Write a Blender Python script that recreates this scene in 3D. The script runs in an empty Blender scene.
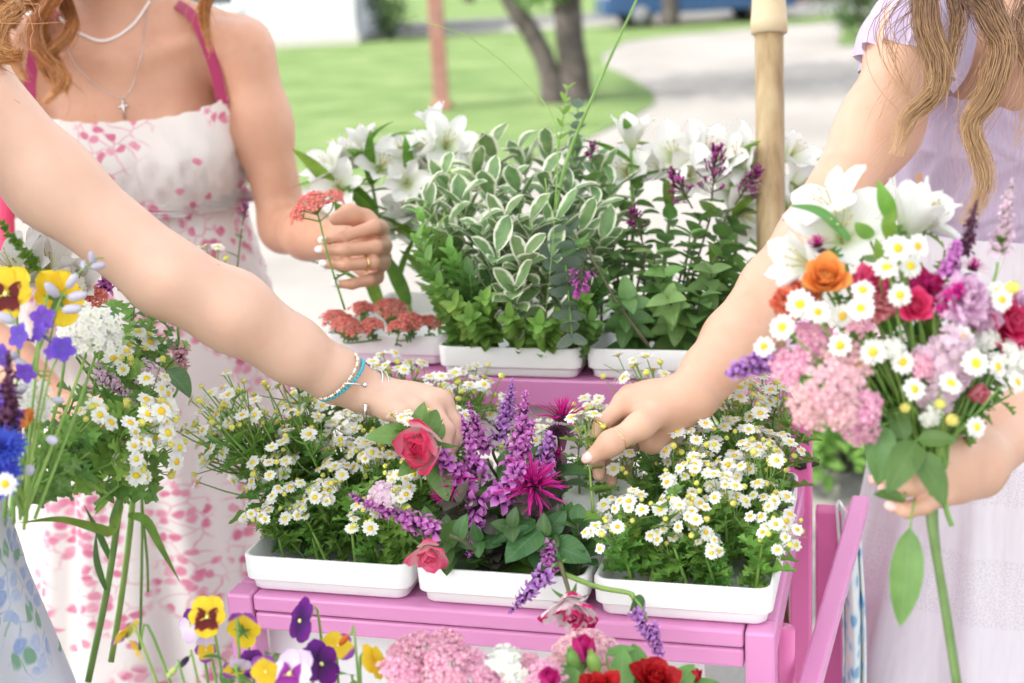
import bpy, math, random
import numpy as np
from math import sin, cos, pi, radians, sqrt
random.seed(7); rng = np.random.default_rng(7)
S = bpy.context.scene
COL = S.collection
V = lambda *a: np.array(a, float)
def unit(v):
    v = np.asarray(v, float); return v/(np.linalg.norm(v)+1e-12)

# ------------------------------------------------------------------ camera, sky, sun, exposure
FPX = 1422.0
CAM = V(0, 0, 1.5)
TH, ROLL = radians(14.7), radians(-3.0)
_r = V(1, 0, 0); _u = V(0, sin(TH), cos(TH)); CF = V(0, cos(TH), -sin(TH))
CR = cos(ROLL)*_r + sin(ROLL)*_u
CU = -sin(ROLL)*_r + cos(ROLL)*_u
def P(px, py, d):                       # photo pixel at a depth in metres -> point in the place
    return CAM + CF*d + CR*((px-512)/FPX*d) - CU*((py-341.5)/FPX*d)
def G(px, py, z=0.0):                   # photo pixel -> point on the ground
    r = CF + CR*((px-512)/FPX) - CU*((py-341.5)/FPX)
    return CAM + r*((z-CAM[2])/r[2])
def D(right, up, toward):               # direction seen from the front of the stall
    return unit(CR*right + CU*up - CF*toward)
cam = bpy.data.cameras.new('camera'); camo = bpy.data.objects.new('camera', cam); COL.objects.link(camo)
from mathutils import Matrix, Vector
M = Matrix.Identity(4)
for i, c in enumerate((CR, CU, -CF)):
    for j in range(3): M[j][i] = c[j]
M.translation = Vector(CAM)
camo.matrix_world = M
cam.sensor_width = 36; cam.lens = FPX*36/1024
cam.clip_end = 2000; cam.clip_start = .05
cam.dof.use_dof = True; cam.dof.focus_distance = 1.5; cam.dof.aperture_fstop = 4.0; cam.dof.aperture_blades = 9
S.camera = camo

SUNDIR = unit(V(-.62, -.30, .80))       # towards the sun
W = bpy.data.worlds.new('World'); S.world = W; W.use_nodes = True
nt = W.node_tree; bg = nt.nodes['Background']
sky = nt.nodes.new('ShaderNodeTexSky'); sky.sky_type = 'NISHITA'; sky.sun_disc = False
sky.sun_elevation = math.asin(SUNDIR[2]); sky.sun_rotation = math.atan2(SUNDIR[0], SUNDIR[1])
sky.air_density = 1.0; sky.dust_density = 3.0; sky.ozone_density = .6
hs = nt.nodes.new('ShaderNodeHueSaturation'); hs.inputs['Saturation'].default_value = .22   # bright thin cloud
nt.links.new(sky.outputs[0], hs.inputs['Color']); nt.links.new(hs.outputs[0], bg.inputs[0])
bg.inputs[1].default_value = .15
sl = bpy.data.lights.new('sun', 'SUN'); sl.energy = 2.0; sl.angle = radians(.6); sl.color = (1, .93, .82)
so = bpy.data.objects.new('sun', sl); COL.objects.link(so)
so.rotation_euler = Vector(SUNDIR).to_track_quat('Z', 'Y').to_euler(); so.location = (-6, -3, 9)
vs = S.view_settings; vs.view_transform = 'Standard'; vs.look = 'None'; vs.gamma = 1; vs.use_curve_mapping = False
vs.exposure = 1.95
S.render.engine = 'CYCLES'
S.cycles.max_bounces = 8; S.cycles.transparent_max_bounces = 8; S.cycles.caustics_reflective = False; S.cycles.caustics_refractive = False
S.cycles.use_denoising = True
try: S.cycles.denoiser = 'OPENIMAGEDENOISE'
except Exception: pass
S.cycles.sample_clamp_indirect = 6

# ------------------------------------------------------------------ materials
def H(s):
    f = lambda c: c/12.92 if c <= .04045 else ((c+.055)/1.055)**2.4
    return tuple(f(int(s[i:i+2], 16)/255) for i in (0, 2, 4)) + (1,)
def col4(c): return H(c) if isinstance(c, str) else tuple(c)[:3]+(1,)
class N:                                # small node-graph helper
    def __init__(s, name):
        s.m = bpy.data.materials.new(name); s.m.use_nodes = True; s.t = s.m.node_tree
        s.b = s.t.nodes['Principled BSDF']; s.out = s.t.nodes['Material Output']
    def n(s, kind, **kw):
        x = s.t.nodes.new('ShaderNode'+kind)
        for k, v in kw.items():
            if k in x.inputs: x.inputs[k].default_value = v
            else: setattr(x, k, v)
        return x
    def l(s, a, b): s.t.links.new(a, b)
    def math(s, op, a, b=None):
        x = s.n('Math', operation=op)
        for i, q in enumerate((a, b)):
            if q is None: continue
            if isinstance(q, (int, float)): x.inputs[i].default_value = q
            else: s.l(q, x.inputs[i])
        return x.outputs[0]
    def ramp(s, fac, stops, interp='LINEAR'):
        x = s.n('ValToRGB'); x.color_ramp.interpolation = interp; e = x.color_ramp.elements
        while len(e) < len(stops): e.new(1)
        for i, (p, c) in enumerate(stops): e[i].position = p; e[i].color = col4(c)
        s.l(fac, x.inputs[0]); return x.outputs[0]
    def mix(s, fac, a, b, mode='MIX'):
        x = s.n('Mix', data_type='RGBA', blend_type=mode)
        for q, i in ((fac, 0), (a, 6), (b, 7)):
            if isinstance(q, (int, float)): x.inputs[i].default_value = q
            elif isinstance(q, (tuple, str)): x.inputs[i].default_value = col4(q)
            else: s.l(q, x.inputs[i])
        return x.outputs[2]
    def noise(s, scale, vec=None, detail=3, rough=.5):
        x = s.n('TexNoise', Scale=scale, Detail=detail, Roughness=rough)
        if vec is not None: s.l(vec, x.inputs['Vector'])
        return x
    def coord(s, k='Object'): return s.n('TexCoord').outputs[k]
    def bump(s, h, strength, dist=.002):
        x = s.n('Bump', Strength=strength, Distance=dist); s.l(h, x.inputs['Height']); s.l(x.outputs[0], s.b.inputs['Normal'])
    def color(s, c):
        if isinstance(c, (tuple, str)): s.b.inputs['Base Color'].default_value = col4(c)
        else: s.l(c, s.b.inputs['Base Color'])
    def vary(s, c, amt=.25, hue=.02):   # per-plant variation
        r = s.n('ObjectInfo').outputs['Random']
        h = s.n('HueSaturation')
        s.l(s.math('ADD', s.math('MULTIPLY', r, hue*2), .5-hue), h.inputs['Hue'])
        s.l(s.math('ADD', s.math('MULTIPLY', s.math('FRACT', s.math('MULTIPLY', r, 7.31)), amt*2), 1-amt), h.inputs['Value'])
        if isinstance(c, (tuple, str)): h.inputs['Color'].default_value = col4(c)
        else: s.l(c, h.inputs['Color'])
        return h.outputs[0]
    def thin(s, c, fac=.35):            # light passing through petals and leaves
        tr = s.n('BsdfTranslucent')
        if isinstance(c, (tuple, str)): tr.inputs[0].default_value = col4(c)
        else: s.l(c, tr.inputs[0])
        mx = s.n('MixShader', Fac=fac); s.l(s.b.outputs[0], mx.inputs[1]); s.l(tr.outputs[0], mx.inputs[2]); s.l(mx.outputs[0], s.out.inputs[0])
    def set(s, rough=.5, spec=.5, sss=0, sheen=0):
        s.b.inputs['Roughness'].default_value = rough; s.b.inputs['Specular IOR Level'].default_value = spec
        if sss:
            s.b.inputs['Subsurface Weight'].default_value = sss; s.b.inputs['Subsurface Radius'].default_value = (1, .35, .2); s.b.inputs['Subsurface Scale'].default_value = .006
        if sheen: s.b.inputs['Sheen Weight'].default_value = sheen
        return s
def simple(name, c, rough=.5, spec=.4, thin=0, vary=0, nz=None, bump=None, sheen=0):
    g = N(name).set(rough, spec, sheen=sheen); c = col4(c)
    if nz: c = g.ramp(g.noise(nz[0], g.coord(), 4).outputs[0], [(.3, c), (.7, nz[1])])
    if vary: c = g.vary(c, vary)
    g.color(c)
    if thin: g.thin(c, thin)
    if bump: g.bump(g.noise(bump[0], g.coord(), 4).outputs[0], bump[1])
    return g.m
def petalmat(name, stops, rough=.55, thin=.35, veins=.12, vary=.06, nscale=60, wob=.12, hue=.01):
    """colour runs along the petal (uv.x) with a wavering edge and fine veins"""
    g = N(name).set(rough, .3)
    uv = g.n('UVMap', uv_map='uv').outputs[0]; sp = g.n('SeparateXYZ'); g.l(uv, sp.inputs[0])
    nz = g.noise(nscale, g.coord(), 3).outputs[0]
    u = g.math('ADD', sp.outputs[0], g.math('MULTIPLY', g.math('SUBTRACT', nz, .5), wob*2))
    c = g.ramp(u, stops)
    if veins:
        w = g.math('SINE', g.math('MULTIPLY', sp.outputs[1], 42.0))
        f = g.math('MULTIPLY', g.math('ADD', w, 1.0), veins*.5)
        c = g.mix(f, c, g.mix(.35, c, (0, 0, 0), 'MIX'))
    if vary: c = g.vary(c, vary, hue)
    g.color(c); g.thin(c, thin)
    return g.m
def leafmat(name, c, c2, vein=None, margin=None, rough=.42, thin=.28, vary=.22, nscale=35, hue=.018):
    g = N(name).set(rough, .45)
    uv = g.n('UVMap', uv_map='uv').outputs[0]; sp = g.n('SeparateXYZ'); g.l(uv, sp.inputs[0])
    nz = g.noise(nscale, g.coord(), 3).outputs[0]
    c = g.ramp(nz, [(.32, c), (.68, c2)])
    av = g.math('ABSOLUTE', g.math('SUBTRACT', sp.outputs[1], .5))      # 0 midrib .. .5 edge
    side = g.math('SINE', g.math('MULTIPLY', g.math('SUBTRACT', sp.outputs[0], g.math('MULTIPLY', av, .5)), 50.0))
    if vein:
        mid = g.math('LESS_THAN', av, .03)
        f = g.math('MAXIMUM', g.math('MULTIPLY', mid, .6), g.math('MULTIPLY', g.math('GREATER_THAN', side, .93), .3))
        c = g.mix(f, c, vein)
    c = g.vary(c, vary, hue)
    if margin:
        edge = g.math('ADD', av, g.math('MULTIPLY', g.math('SUBTRACT', nz, .5), .34))
        tip = g.math('MULTIPLY', g.math('MAXIMUM', g.math('SUBTRACT', sp.outputs[0], .82), 0.0), 1.2)
        mk = g.ramp(g.math('ADD', edge, tip), [(.33, (0, 0, 0)), (.40, (1, 1, 1))])
        c = g.mix(mk, c, margin)
    g.color(c); g.thin(c, thin); g.bump(side, .12, .0006)
    return g.m

# ------------------------------------------------------------------ mesh builder
def frame(z, up=None, roll=0.0):        # 3x3 whose columns are x, y, z with z along the direction
    z = unit(z); up = V(0, 0, 1) if up is None else np.asarray(up, float)
    if abs(np.dot(unit(up), z)) > .97: up = V(0, 1, 0) if abs(z[1]) < .9 else V(1, 0, 0)
    x = unit(np.cross(up, z)); y = np.cross(z, x)
    c, s = cos(roll), sin(roll)
    return np.stack([x*c+y*s, -x*s+y*c, z], 1)
def X4(R=None, t=(0, 0, 0), s=1.0):
    m = np.eye(4); m[:3, :3] = (np.eye(3) if R is None else R)*s; m[:3, 3] = t; return m
def rotx(a): return np.array([[1, 0, 0], [0, cos(a), -sin(a)], [0, sin(a), cos(a)]])
def roty(a): return np.array([[cos(a), 0, sin(a)], [0, 1, 0], [-sin(a), 0, cos(a)]])
def rotz(a): return np.array([[cos(a), -sin(a), 0], [sin(a), cos(a), 0], [0, 0, 1]])
class MB:
    def __init__(s): s.v = []; s.uv = []; s.f = []; s.m = []; s.n = 0; s.cache = {}
    def add(s, v, f, m=0, uv=None):
        v = np.asarray(v, float).reshape(-1, 3); s.v.append(v)
        s.uv.append(np.zeros((len(v), 2)) if uv is None else np.asarray(uv, float))
        k = s.n
        for q in f: s.f.append(tuple(i+k for i in q))
        s.m += [m]*len(f) if isinstance(m, int) else list(m)
        s.n += len(v); return s
    def put(s, o, M=None, m=None):      # add a copy of another builder
        for v, uv in zip([np.concatenate(o.v)], [np.concatenate(o.uv)]):
            w = v if M is None else v@M[:3, :3].T + M[:3, 3]
            s.add(w, o.f, o.m if m is None else m, uv)
        return s
    def tube(s, pts, rad, n=6, m=0, cap=True):
        pts = np.asarray(pts, float); K = len(pts)
        rad = np.full(K, rad) if np.isscalar(rad) else np.interp(np.linspace(0, 1, K), np.linspace(0, 1, len(rad)), rad)
        T = np.gradient(pts, axis=0); T /= np.linalg.norm(T, axis=1)[:, None]+1e-12
        x = frame(T[0])[:, 0]; vs = []; uv = []
        a = np.arange(n)*2*pi/n
        for i in range(K):
            x = unit(x-T[i]*np.dot(x, T[i])); y = np.cross(T[i], x)
            vs.append(pts[i]+rad[i]*(np.cos(a)[:, None]*x+np.sin(a)[:, None]*y)); uv += [(i/(K-1), j/n) for j in range(n)]
        f = [(i*n+j, i*n+(j+1) % n, (i+1)*n+(j+1) % n, (i+1)*n+j) for i in range(K-1) for j in range(n)]
        if cap: f += [tuple(range(n-1, -1, -1)), tuple(range((K-1)*n, K*n))]
        return s.add(np.concatenate(vs), f, m, uv)
    def grid(s, pt, nu, nv, m=0, uvs=None):  # pt(u, v) arrays -> points
        u, v = np.meshgrid(np.linspace(0, 1, nu), np.linspace(0, 1, nv), indexing='ij')
        p = pt(u.ravel(), v.ravel())
        f = [(i*nv+j, (i+1)*nv+j, (i+1)*nv+j+1, i*nv+j+1) for i in range(nu-1) for j in range(nv-1)]
        return s.add(p, f, m, np.stack([u.ravel(), v.ravel()], 1) if uvs is None else uvs(u.ravel(), v.ravel()))
    def box(s, lo, hi, m=0, M=None):
        lo, hi = np.asarray(lo, float), np.asarray(hi, float)
        v = np.array([[(lo, hi)[i][0], (lo, hi)[j][1], (lo, hi)[k][2]] for i in (0, 1) for j in (0, 1) for k in (0, 1)])
        if M is not None: v = v@M[:3, :3].T+M[:3, 3]
        return s.add(v, [(0, 1, 3, 2), (4, 6, 7, 5), (0, 4, 5, 1), (2, 3, 7, 6), (0, 2, 6, 4), (1, 5, 7, 3)], m)
    def ball(s, c, r, m=0, nu=7, nv=10, M=None):
        r = np.full(3, r) if np.isscalar(r) else np.asarray(r, float)
        th = np.linspace(0, pi, nu)[1:-1]; ph = np.arange(nv)*2*pi/nv
        v = [[0, 0, 1]]+[[sin(t)*cos(p), sin(t)*sin(p), cos(t)] for t in th for p in ph]+[[0, 0, -1]]
        v = np.array(v)*r
        if M is not None: v = v@M.T
        K = len(th); f = [(0, 1+j, 1+(j+1) % nv) for j in range(nv)]
        f += [(1+i*nv+j, 1+(i+1)*nv+j, 1+(i+1)*nv+(j+1) % nv, 1+i*nv+(j+1) % nv) for i in range(K-1) for j in range(nv)]
        e = 1+K*nv; f += [(e, 1+(K-1)*nv+(j+1) % nv, 1+(K-1)*nv+j) for j in range(nv)]
        return s.add(v+np.asarray(c, float), f, m)
    def petal(s, L, Wd, M=None, m=0, a=.8, b=.7, bend=0.0, cup=0.0, ruffle=0.0, rn=3, fold=0.0, nu=7, nv=5, tipw=0.0, base=.12, notch=0.0, twist=0.0):
        """blade along +x, width in y, face up z; profile sin(pi s^a)^b; bend curls it up(+)/down(-)"""
        ph = random.random()*6
        def pt(u, v):
            t = v*2-1
            w = (np.clip(np.sin(pi*np.clip(u, 0.0, 1)**a), 0, 1)**b*(1-base)+base*(1-u)+tipw*u)*Wd*.5
            th = bend*u
            sx = np.where(abs(bend) < 1e-3, u, np.sin(th)/(bend if abs(bend) > 1e-3 else 1))*L
            sz = np.where(abs(bend) < 1e-3, 0*u, (1-np.cos(th))/(bend if abs(bend) > 1e-3 else 1))*L
            off = cup*w*t*t + fold*w*np.abs(t) + ruffle*L*np.sin(rn*pi*t+ph)*u*u
            x = sx - off*np.sin(th) - notch*L*u*(1-np.abs(t))*np.clip(u-.7, 0, 1)*3
            z = sz + off*np.cos(th); y = w*t
            if twist: c_, s_ = np.cos(twist*u), np.sin(twist*u); y, z = y*c_-(z-sz)*s_, sz+y*s_+(z-sz)*c_
            p = np.stack([x, y, z], 1)
            return p if M is None else p@M[:3, :3].T+M[:3, 3]
        return s.grid(pt, nu, nv, m)
    def mesh(s, name, mats, smooth=True):
        key = (name, tuple(x.name for x in mats))
        if key in s.cache: return s.cache[key]
        me = bpy.data.meshes.new(name)
        v = np.concatenate(s.v); me.from_pydata(v.tolist(), [], s.f)
        for x in mats: me.materials.append(x)
        if len(mats) > 1: me.polygons.foreach_set('material_index', np.array(s.m, np.int32))
        if smooth: me.polygons.foreach_set('use_smooth', np.ones(len(s.f), bool))
        uv = np.concatenate(s.uv); lay = me.uv_layers.new(name='uv')
        idx = np.empty(len(me.loops), np.int32); me.loops.foreach_get('vertex_index', idx)
        lay.data.foreach_set('uv', uv[idx].astype(np.float32).ravel())
        me.update(); s.cache[key] = me; return me
    def bounds(s): v = np.concatenate(s.v); return v.min(0), v.max(0)
def mat4(M): return Matrix([list(map(float, r)) for r in M])
def obj(name, me, parent=None, M=None):
    o = bpy.data.objects.new(name, me); COL.objects.link(o)
    if parent is not None: o.parent = parent
    if M is not None: o.matrix_basis = mat4(M)
    return o
def tag(o, label=None, cat=None, group=None, kind=None):
    if label: o['label'] = label
    if cat: o['category'] = cat
    if group: o['group'] = group
    if kind: o['kind'] = kind
    return o
def thing(name, label, cat, loc=(0, 0, 0), group=None, M=None):
    o = bpy.data.objects.new(name, None); COL.objects.link(o); o.empty_display_size = .02
    if M is not None: o.matrix_basis = mat4(M)
    else: o.location = tuple(map(float, loc))
    return tag(o, label, cat, group)
def part(name, mb, mats, parent, smooth=True, bevel=0, M=None):
    mats = mats if isinstance(mats, (list, tuple)) else [mats]
    o = obj(name, mb.mesh(name, mats, smooth), parent, M)
    if bevel:
        b = o.modifiers.new('bevel', 'BEVEL'); b.width = bevel; b.segments = 2; b.limit_method = 'ANGLE'; b.harden_normals = False
    return o
def curve(pts, n=12):                   # Catmull-Rom through the points
    p = np.asarray(pts, float)
    if len(p) == 2: return p[0]+(p[1]-p[0])*np.linspace(0, 1, n)[:, None]
    q = np.vstack([2*p[0]-p[1], p, 2*p[-1]-p[-2]]); out = []
    k = len(p)-1
    for t in np.linspace(0, k-1e-6, n):
        i = int(t); f = t-i; a, b, c, d = q[i:i+4]
        out.append(.5*(2*b+(c-a)*f+(2*a-5*b+4*c-d)*f*f+(3*b-3*c+d-a)*f**3))
    return np.array(out)
# ------------------------------------------------------------------ setting: ground, lawn, drive, street
def struct(name, mb, mats, smooth=False):
    o = part(name, mb, mats, None, smooth); o['kind'] = 'structure'; return o
def concrete(name, c, c2, sc=.6):
    g = N(name).set(.9, .2); co = g.coord()
    a = g.ramp(g.noise(sc, co, 6, .6).outputs[0], [(.3, c), (.7, c2)])
    b = g.ramp(g.noise(90, co, 3).outputs[0], [(.35, (.75, .75, .75)), (.65, (1, 1, 1))])
    g.color(g.mix(1.0, a, b, 'MULTIPLY')); g.bump(g.noise(120, co, 3).outputs[0], .3, .004); return g.m
m_drive = concrete('gravel_drive', (.19, .182, .172), (.275, .262, .248))
m_street = concrete('street_asphalt', (.10, .10, .105), (.14, .14, .14))
m_kerb = concrete('kerb_stone', (.4, .39, .37), (.5, .48, .46))
def grassmat():
    g = N('lawn_grass').set(.85, .15); co = g.coord()
    a = g.ramp(g.noise(.9, co, 6, .65).outputs[0], [(.3, (.075, .13, .04)), (.5, (.14, .21, .085)), (.72, (.22, .27, .14))])  # grass tone, its broad patches strengthened to imitate dappled shade
    b = g.ramp(g.noise(45, co, 4, .7).outputs[0], [(.3, (.55, .6, .5)), (.7, (1.1, 1.1, .9))])
    g.color(g.mix(1.0, a, b, 'MULTIPLY')); g.bump(g.noise(70, co, 4).outputs[0], .8, .03); return g.m
m_grass = grassmat()
def sheet(name, pts, z, m, n=1):
    b = MB(); b.add([(p[0], p[1], z) for p in pts], [tuple(range(len(pts)))]); return struct(name, b, m)
sheet('ground', [(-300, -300), (300, -300), (300, 500), (-300, 500)], 0, m_drive)
lawn = [G(*p) for p in [(-900, 175), (270, 190), (420, 186), (520, 165), (590, 138), (632, 118), (655, 104), (652, 92), (630, 78), (604, 66), (602, 56), (625, 42), (668, 36)]]
lawn += [V(9.4, 33, 0), V(30, 33, 0), V(30, 35.5, 0), V(-60, 35.5, 0)]
sheet('lawn', lawn, .012, m_grass)
sheet('street', [(-120, 36.0), (120, 36.0), (120, 45.0), (-120, 45.0)], .008, m_street)
b = MB(); b.box((-120, 35.55, 0), (120, 35.8, .12)); struct('kerb', b, m_kerb)
sheet('far_lawn', [(-200, 46), (200, 46), (200, 300), (-200, 300)], .012, m_grass)
bt = MB(); bt.add([(p[0], p[1], .02) for p in [G(838, 46), G(905, 46), G(930, 16), G(846, 16)]], [(0, 1, 2, 3)]); struct('verge', bt, m_grass)

# ------------------------------------------------------------------ trees, shrubs, post, house, cars
m_bark = simple('bark', (.050, .042, .038), .95, .1, nz=(6, (.10, .088, .08, 1)), bump=(14, .9))
m_leafA = leafmat('tree_leaf', (.055, .13, .02), (.10, .20, .035), thin=.45)
m_leafB = leafmat('shrub_leaf', (.03, .085, .02), (.06, .14, .03), thin=.35)
def leafcloud(n, c, r, size, seed, hollow=.35, flat=1):
    q = np.random.default_rng(seed); b = MB()
    t = MB().petal(size, size*.55, nu=4, nv=3, fold=.3, bend=-.4)
    tv = np.concatenate(t.v); 
    cl = q.normal(size=(max(6, n//60), 3)); cl /= np.linalg.norm(cl, axis=1)[:, None]; cl *= q.uniform(hollow, 1, (len(cl), 1))
    for i in range(n):
        k = cl[q.integers(len(cl))]+q.normal(size=3)*.17
        p = np.asarray(c)+k*np.asarray(r)
        R = frame(unit(q.normal(size=3)+V(0, 0, .9)), roll=q.uniform(0, 6.3))
        b.add(tv@(R*q.uniform(.6, 1.25)).T+p, t.f, 0, np.concatenate(t.uv))
    return b
def tree(name, label, base, trunks, limbs, crowns, leaf, group=None):
    t = thing(name, label, 'tree', base, group)
    for pts, r in trunks:
        k = MB(); c = curve(pts, 14)
        c[:, :2] += rng.normal(size=(14, 2))*.012
        k.tube(c, r, 12); part('trunk', k, m_bark, t)
    k = MB()
    for pts, r in limbs: k.tube(curve(pts, 8), r, 7)
    if limbs: part('limbs', k, m_bark, t)
    k = MB()
    for i, (n, c, r, s) in enumerate(crowns): k.put(leafcloud(n, c, r, s, 11+i))
    part('crown', k, leaf, t)
    return t
tb = G(566, 103)
k_ = 15.4/FPX
tree('forked_tree', 'tree with a dark forked trunk standing on the lawn', tb,
     [([(-.10, 0, -.1), (-.17, 0, .35), (-.33, 0, .75), (-.62, .05, 1.35), (-.95, .1, 2.6)], [.19, .12, .11, .10, .08]),
      ([(.13, 0, -.1), (.10, 0, .4), (.07, .03, 1.0), (.16, .1, 1.9), (.35, .2, 3.2)], [.22, .165, .155, .15, .11])],
     [([(-.7, .05, 1.6), (-1.6, .2, 2.5), (-2.4, .2, 3.0)], [.08, .03]), ([(.2, .1, 2.2), (1.2, -.2, 3.0), (2.0, -.2, 3.6)], [.09, .03]), ([(-.1, 0, 1.0), (-.05, -.25, 1.2), (.1, -.4, 1.25)], [.02, .01])],
     [(5200, (-.2, .3, 3.9), (2.9, 2.6, 1.7), .14), (260, (-.06, -.35, 1.28), (.36, .3, .26), .11)], m_leafA)
sh = V(0, 1.35, 1.05)+SUNDIR*5.2  # unseen tree, added towards the sun to keep the stall in shade
tree('unseen_shade_tree', 'broad leafy tree added out of view to shade the flower stall', (sh[0]-.5, sh[1]-1.2, 0),
     [([(0, 0, -.1), (.05, .1, 1.6), (.25, .5, 3.4)], [.24, .17, .13])],
     [([(.25, .5, 3.2), (.9, 1.0, 4.4), (1.6, 1.5, 5)], [.1, .03]), ([(.2, .4, 3.0), (-.3, 1.4, 4.3), (-.8, 2.0, 5)], [.1, .03]), ([(.2, .5, 3.3), (.6, 0, 4.6), (.8, -.4, 5.3)], [.1, .03])],
     [(6800, (.5, 1.2, sh[2]), (2.05, 1.75, .85), .17)], m_leafA)
def shrub(label, base, r, h, n, leaf=None, size=.09, name='shrub'):
    t = thing(name, label, 'shrub', base)
    k = MB()
    for i in range(7):
        a = i*.9; k.tube(curve([(0, 0, -.03), (.2*r*cos(a), .2*r*sin(a), h*.3), (.55*r*cos(a), .55*r*sin(a), h*.75)], 6), [.02, .008], 5)
    part('stem', k, m_bark, t)
    part('foliage', leafcloud(n, (0, 0, h*.52), (r, r, h*.52), size, int(abs(base[0])*100)+3), leaf or m_leafB, t)
    return t
shrub('round green shrub at the corner of the white house', G(388, 41), .62, 1.35, 1500)
shrub('dark green shrub beyond the drive, behind the purple dressed shoulder', G(866, 38), .85, 1.5, 2000)
# low green planting behind the cart
m_bed = leafmat('bed_leaf', (.10, .22, .045), (.17, .32, .075), thin=.4)
for i, (px, py, r, h) in enumerate([(838, 470, .34, .30), (915, 452, .38, .34), (775, 450, .24, .24)]):
    shrub(['bushy green bed plant behind the pink upright post of the cart', 'tall green bed plant behind the lavender skirt', 'small green bed plant seen under the rear shelf'][i], G(px, py)*V(1, 1, 0), r, h, 700, m_bed, .06, 'bed_plant')
m_pinkdot = simple('pink_bloom', (.75, .42, .55), .6, .3, thin=.3)
t = thing('flower_bush', 'low bush with pale pink blossom in the green bed', 'shrub', G(846, 447)*V(1, 1, 0)+V(0, .25, 0))
part('foliage', leafcloud(300, (0, 0, .2), (.25, .2, .2), .06, 5), m_bed, t)
k = MB()
for i in range(40): k.ball(V(*rng.normal(size=3))*V(.14, .1, .1)+V(0, -.08, .24), .016, nu=5, nv=6)
part('blossom', k, m_pinkdot, t)

m_post = simple('brown_wood', (.27, .15, .125), .75, .2, nz=(9, (.22, .10, .08, 1)), bump=(30, .4))
pb = G(442, 110)
t = thing('wooden_post', 'reddish brown wooden post standing on the lawn', 'post', pb)
k = MB(); k.box((-.085, -.085, 0), (.085, .085, 2.6)); part('shaft', k, m_post, t, False, .012)
k = MB(); k.box((-.12, -.12, -.02), (.12, .12, .10)); part('footing', k, m_post, t, False, .03)
k = MB(); k.box((-.11, -.11, 2.6), (.11, .11, 2.66)); part('cap', k, m_post, t, False, .01)

m_siding = simple('white_siding', (.50, .51, .55), .6, .3)
m_roof = simple('roof_shingle', (.13, .12, .12), .9, .1, nz=(12, (.2, .19, .18, 1)))
m_glass = simple('window_glass', (.06, .08, .10), .08, .6)
m_trim = simple('white_trim', (.8, .8, .8), .5, .3)
hb = G(357, 44); h = thing('house', 'white clapboard house at the edge of the lawn', 'house', hb)
k = MB()
for i in range(20): # lapped boards
    z = .25+i*.15
    k.add([(-9, 0, z), (0, 0, z), (0, .02, z+.152), (-9, .02, z+.152), (-9, .05, z), (0, .05, z)], [(0, 1, 2, 3), (0, 4, 5, 1)])
    k.add([(0, 0, z), (0, 9, z), (-.02, 9, z+.152), (-.02, 0, z+.152)], [(0, 1, 2, 3)])
k.box((-8.97, .03, .0), (-.03, 9, 3.25)); part('wall', k, m_siding, h, False)
k = MB(); k.box((-9.05, -.06, 0), (.06, -.002, .25)); part('plinth', k, m_kerb, h, False)
k = MB(); k.add([(-9.4, -.5, 3.1), (.4, -.5, 3.1), (.4, 4.5, 5.6), (-9.4, 4.5, 5.6), (.4, 9.5, 3.1), (-9.4, 9.5, 3.1), (-9.4, -.5, 3.25), (.4, -.5, 3.25)], [(6, 7, 2, 3), (0, 1, 7, 6), (3, 2, 4, 5)]); part('roof', k, m_roof, h, False)
for x in (-6.6, -3.2):
    k = MB()
    for lo, hi in (((x-.6, -.05, 1.0), (x-.5, .04, 2.4)), ((x+.5, -.05, 1.0), (x+.6, .04, 2.4)), ((x-.5, -.05, 2.3), (x+.5, .04, 2.4)), ((x-.65, -.09, .9), (x+.65, .04, 1.0)), ((x-.5, -.04, 1.62), (x+.5, .04, 1.68))): k.box(lo, hi)
    w = part('window', k, m_trim, h, False); k = MB(); k.box((x-.5, -.02, 1.0), (x+.5, .0, 2.3)); part('pane', k, m_glass, w, False)

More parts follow.
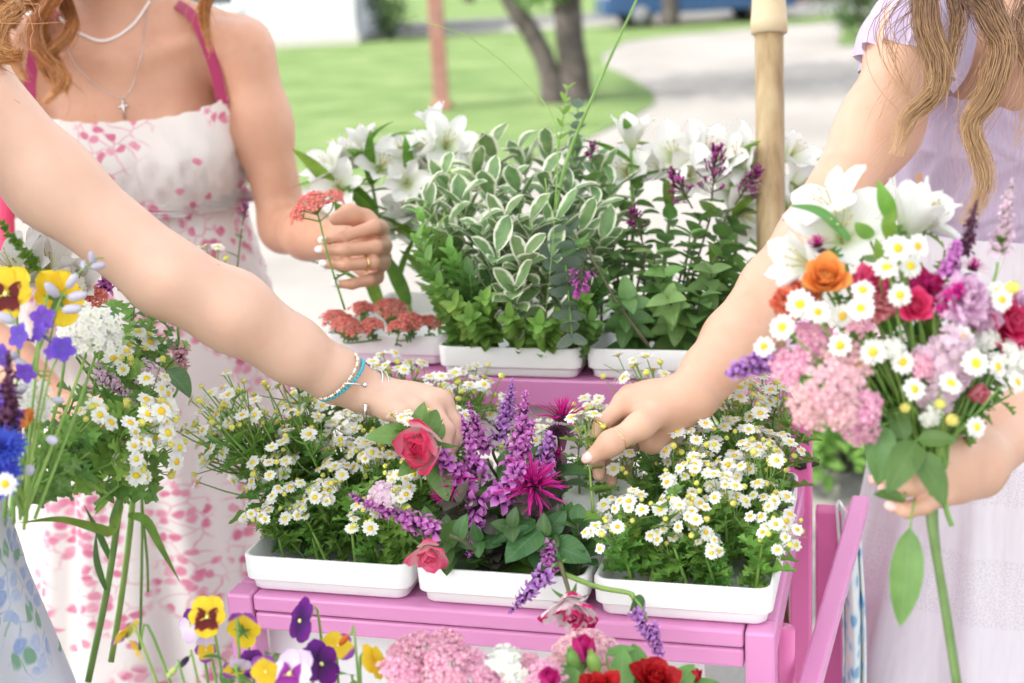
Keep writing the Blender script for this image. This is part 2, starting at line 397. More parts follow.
def car(label, base, ang, paint, L=4.5, Wd=1.75, Ht=1.45):
    t = thing('parked_car', label, 'car', M=X4(rotz(ang), base))
    prof = [(-.5, .22), (-.5, .5), (-.46, .62), (-.36, .66), (-.2, .98), (.16, 1.0), (.3, .68), (.46, .58), (.5, .42), (.5, .22)]
    k = MB(); ys = [-.5, -.46, .46, .5]; rows = []
    for j, y in enumerate(ys):
        s_ = 1 if j in (1, 2) else .965
        rows.append([(x*L*s_, y*Wd*(.82 if z > .9 else 1), z*Ht*(1 if j in (1, 2) else .99)) for x, z in prof])
    v = sum(rows, []); n = len(prof)
    f = [(j*n+i, j*n+(i+1) % n, (j+1)*n+(i+1) % n, (j+1)*n+i) for j in range(3) for i in range(n)]
    f += [tuple(range(n-1, -1, -1)), tuple(range(3*n, 4*n))]
    k.add(v, f); part('body', k, paint, t, False, .05)
    for sy in (-1, 1):
        k = MB(); yy = sy*(.5*Wd*.93)
        for x0, x1, x2, x3 in ((-.34, -.03, -.03, -.205), (-.01, .285, .16, -.01)):
            k.add([(x0*L, yy*1.06, .68*Ht), (x1*L, yy*1.06, .68*Ht), (x2*L, yy*.93, .95*Ht), (x3*L, yy*.93, .95*Ht)], [(0, 1, 2, 3)])
        part('side_window', k, m_glass, t, False)
    for sx in (-.31, .31):
        for sy in (-1, 1):
            c = V(sx*L, sy*Wd*.44, .32); w = MB(); w.tube([c-V(0, .1, 0), c-V(0, .09, 0), c+V(0, .09, 0), c+V(0, .1, 0)], [.28, .32, .32, .28], 24)
            wo = part('wheel', w, m_tyre, t); r = MB(); r.tube([c+V(0, sy*.1, 0), c+V(0, sy*.112, 0)], [.2, .18], 20); part('rim', r, m_rim, wo)
    for sy in (-1, 1):
        k = MB(); k.ball((.485*L, sy*Wd*.37, .5*Ht), (.06, .18, .09)); part('headlight', k, m_lamp, t)
        k = MB(); k.ball((-.485*L, sy*Wd*.38, .53*Ht), (.05, .16, .1)); part('tail_light', k, m_tail, t)
        k = MB(); k.ball((.17*L, sy*Wd*.56, .72*Ht), (.08, .1, .07)); part('mirror', k, paint, t)
    return t
m_tyre = simple('rubber', (.02, .02, .02), .8, .2); m_rim = simple('alloy', (.16, .16, .17), .3, .6)
m_lamp = simple('lamp_glass', (.7, .7, .7), .1, .6); m_tail = simple('tail_lamp', (.35, .02, .02), .2, .5)
car('blue car parked along the street', G(697, 25)+V(0, .5, 0), 0.06, simple('blue_paint', (.015, .05, .13), .25, .6))
car('dark red car parked on the street behind the bamboo pole', G(765, 25)+V(2.2, 5.0, 0), 3.1, simple('maroon_paint', (.10, .015, .025), .25, .6))
tree('street_tree', 'slim grey trunk by the street in front of the blue car', G(670, 27), [([(0, 0, -.05), (0, 0, 1.2), (.1, 0, 2.8)], [.24, .2, .15])], [], [(900, (0, 0, 4.2), (2, 2, 1.5), .16)], m_leafA)
for i in range(6):
    c = V(-24+i*10.5+rng.uniform(-2, 2), 66+rng.uniform(-4, 6), 0)
    tree('far_tree', ['full green tree far beyond the street, leftmost of the row', 'second tree from the left beyond the street', 'third tree from the left beyond the street', 'third tree from the right beyond the street', 'second tree from the right beyond the street', 'rightmost tree beyond the street'][i], c,
         [([(0, 0, -.1), (.1, 0, 1.5), (0, 0, 4)], [.3, .25, .18])], [], [(1500, (0, 0, 6), (4, 3.4, 3.4), .35)], m_leafA, 'trees beyond the street')

# ------------------------------------------------------------------ the pink flower cart
FL = V(-.3157, 1.3999, 0); CE = V(.9610, -.27655, 0); CN = V(.27655, .9610, 0); CWID = .572; ZS = .874; ZR = .99
RC = np.stack([CE, CN, V(0, 0, 1)], 1)
CM = X4(RC, FL)                          # cart space: x along the front, y to the back, z up from the ground
def CW(u, n, z): return FL+CE*u+CN*n+V(0, 0, z)
g = N('pink_paint').set(.22, .5); co = g.coord()
g.color(g.ramp(g.noise(3, co, 4).outputs[0], [(.3, (.63, .235, .465)), (.7, (.71, .285, .535))]))
g.bump(g.noise(60, co, 4, .7).outputs[0], .16, .001); m_pink = g.m
m_pinkhot = simple('deep_pink_paint', (.72, .16, .40), .3, .5, nz=(4, (.78, .20, .45, 1)))
m_white = simple('white_plastic', (.80, .79, .785), .38, .45, nz=(5, (.84, .83, .82, 1)))
m_cream = simple('cream_board', (.70, .69, .66), .6, .3)
m_black = simple('black_tie', (.012, .012, .014), .5, .4)
cart = thing('flower_cart', 'pink painted stepped flower cart with shelves of white trays', 'cart', M=CM)
def cb(name, lo, hi, m=None, bevel=.003, M=None):
    k = MB(); k.box(lo, hi); return part(name, k, m or m_pink, cart, False, bevel, M)
# front shelf
cb('front_rail', (.030, -.004, .856), (.545, .022, ZS)); cb('front_rail', (.030, -.002, .834), (.545, .020, .8535))
cb('corner_post', (0, -.006, .10), (.0285, .026, ZS+.0005)); cb('corner_post', (.5465, -.006, .10), (.575, .026, ZS+.0005))
cb('shelf_board', (.030, .0235, .858), (.545, .41, ZS-.002), m_pink)
for u in (.0, .5465): cb('side_rail', (u, .0275, .838), (u+.028, .50, ZS))
cb('back_post', (.001, .502, .10), (.028, .53, ZR+.02)); cb('back_post', (.548, .502, .10), (.575, .53, ZR-.036))
cb('back_post', (.556, .40, .10), (.582, .428, ZR-.036), m_pinkhot)
# rear shelf
cb('rear_rail', (-.085, .428, .953), (.555, .45, ZR)); cb('rear_shelf_board', (-.085, .452, .965), (.555, .74, ZR-.002), m_pink)
for u in (-.085, .527): cb('rear_side_rail', (u, .742, .953), (u+.028, .77, ZR)); 
cb('riser_panel', (.09, .460, ZS+.004), (.33, .468, .945), m_cream, .001); cb('riser_panel', (.02, .045, .70), (.5, .053, .833), m_white, .001)
cb('riser_slat', (.365, .462, ZS-.2), (.382, .474, .945), m_white, .001)
# lower shelf
cb('lower_shelf_board', (.0, -.27, .665), (.572, .05, .68), m_white); cb('lower_rail', (0, -.296, .645), (.572, -.272, .683))
k = MB(); k.tube([(.572, .085, .08), (.572, .085, .836)], .0150, 16); part('round_leg', k, m_pinkhot, cart)
k = MB(); k.tube([(.572, .085, .742), (.572, .085, .750)], .0166, 16); part('cable_tie', k, m_black, cart)
k = MB(); k.tube([(.569, .414, .895), (.569, .414, .903)], .0215, 4); part('cable_tie', k, m_black, cart)
Mi = np.linalg.inv(CM)
def tocart(p): return (Mi@np.append(p, 1))[:3]
def bar(name, a, b_, w, hgt, m, bevel=.003):
    a, b_ = tocart(a), tocart(b_); L = np.linalg.norm(b_-a); R = frame(b_-a)
    k = MB(); k.box((-w/2, -hgt/2, 0), (w/2, hgt/2, L)); return part(name, k, m, cart, False, bevel, X4(R, a))
bar('push_handle', P(806, 700, 1.40), P(861, 502, 1.72), .021, .020, m_pink)
bar('upright_board', P(830, 508, 1.84), P(829, 720, 2.0), .036, .02, m_pinkhot)
bar('upright_board', P(845, 512, 1.90), P(843, 720, 2.06), .02, .03, m_pinkhot)
# wheels under the cart
for u in (.05, .52):
    k = MB(); th = np.linspace(0, 2*pi, 33); k.tube(np.stack([np.full(33, u), .25+.15*np.cos(th), .165+.15*np.sin(th)], 1), .014, 8, cap=False)
    w = part('wheel', k, m_tyre, cart); k = MB()
    for i in range(8): k.tube([(u, .25, .165), (u, .25+.15*cos(i*pi/4), .165+.15*sin(i*pi/4))], .005, 6)
    part('spokes', k, m_pink, w)
# bamboo coloured pole
g = N('pale_timber').set(.55, .3); co = g.coord(); mp = g.n('Mapping'); g.l(co, mp.inputs[0]); mp.inputs['Scale'].default_value = (26, 26, 1.2)
gr = g.noise(2.0, mp.outputs[0], 5, .6).outputs[0]
g.color(g.ramp(gr, [(.32, (.25, .165, .085)), (.5, (.38, .275, .145)), (.68, (.45, .35, .20))])); g.bump(gr, .15); m_timber = g.m
m_sleeve = simple('pale_sleeve', (.56, .46, .28), .5, .35, nz=(5, (.62, .53, .35, 1)))
p0, p1 = P(772, 330, 1.93), P(769, 26, 1.93); ax = unit(p1-p0); p2 = p1+ax*.42
R = frame(ax)
bpole = thing('canopy_pole', 'round pale timber pole with a thicker pale sleeve, behind the rear trays', 'pole', CW(.5, .6, 0))
def pp(k, name, m): 
    for i in range(len(k.v)): k.v[i] = k.v[i]-CW(.5, .6, 0)
    return part(name, k, m, bpole)
k = MB(); k.tube([p0-ax*.8, p0, p1], .0195, 24); pp(k, 'shaft', m_timber)
k = MB(); k.tube([p1-ax*.012, p1-ax*.010, p1+ax*.006, p1+ax*.008, p1+ax*.03, p2], [.0205, .0245, .0250, .0245, .0228, .0228], 24); pp(k, 'sleeve', m_sleeve)
# blue patterned cloth tucked behind the handle
g = N('blue_cloth').set(.8, .2); v_ = g.n('TexVoronoi', Scale=38.0); g.l(g.coord(), v_.inputs['Vector'])
g.color(g.ramp(v_.outputs['Distance'], [(.25, (.22, .42, .60)), (.4, (.62, .74, .80)), (.6, (.75, .78, .76))])); m_bluecloth = g.m
q0 = P(846, 620, 1.86); k = MB()
k.grid(lambda u, v: np.stack([(u-.5)*.03+.012*np.sin(v*5), .022*np.sin(u*9+v*2), .16-v*.78], 1), 12, 16)
t = tag(part('hanging_cloth', k, m_bluecloth, None), 'strip of blue and white patterned cloth hanging behind the pink push handle', 'cloth'); t.matrix_world = mat4(X4(rotz(-.2), q0))
sm = t.modifiers.new('thick', 'SOLIDIFY'); sm.thickness = .003

# ------------------------------------------------------------------ white trays
m_foam = simple('green_foam', (.22, .42, .06), .9, .1, nz=(60, (.30, .52, .10, 1)))
def rrect(w, d, r, n=5):
    out = []
    for cx, cy, a0 in ((w/2-r, d/2-r, 0), (-w/2+r, d/2-r, pi/2), (-w/2+r, -d/2+r, pi), (w/2-r, -d/2+r, 1.5*pi)):
        out += [(cx+r*cos(a0+i*pi/2/n), cy+r*sin(a0+i*pi/2/n)) for i in range(n+1)]
    return np.array(out)
def traymesh(w, d, h):
    k = MB(); prof = [(-.009, 0), (-.007, .002), (-.006, .011), (-.003, .0125), (-.001, .014), (0, h-.002), (-.0012, h), (-.0035, h), (-.0045, h-.003), (-.006, .012), (-.015, .006)]
    rings = [np.column_stack([rrect(w+2*o, d+2*o, .014+o*.3), np.full(24, z)]) for o, z in prof]
    n = 24; f = [(i*n+j, i*n+(j+1) % n, (i+1)*n+(j+1) % n, (i+1)*n+j) for i in range(len(prof)-1) for j in range(n)]
    f += [tuple(range(n-1, -1, -1)), tuple(range((len(prof)-1)*n, len(prof)*n))]
    return k.add(np.concatenate(rings), f)
TW, TD = .176, .33
def tray(u0, n0, z, label, w=TW, d=TD, h=.040):
    o = part('plant_tray', traymesh(w, d, h), m_white, None, True); tag(o, label, 'tray', 'white plastic trays on the cart')
    o.matrix_world = mat4(X4(RC, CW(u0+w/2, n0+d/2, z))); 
    e = o.modifiers.new('edge', 'EDGE_SPLIT'); e.split_angle = radians(50)
    return o
tray(.018, .001, ZS+.002, 'white plastic tray full of small daisies under the outstretched left arm', .187)
tray(.2115, .000, ZS+.002, 'white plastic tray of purple and magenta flowers in the middle of the front shelf', .179)
tray(.3965, .001, ZS+.002, 'white plastic tray full of small daisies at the right end of the front shelf', .176)
tray(-.075, .472, ZR+.002, 'white plastic tray of coral yarrow at the left of the rear shelf', .172, .26)
tray(.104, .424, ZR+.002, 'white plastic tray of variegated greenery in the middle of the rear shelf', .19, .28)
tray(.300, .428, ZR+.002, 'white plastic tray of lilac branches at the right of the rear shelf', .19, .28)
tray(.02, -.262, .683, 'white tray of pansies at the left of the bottom shelf', .172, .25, .05)
tray(.206, -.262, .683, 'white tray of pink yarrow in the middle of the bottom shelf', .172, .25, .05)
tray(.392, -.262, .683, 'white tray of red roses at the right of the bottom shelf', .172, .25, .05)
for u0, n0, z, w, l in ((.228, .03, ZS+.0095, .135, 'green flower foam in the middle front tray'),):
    k = MB(); k.box((0, 0, 0), (w, .2, .012)); o = part('foam_block', k, m_foam, None, False, .002); o.matrix_world = mat4(X4(RC, CW(u0, n0, z))); tag(o, l, 'flower foam')
# ------------------------------------------------------------------ people: one continuous skin grown from a distance field
class Body:
    def __init__(s): s.p = []
    def cone(s, a, b, ra, rb=None, k=.012):
        a, b = np.asarray(a, float), np.asarray(b, float); rb = ra if rb is None else rb
        ba = b-a; L2 = ba@ba+1e-12
        def d(X, Y, Z):
            x, y, z = X-a[0], Y-a[1], Z-a[2]
            t = np.clip((x*ba[0]+y*ba[1]+z*ba[2])/L2, 0, 1)
            return np.sqrt((x-t*ba[0])**2+(y-t*ba[1])**2+(z-t*ba[2])**2)-(ra+(rb-ra)*t)
        r = max(ra, rb); s.p.append((np.minimum(a, b)-r, np.maximum(a, b)+r, k, d)); return s
    def chain(s, pts, rad, k=.012):
        for i in range(len(pts)-1): s.cone(pts[i], pts[i+1], rad[i], rad[i+1], k)
        return s
    def ell(s, c, r, R=None, k=.03):
        c, r = np.asarray(c, float), np.asarray(r, float); R = np.eye(3) if R is None else R
        def d(X, Y, Z):
            q = [(X-c[0])*R[0, i]+(Y-c[1])*R[1, i]+(Z-c[2])*R[2, i] for i in range(3)]
            k0 = np.sqrt(sum((q[i]/r[i])**2 for i in range(3))); k1 = np.sqrt(sum((q[i]/r[i]**2)**2 for i in range(3)))+1e-9
            return k0*(k0-1)/k1
        m = r.max(); s.p.append((c-m, c+m, k, d)); return s
    def field(s, lo, hi, h):
        n = np.ceil((hi-lo)/h).astype(int)+1
        ax = [(lo[i]+h*np.arange(n[i])).astype(np.float32) for i in range(3)]
        f = np.full(n, 1.0, np.float32)
        for a, b, k, d in s.p:
            i0 = np.clip(np.floor((a-k-3*h-lo)/h).astype(int), 0, n); i1 = np.clip(np.ceil((b+k+3*h-lo)/h).astype(int)+1, 0, n)
            if (i1 <= i0).any(): continue
            sl = tuple(slice(x, y) for x, y in zip(i0, i1))
            v = d(ax[0][sl[0]][:, None, None], ax[1][sl[1]][None, :, None], ax[2][sl[2]][None, None, :]).astype(np.float32)
            o = f[sl]; hh = np.maximum(k-np.abs(o-v), 0)/k
            f[sl] = np.minimum(o, v)-hh*hh*k*.25
        return f
    def net(s, lo, hi, h, keep=None):
        lo, hi = np.asarray(lo, float), np.asarray(hi, float)
        f = s.field(lo, hi, h); ng = f < 0
        c = ng[:-1, :-1, :-1].astype(np.uint8)
        for i in (0, 1):
            for j in (0, 1):
                for k in (0, 1):
                    if i+j+k: c = c+ng[i:f.shape[0]-1+i, j:f.shape[1]-1+j, k:f.shape[2]-1+k]
        I = np.argwhere((c > 0) & (c < 8)); del c
        idx = np.full(np.array(f.shape)-1, -1, np.int32); idx[tuple(I.T)] = np.arange(len(I))
        cor = np.array([[i, j, k] for i in (0, 1) for j in (0, 1) for k in (0, 1)])
        val = np.stack([f[tuple((I+q).T)] for q in cor], 1)
        acc = np.zeros((len(I), 3)); cnt = np.zeros(len(I))
        for a in range(8):
            for b in range(a+1, 8):
                if np.abs(cor[a]-cor[b]).sum() != 1: continue
                va, vb = val[:, a], val[:, b]; x = (va < 0) != (vb < 0)
                t = np.where(x, va/np.where(x, va-vb, 1), 0)
                acc += np.where(x[:, None], cor[a]+t[:, None]*(cor[b]-cor[a]), 0); cnt += x
        verts = lo+(I+acc/cnt[:, None])*h
        quads = []
        for axis in range(3):
            o1, o2 = [(1, 2), (2, 0), (0, 1)][axis]
            sa = [slice(None)]*3; sb = [slice(None)]*3; sa[axis] = slice(0, -1); sb[axis] = slice(1, None)
            A, B = ng[tuple(sa)], ng[tuple(sb)]
            E = np.argwhere(A != B)
            ok = (E[:, o1] > 0) & (E[:, o2] > 0) & (E[:, o1] < f.shape[o1]-1) & (E[:, o2] < f.shape[o2]-1); E = E[ok]
            e1 = np.zeros(3, int); e1[o1] = 1; e2 = np.zeros(3, int); e2[o2] = 1
            q = np.stack([idx[tuple(x.T)] for x in (E-e1-e2, E-e2, E, E-e1)], 1)
            flip = ~A[tuple(E.T)]; q[flip] = q[flip][:, ::-1]; quads.append(q)
        q = np.concatenate(quads); q = q[(q >= 0).all(1)]
        if keep is not None:
            q = q[keep(verts[q].mean(1))]; u, inv = np.unique(q, return_inverse=True); verts = verts[u]; q = inv.reshape(q.shape)
        return verts, q
def skinmesh(name, pieces, mats):
    vs, qs, k = [], [], 0
    for v, q in pieces: vs.append(v); qs.append(q+k); k += len(v)
    v = np.concatenate(vs); q = np.concatenate(qs)
    me = bpy.data.meshes.new(name); me.vertices.add(len(v)); me.vertices.foreach_set('co', v.astype(np.float32).ravel())
    me.loops.add(len(q)*4); me.loops.foreach_set('vertex_index', q.astype(np.int32).ravel())
    me.polygons.add(len(q)); me.polygons.foreach_set('loop_start', np.arange(0, len(q)*4, 4, dtype=np.int32))
    me.polygons.foreach_set('use_smooth', np.ones(len(q), bool)); me.update(calc_edges=True); me.validate()
    for m in mats: me.materials.append(m)
    return me
def skinmat(name, c, c2, flush):
    g = N(name).set(.46, .38, .16); co = g.coord()
    a = g.ramp(g.noise(16, co, 5, .62).outputs[0], [(.3, c), (.7, c2)])
    fr = g.ramp(g.noise(260, co, 2).outputs[0], [(.72, (0, 0, 0)), (.80, (1, 1, 1))])
    a = g.mix(g.math('MULTIPLY', fr, .10), a, flush)
    a = g.mix(g.math('MULTIPLY', g.ramp(g.noise(28, co, 2).outputs[0], [(.5, (0, 0, 0)), (.75, (1, 1, 1))]), .22), a, flush)
    vo = g.n('TexVoronoi', Scale=62.0); g.l(co, vo.inputs['Vector']); sc_ = g.n('SeparateColor'); g.l(vo.outputs['Color'], sc_.inputs[0])
    mole = g.math('MULTIPLY', g.ramp(vo.outputs['Distance'], [(.05, (1, 1, 1)), (.10, (0, 0, 0))]), g.math('GREATER_THAN', sc_.outputs[0], .90))
    a = g.mix(g.math('MULTIPLY', mole, .55), a, (.22, .10, .06))
    h = g.math('ADD', g.math('MULTIPLY', g.noise(420, co, 3).outputs[0], .5), g.noise(130, co, 5, .7).outputs[0])
    g.color(a); g.bump(h, .22, .0008); rr = g.n('MapRange'); g.l(g.noise(60, co, 3).outputs[0], rr.inputs[0]); rr.inputs[3].default_value = .36; rr.inputs[4].default_value = .56; g.l(rr.outputs[0], g.b.inputs['Roughness']); return g.m
m_skinA = skinmat('skin_warm', (.56, .295, .19), (.62, .345, .23), (.54, .20, .13))
m_skinB = skinmat('skin_fair', (.63, .395, .285), (.69, .45, .335), (.60, .29, .20))
m_skinC = skinmat('skin_peach', (.585, .34, .23), (.64, .395, .28), (.55, .235, .155))

def hand(B, wrist, mcp, fing, thumb, fr=.0085, palm=.0125, wr=.022, wr2=None):
    """palm cones fan from the wrist to four knuckles; three cones per finger; thumb leaves the side of the palm"""
    wrist = np.asarray(wrist, float)
    side = unit(np.asarray(mcp[3])-np.asarray(mcp[0]))
    for i, m in enumerate(mcp):
        r0 = wrist+side*(i-1.5)*.011
        B.cone(r0, m, wr*.62, palm*(1, 1, .95, .86)[i], .011)
    for i in range(3): B.cone(np.asarray(mcp[i])*.62+wrist*.38, np.asarray(mcp[i+1])*.62+wrist*.38, palm*1.02, palm, .014)
    for i, f in enumerate(fing):
        s = fr*(1, 1.04, .98, .86)[i]; pts = [mcp[i]]+list(f)
        B.chain(pts, [s*1.40, s*1.13, s*.98, s*.80], .0045)
    B.chain(thumb, [.0150, .0118, .0102, .0082], .016)
def nail(pts, out, r, parent, mat, nails):
    d = unit(np.asarray(pts[-1])-np.asarray(pts[-2])); o = unit(np.asarray(out)-d*np.dot(out, d))
    R = np.stack([d, np.cross(o, d), o], 1); k = MB()
    c = np.asarray(pts[-1])+d*r*.22+o*r*.62
    k.ball(c, V(r*.95, r*.68, r*.44), nu=9, nv=14, M=R); part('fingernail', k, mat, parent)
def head(B, c, f, skin_k=.02):
    f = unit(f); R = np.stack([np.cross(f, V(0, 0, 1)), f, V(0, 0, 1)], 1)   # x right, y forward
    L = lambda x, y, z: np.asarray(c)+R@V(x, y, z)
    B.ell(L(0, -.012, .02), (.074, .092, .092), R, .03); B.ell(L(0, .018, -.045), (.058, .066, .068), R, .03)
    B.cone(L(0, .066, -.088), L(0, .06, -.095), .018, .018, .02)
    B.cone(L(0, .082, .012), L(0, .101, -.025), .008, .012, .010)
    for s in (-1, 1):
        B.cone(L(.010*s, .092, -.027), L(.011*s, .09, -.027), .007, .007, .006)
        B.ell(L(.075*s, -.008, -.004), (.010, .019, .03), R, .008)
        B.ell(L(.04*s, .062, -.02), (.022, .02, .02), R, .02)
        B.cone(L(.015*s, .078, .034), L(.048*s, .066, .034), .007, .006, .010)
    B.cone(L(-.018, .078, -.057), L(.018, .078, -.057), .007, .007, .008); B.cone(L(-.014, .078, -.068), L(.014, .078, -.068), .008, .008, .008)
    return L, R
def face_parts(L, R, root):
    for s in (-1, 1):
        k = MB(); k.ball(L(.033*s, .068, .012), .0125, 0, 9, 12); e = part('eye', k, m_eye, root)
        k = MB(); k.ball(L(.033*s, .0785, .012), (.006, .0035, .006), 0, 7, 10, R); part('iris', k, m_iris, e)
        k = MB(); k.tube(curve([L(.014*s, .084, .036), L(.034*s, .081, .042), L(.052*s, .068, .036)], 8), [.003, .0035, .0015], 6); part('eyebrow', k, m_brow, root)
    k = MB(); k.ball(L(0, .0835, -.0625), (.021, .007, .009), 0, 8, 12, R); part('lips', k, m_lips, root)
m_eye = simple('eye_white', (.8, .8, .8), .15, .5); m_iris = simple('iris', (.08, .10, .10), .1, .5)
m_brow = simple('brow', (.15, .08, .04), .8, .1); m_lips = simple('lips', (.55, .18, .16), .4, .4)
def torso(B, S, f, zs, w=1.0):
    """S = point midway between the shoulders (x, y); f = facing; zs = shoulder height. returns local->world"""
    f = unit(V(f[0], f[1], 0)); R = np.stack([np.cross(f, V(0, 0, 1)), f, V(0, 0, 1)], 1)
    T = lambda x, y, z: V(S[0], S[1], zs)+R@V(x, y, z)
    B.ell(T(0, 0, -.17), (.135*w, .098, .20), R, .05); B.ell(T(0, 0, -.32), (.112*w, .085, .17), R, .06); B.ell(T(0, -.01, -.50), (.158*w, .112, .16), R, .06)
    for s in (-1, 1):
        B.cone(T(0, .02, -.02), T(.165*s*w, .0, -.012), .042, .046, .04)
        B.cone(T(.035*s, -.02, .06), T(.12*s*w, -.02, .01), .034, .036, .04)
        B.ell(T(.068*s, .072, -.165), (.062, .056, .06), R, .03)
        B.cone(T(.03*s, .062, -.018), T(.13*s*w, .036, .012), .010, .011, .02)
        B.cone(T(.085*s, 0, -.56), T(.085*s, .01, -.94), .085, .05, .04); B.cone(T(.085*s, .01, -.94), T(.085*s, -.01, -1.31), .052, .032, .03)
        B.cone(T(.085*s, -.02, -1.345), T(.09*s, .13, -1.362), .032, .024, .02)
    B.cone(T(0, -.015, -.01), T(0, .0, .13), .055, .051, .03)
    return T, R
def loft(k, T, rings, n=144, m=0, top=None, scale_uv=1.0):
    """rings: (z, cx, cy, rx, ry, amp, count, bust)"""
    rings = np.array(rings, float); zz = rings[:, 0]
    K = 70; zs_ = np.concatenate([np.linspace(zz[0], zz[-1], K)])
    th = np.linspace(0, 2*pi, n+1); vs, uv = [], []
    ph = np.cumsum(rng.normal(size=n+1))*.0
    wob = sum(rng.uniform(.3, 1)*np.cos(q*th+rng.uniform(0, 6.3)) for q in (3, 5, 7, 11))*.25
    for z in zs_:
        c = [np.interp(-z, -zz, rings[:, i]) for i in range(1, 8)]
        bust = c[6]*(np.exp(-((th-pi/2-.55)/.42)**2)+np.exp(-((th-pi/2+.55)/.42)**2))
        pl = c[4]*(np.cos(c[5]*th+2.2*wob+z*3)+.5*np.cos(c[5]*1.7*th+1.5*wob-z*4)+.6*wob)
        r = 1+pl
        x = c[0]+c[2]*r*np.cos(th); y = c[1]+(c[3]+bust)*r*np.sin(th)
        dz = 0 if top is None else top(th)*np.clip(1-(zz[0]-z)/.12, 0, 1)
        vs.append(np.stack([x, y, x*0+z+dz], 1)); uv.append(np.stack([th*.17*scale_uv, np.full(n+1, z)], 1))
    v = np.concatenate(vs); w = np.array([T(*q) for q in v])
    N_ = n+1; f = [(i*N_+j, (i+1)*N_+j, (i+1)*N_+j+1, i*N_+j+1) for i in range(K-1) for j in range(n)]
    k.add(w, f, m, np.concatenate(uv)); return k
def hairlock(k, guide, n, rad, wave=.006, turns=3, m=0, tip=.35, sr=.0006, ringlet=0.0, rt=2, flat=1.0):
    g = curve(guide, 30); t = np.linspace(0, 1, 30)
    if ringlet:
        Tn = np.gradient(g, axis=0); Tn /= np.linalg.norm(Tn, axis=1)[:, None]; F = frame(Tn[15], V(1, 0, 0))
        a = rt*2*pi*t+rng.uniform(0, 6); amp = ringlet*np.clip(t*3, 0, 1)
        g = g+F[:, 0]*(np.cos(a)*amp)[:, None]+F[:, 1]*(np.sin(a)*amp)[:, None]
    Tn = np.gradient(g, axis=0); Tn /= np.linalg.norm(Tn, axis=1)[:, None]+1e-9
    ref = V(.3, .9, .1); X = np.cross(Tn, ref); X /= np.linalg.norm(X, axis=1)[:, None]+1e-9; Y = np.cross(Tn, X)
    for i in range(n):
        a = rng.uniform(0, 2*pi); r = rad*sqrt(rng.uniform(0, 1)); p1, p2 = rng.uniform(0, 6.3, 2)
        spread = (np.clip(t*6, .25, 1))*(1-(1-tip)*t**2)
        ox = r*cos(a)*spread+wave*.5*np.sin(turns*2*pi*t+p1*.3)+rng.normal()*.0012
        oy = r*sin(a)*spread*flat+wave*.5*np.cos(turns*2*pi*t*.9+p2*.3)
        e = rng.uniform(.62, 1.0); q = g+X*ox[:, None]+Y*oy[:, None]; q = q[:max(8, int(30*e))]
        wf = rng.uniform(1.0, 3.2); q = q+X[:len(q)]*(rng.normal()*.0022*np.sin(wf*6.28*t[:len(q)]+p1))[:, None]+Y[:len(q)]*(rng.normal()*.0025*np.sin(wf*5*t[:len(q)]+p2))[:, None]
        if rng.uniform() < .06: q = q+np.linspace(0, 1, len(q))[:, None]**2*rng.normal(size=3)*.02
        k.tube(q, [sr, sr, sr*.4], 4, m, False)
    return k
def hairmat(name, stops):
    g = N(name).set(.36, .55); r = g.n('UVMap', uv_map='uv').outputs[0]; sp = g.n('SeparateXYZ'); g.l(r, sp.inputs[0])
    nz = g.noise(120, g.coord(), 2).outputs[0]
    c = g.ramp(g.math('ADD', g.math('MULTIPLY', sp.outputs[0], .7), g.math('MULTIPLY', nz, .42)), stops); g.color(c)
    g.thin(c, .06); return g.m
m_hairA = hairmat('copper_hair', [(.1, (.13, .035, .010)), (.45, (.33, .105, .028)), (.75, (.50, .20, .055)), (1, (.66, .34, .12))])
m_hairB = hairmat('golden_copper_hair', [(.1, (.18, .06, .018)), (.45, (.42, .16, .05)), (.9, (.66, .34, .12))])
m_hairC = hairmat('brown_blond_hair', [(.1, (.085, .042, .022)), (.4, (.20, .10, .05)), (.7, (.40, .225, .10)), (1, (.58, .37, .18))])
def haircap(k, L, back, n=900, length=.5, m=0, sr=.0007, side=1.0):
    for i in range(n):                  # strands from a centre parting round the skull and down the back
        s = rng.choice([-1, 1]); y0 = rng.uniform(-.08, .07); z0 = .112-abs(y0)*.25
        b = rng.uniform(0, 1)
        pts = [L(.002*s, y0, z0+.002), L(.055*s, y0-.012, z0-.022+rng.normal()*.002), L(.083*s+rng.normal()*.002, y0*.5-.02-b*.04, .03), L((.084+rng.normal()*.004)*s*(1-.4*b), -.035-b*.06, -.07), L((.075+rng.normal()*.01)*s*(1-.4*b)*side, -.06-b*.06, -.16), L((.08+rng.normal()*.02)*s*(1-.5*b)*side, back-b*.05, -.16-length*rng.uniform(.3, .6))]
        k.tube(curve(pts, 14), [sr, sr, sr*.5], 3, m, False)
    return k
m_nailW = simple('white_nail', (.85, .80, .80), .12, .6); m_nailP = simple('pink_nail', (.80, .50, .46), .15, .6)
m_gold = simple('gold', (.80, .52, .22), .22, .5); m_gold.node_tree.nodes['Principled BSDF'].inputs['Metallic'].default_value = 1
m_silver = simple('silver', (.72, .71, .70), .25, .5); m_silver.node_tree.nodes['Principled BSDF'].inputs['Metallic'].default_value = 1
m_pearl = simple('pearl', (.85, .80, .76), .18, .6); m_turq = simple('turquoise', (.06, .42, .50), .3, .5)
def ring(parent, p, axis, r, tube=.0016, m=None, name='ring'):
    R = frame(axis); a = np.linspace(0, 2*pi, 29); k = MB()
    k.tube(np.asarray(p)+r*(np.cos(a)[:, None]*R[:, 0]+np.sin(a)[:, None]*R[:, 1]), tube, 8, cap=False); return part(name, k, m or m_gold, parent)
def beads(k, pts, r, n, m=0):
    c = curve(pts, n)
    for i, p in enumerate(c): k.ball(p, r if np.isscalar(r) else r[i % len(r)], m, 6, 8)

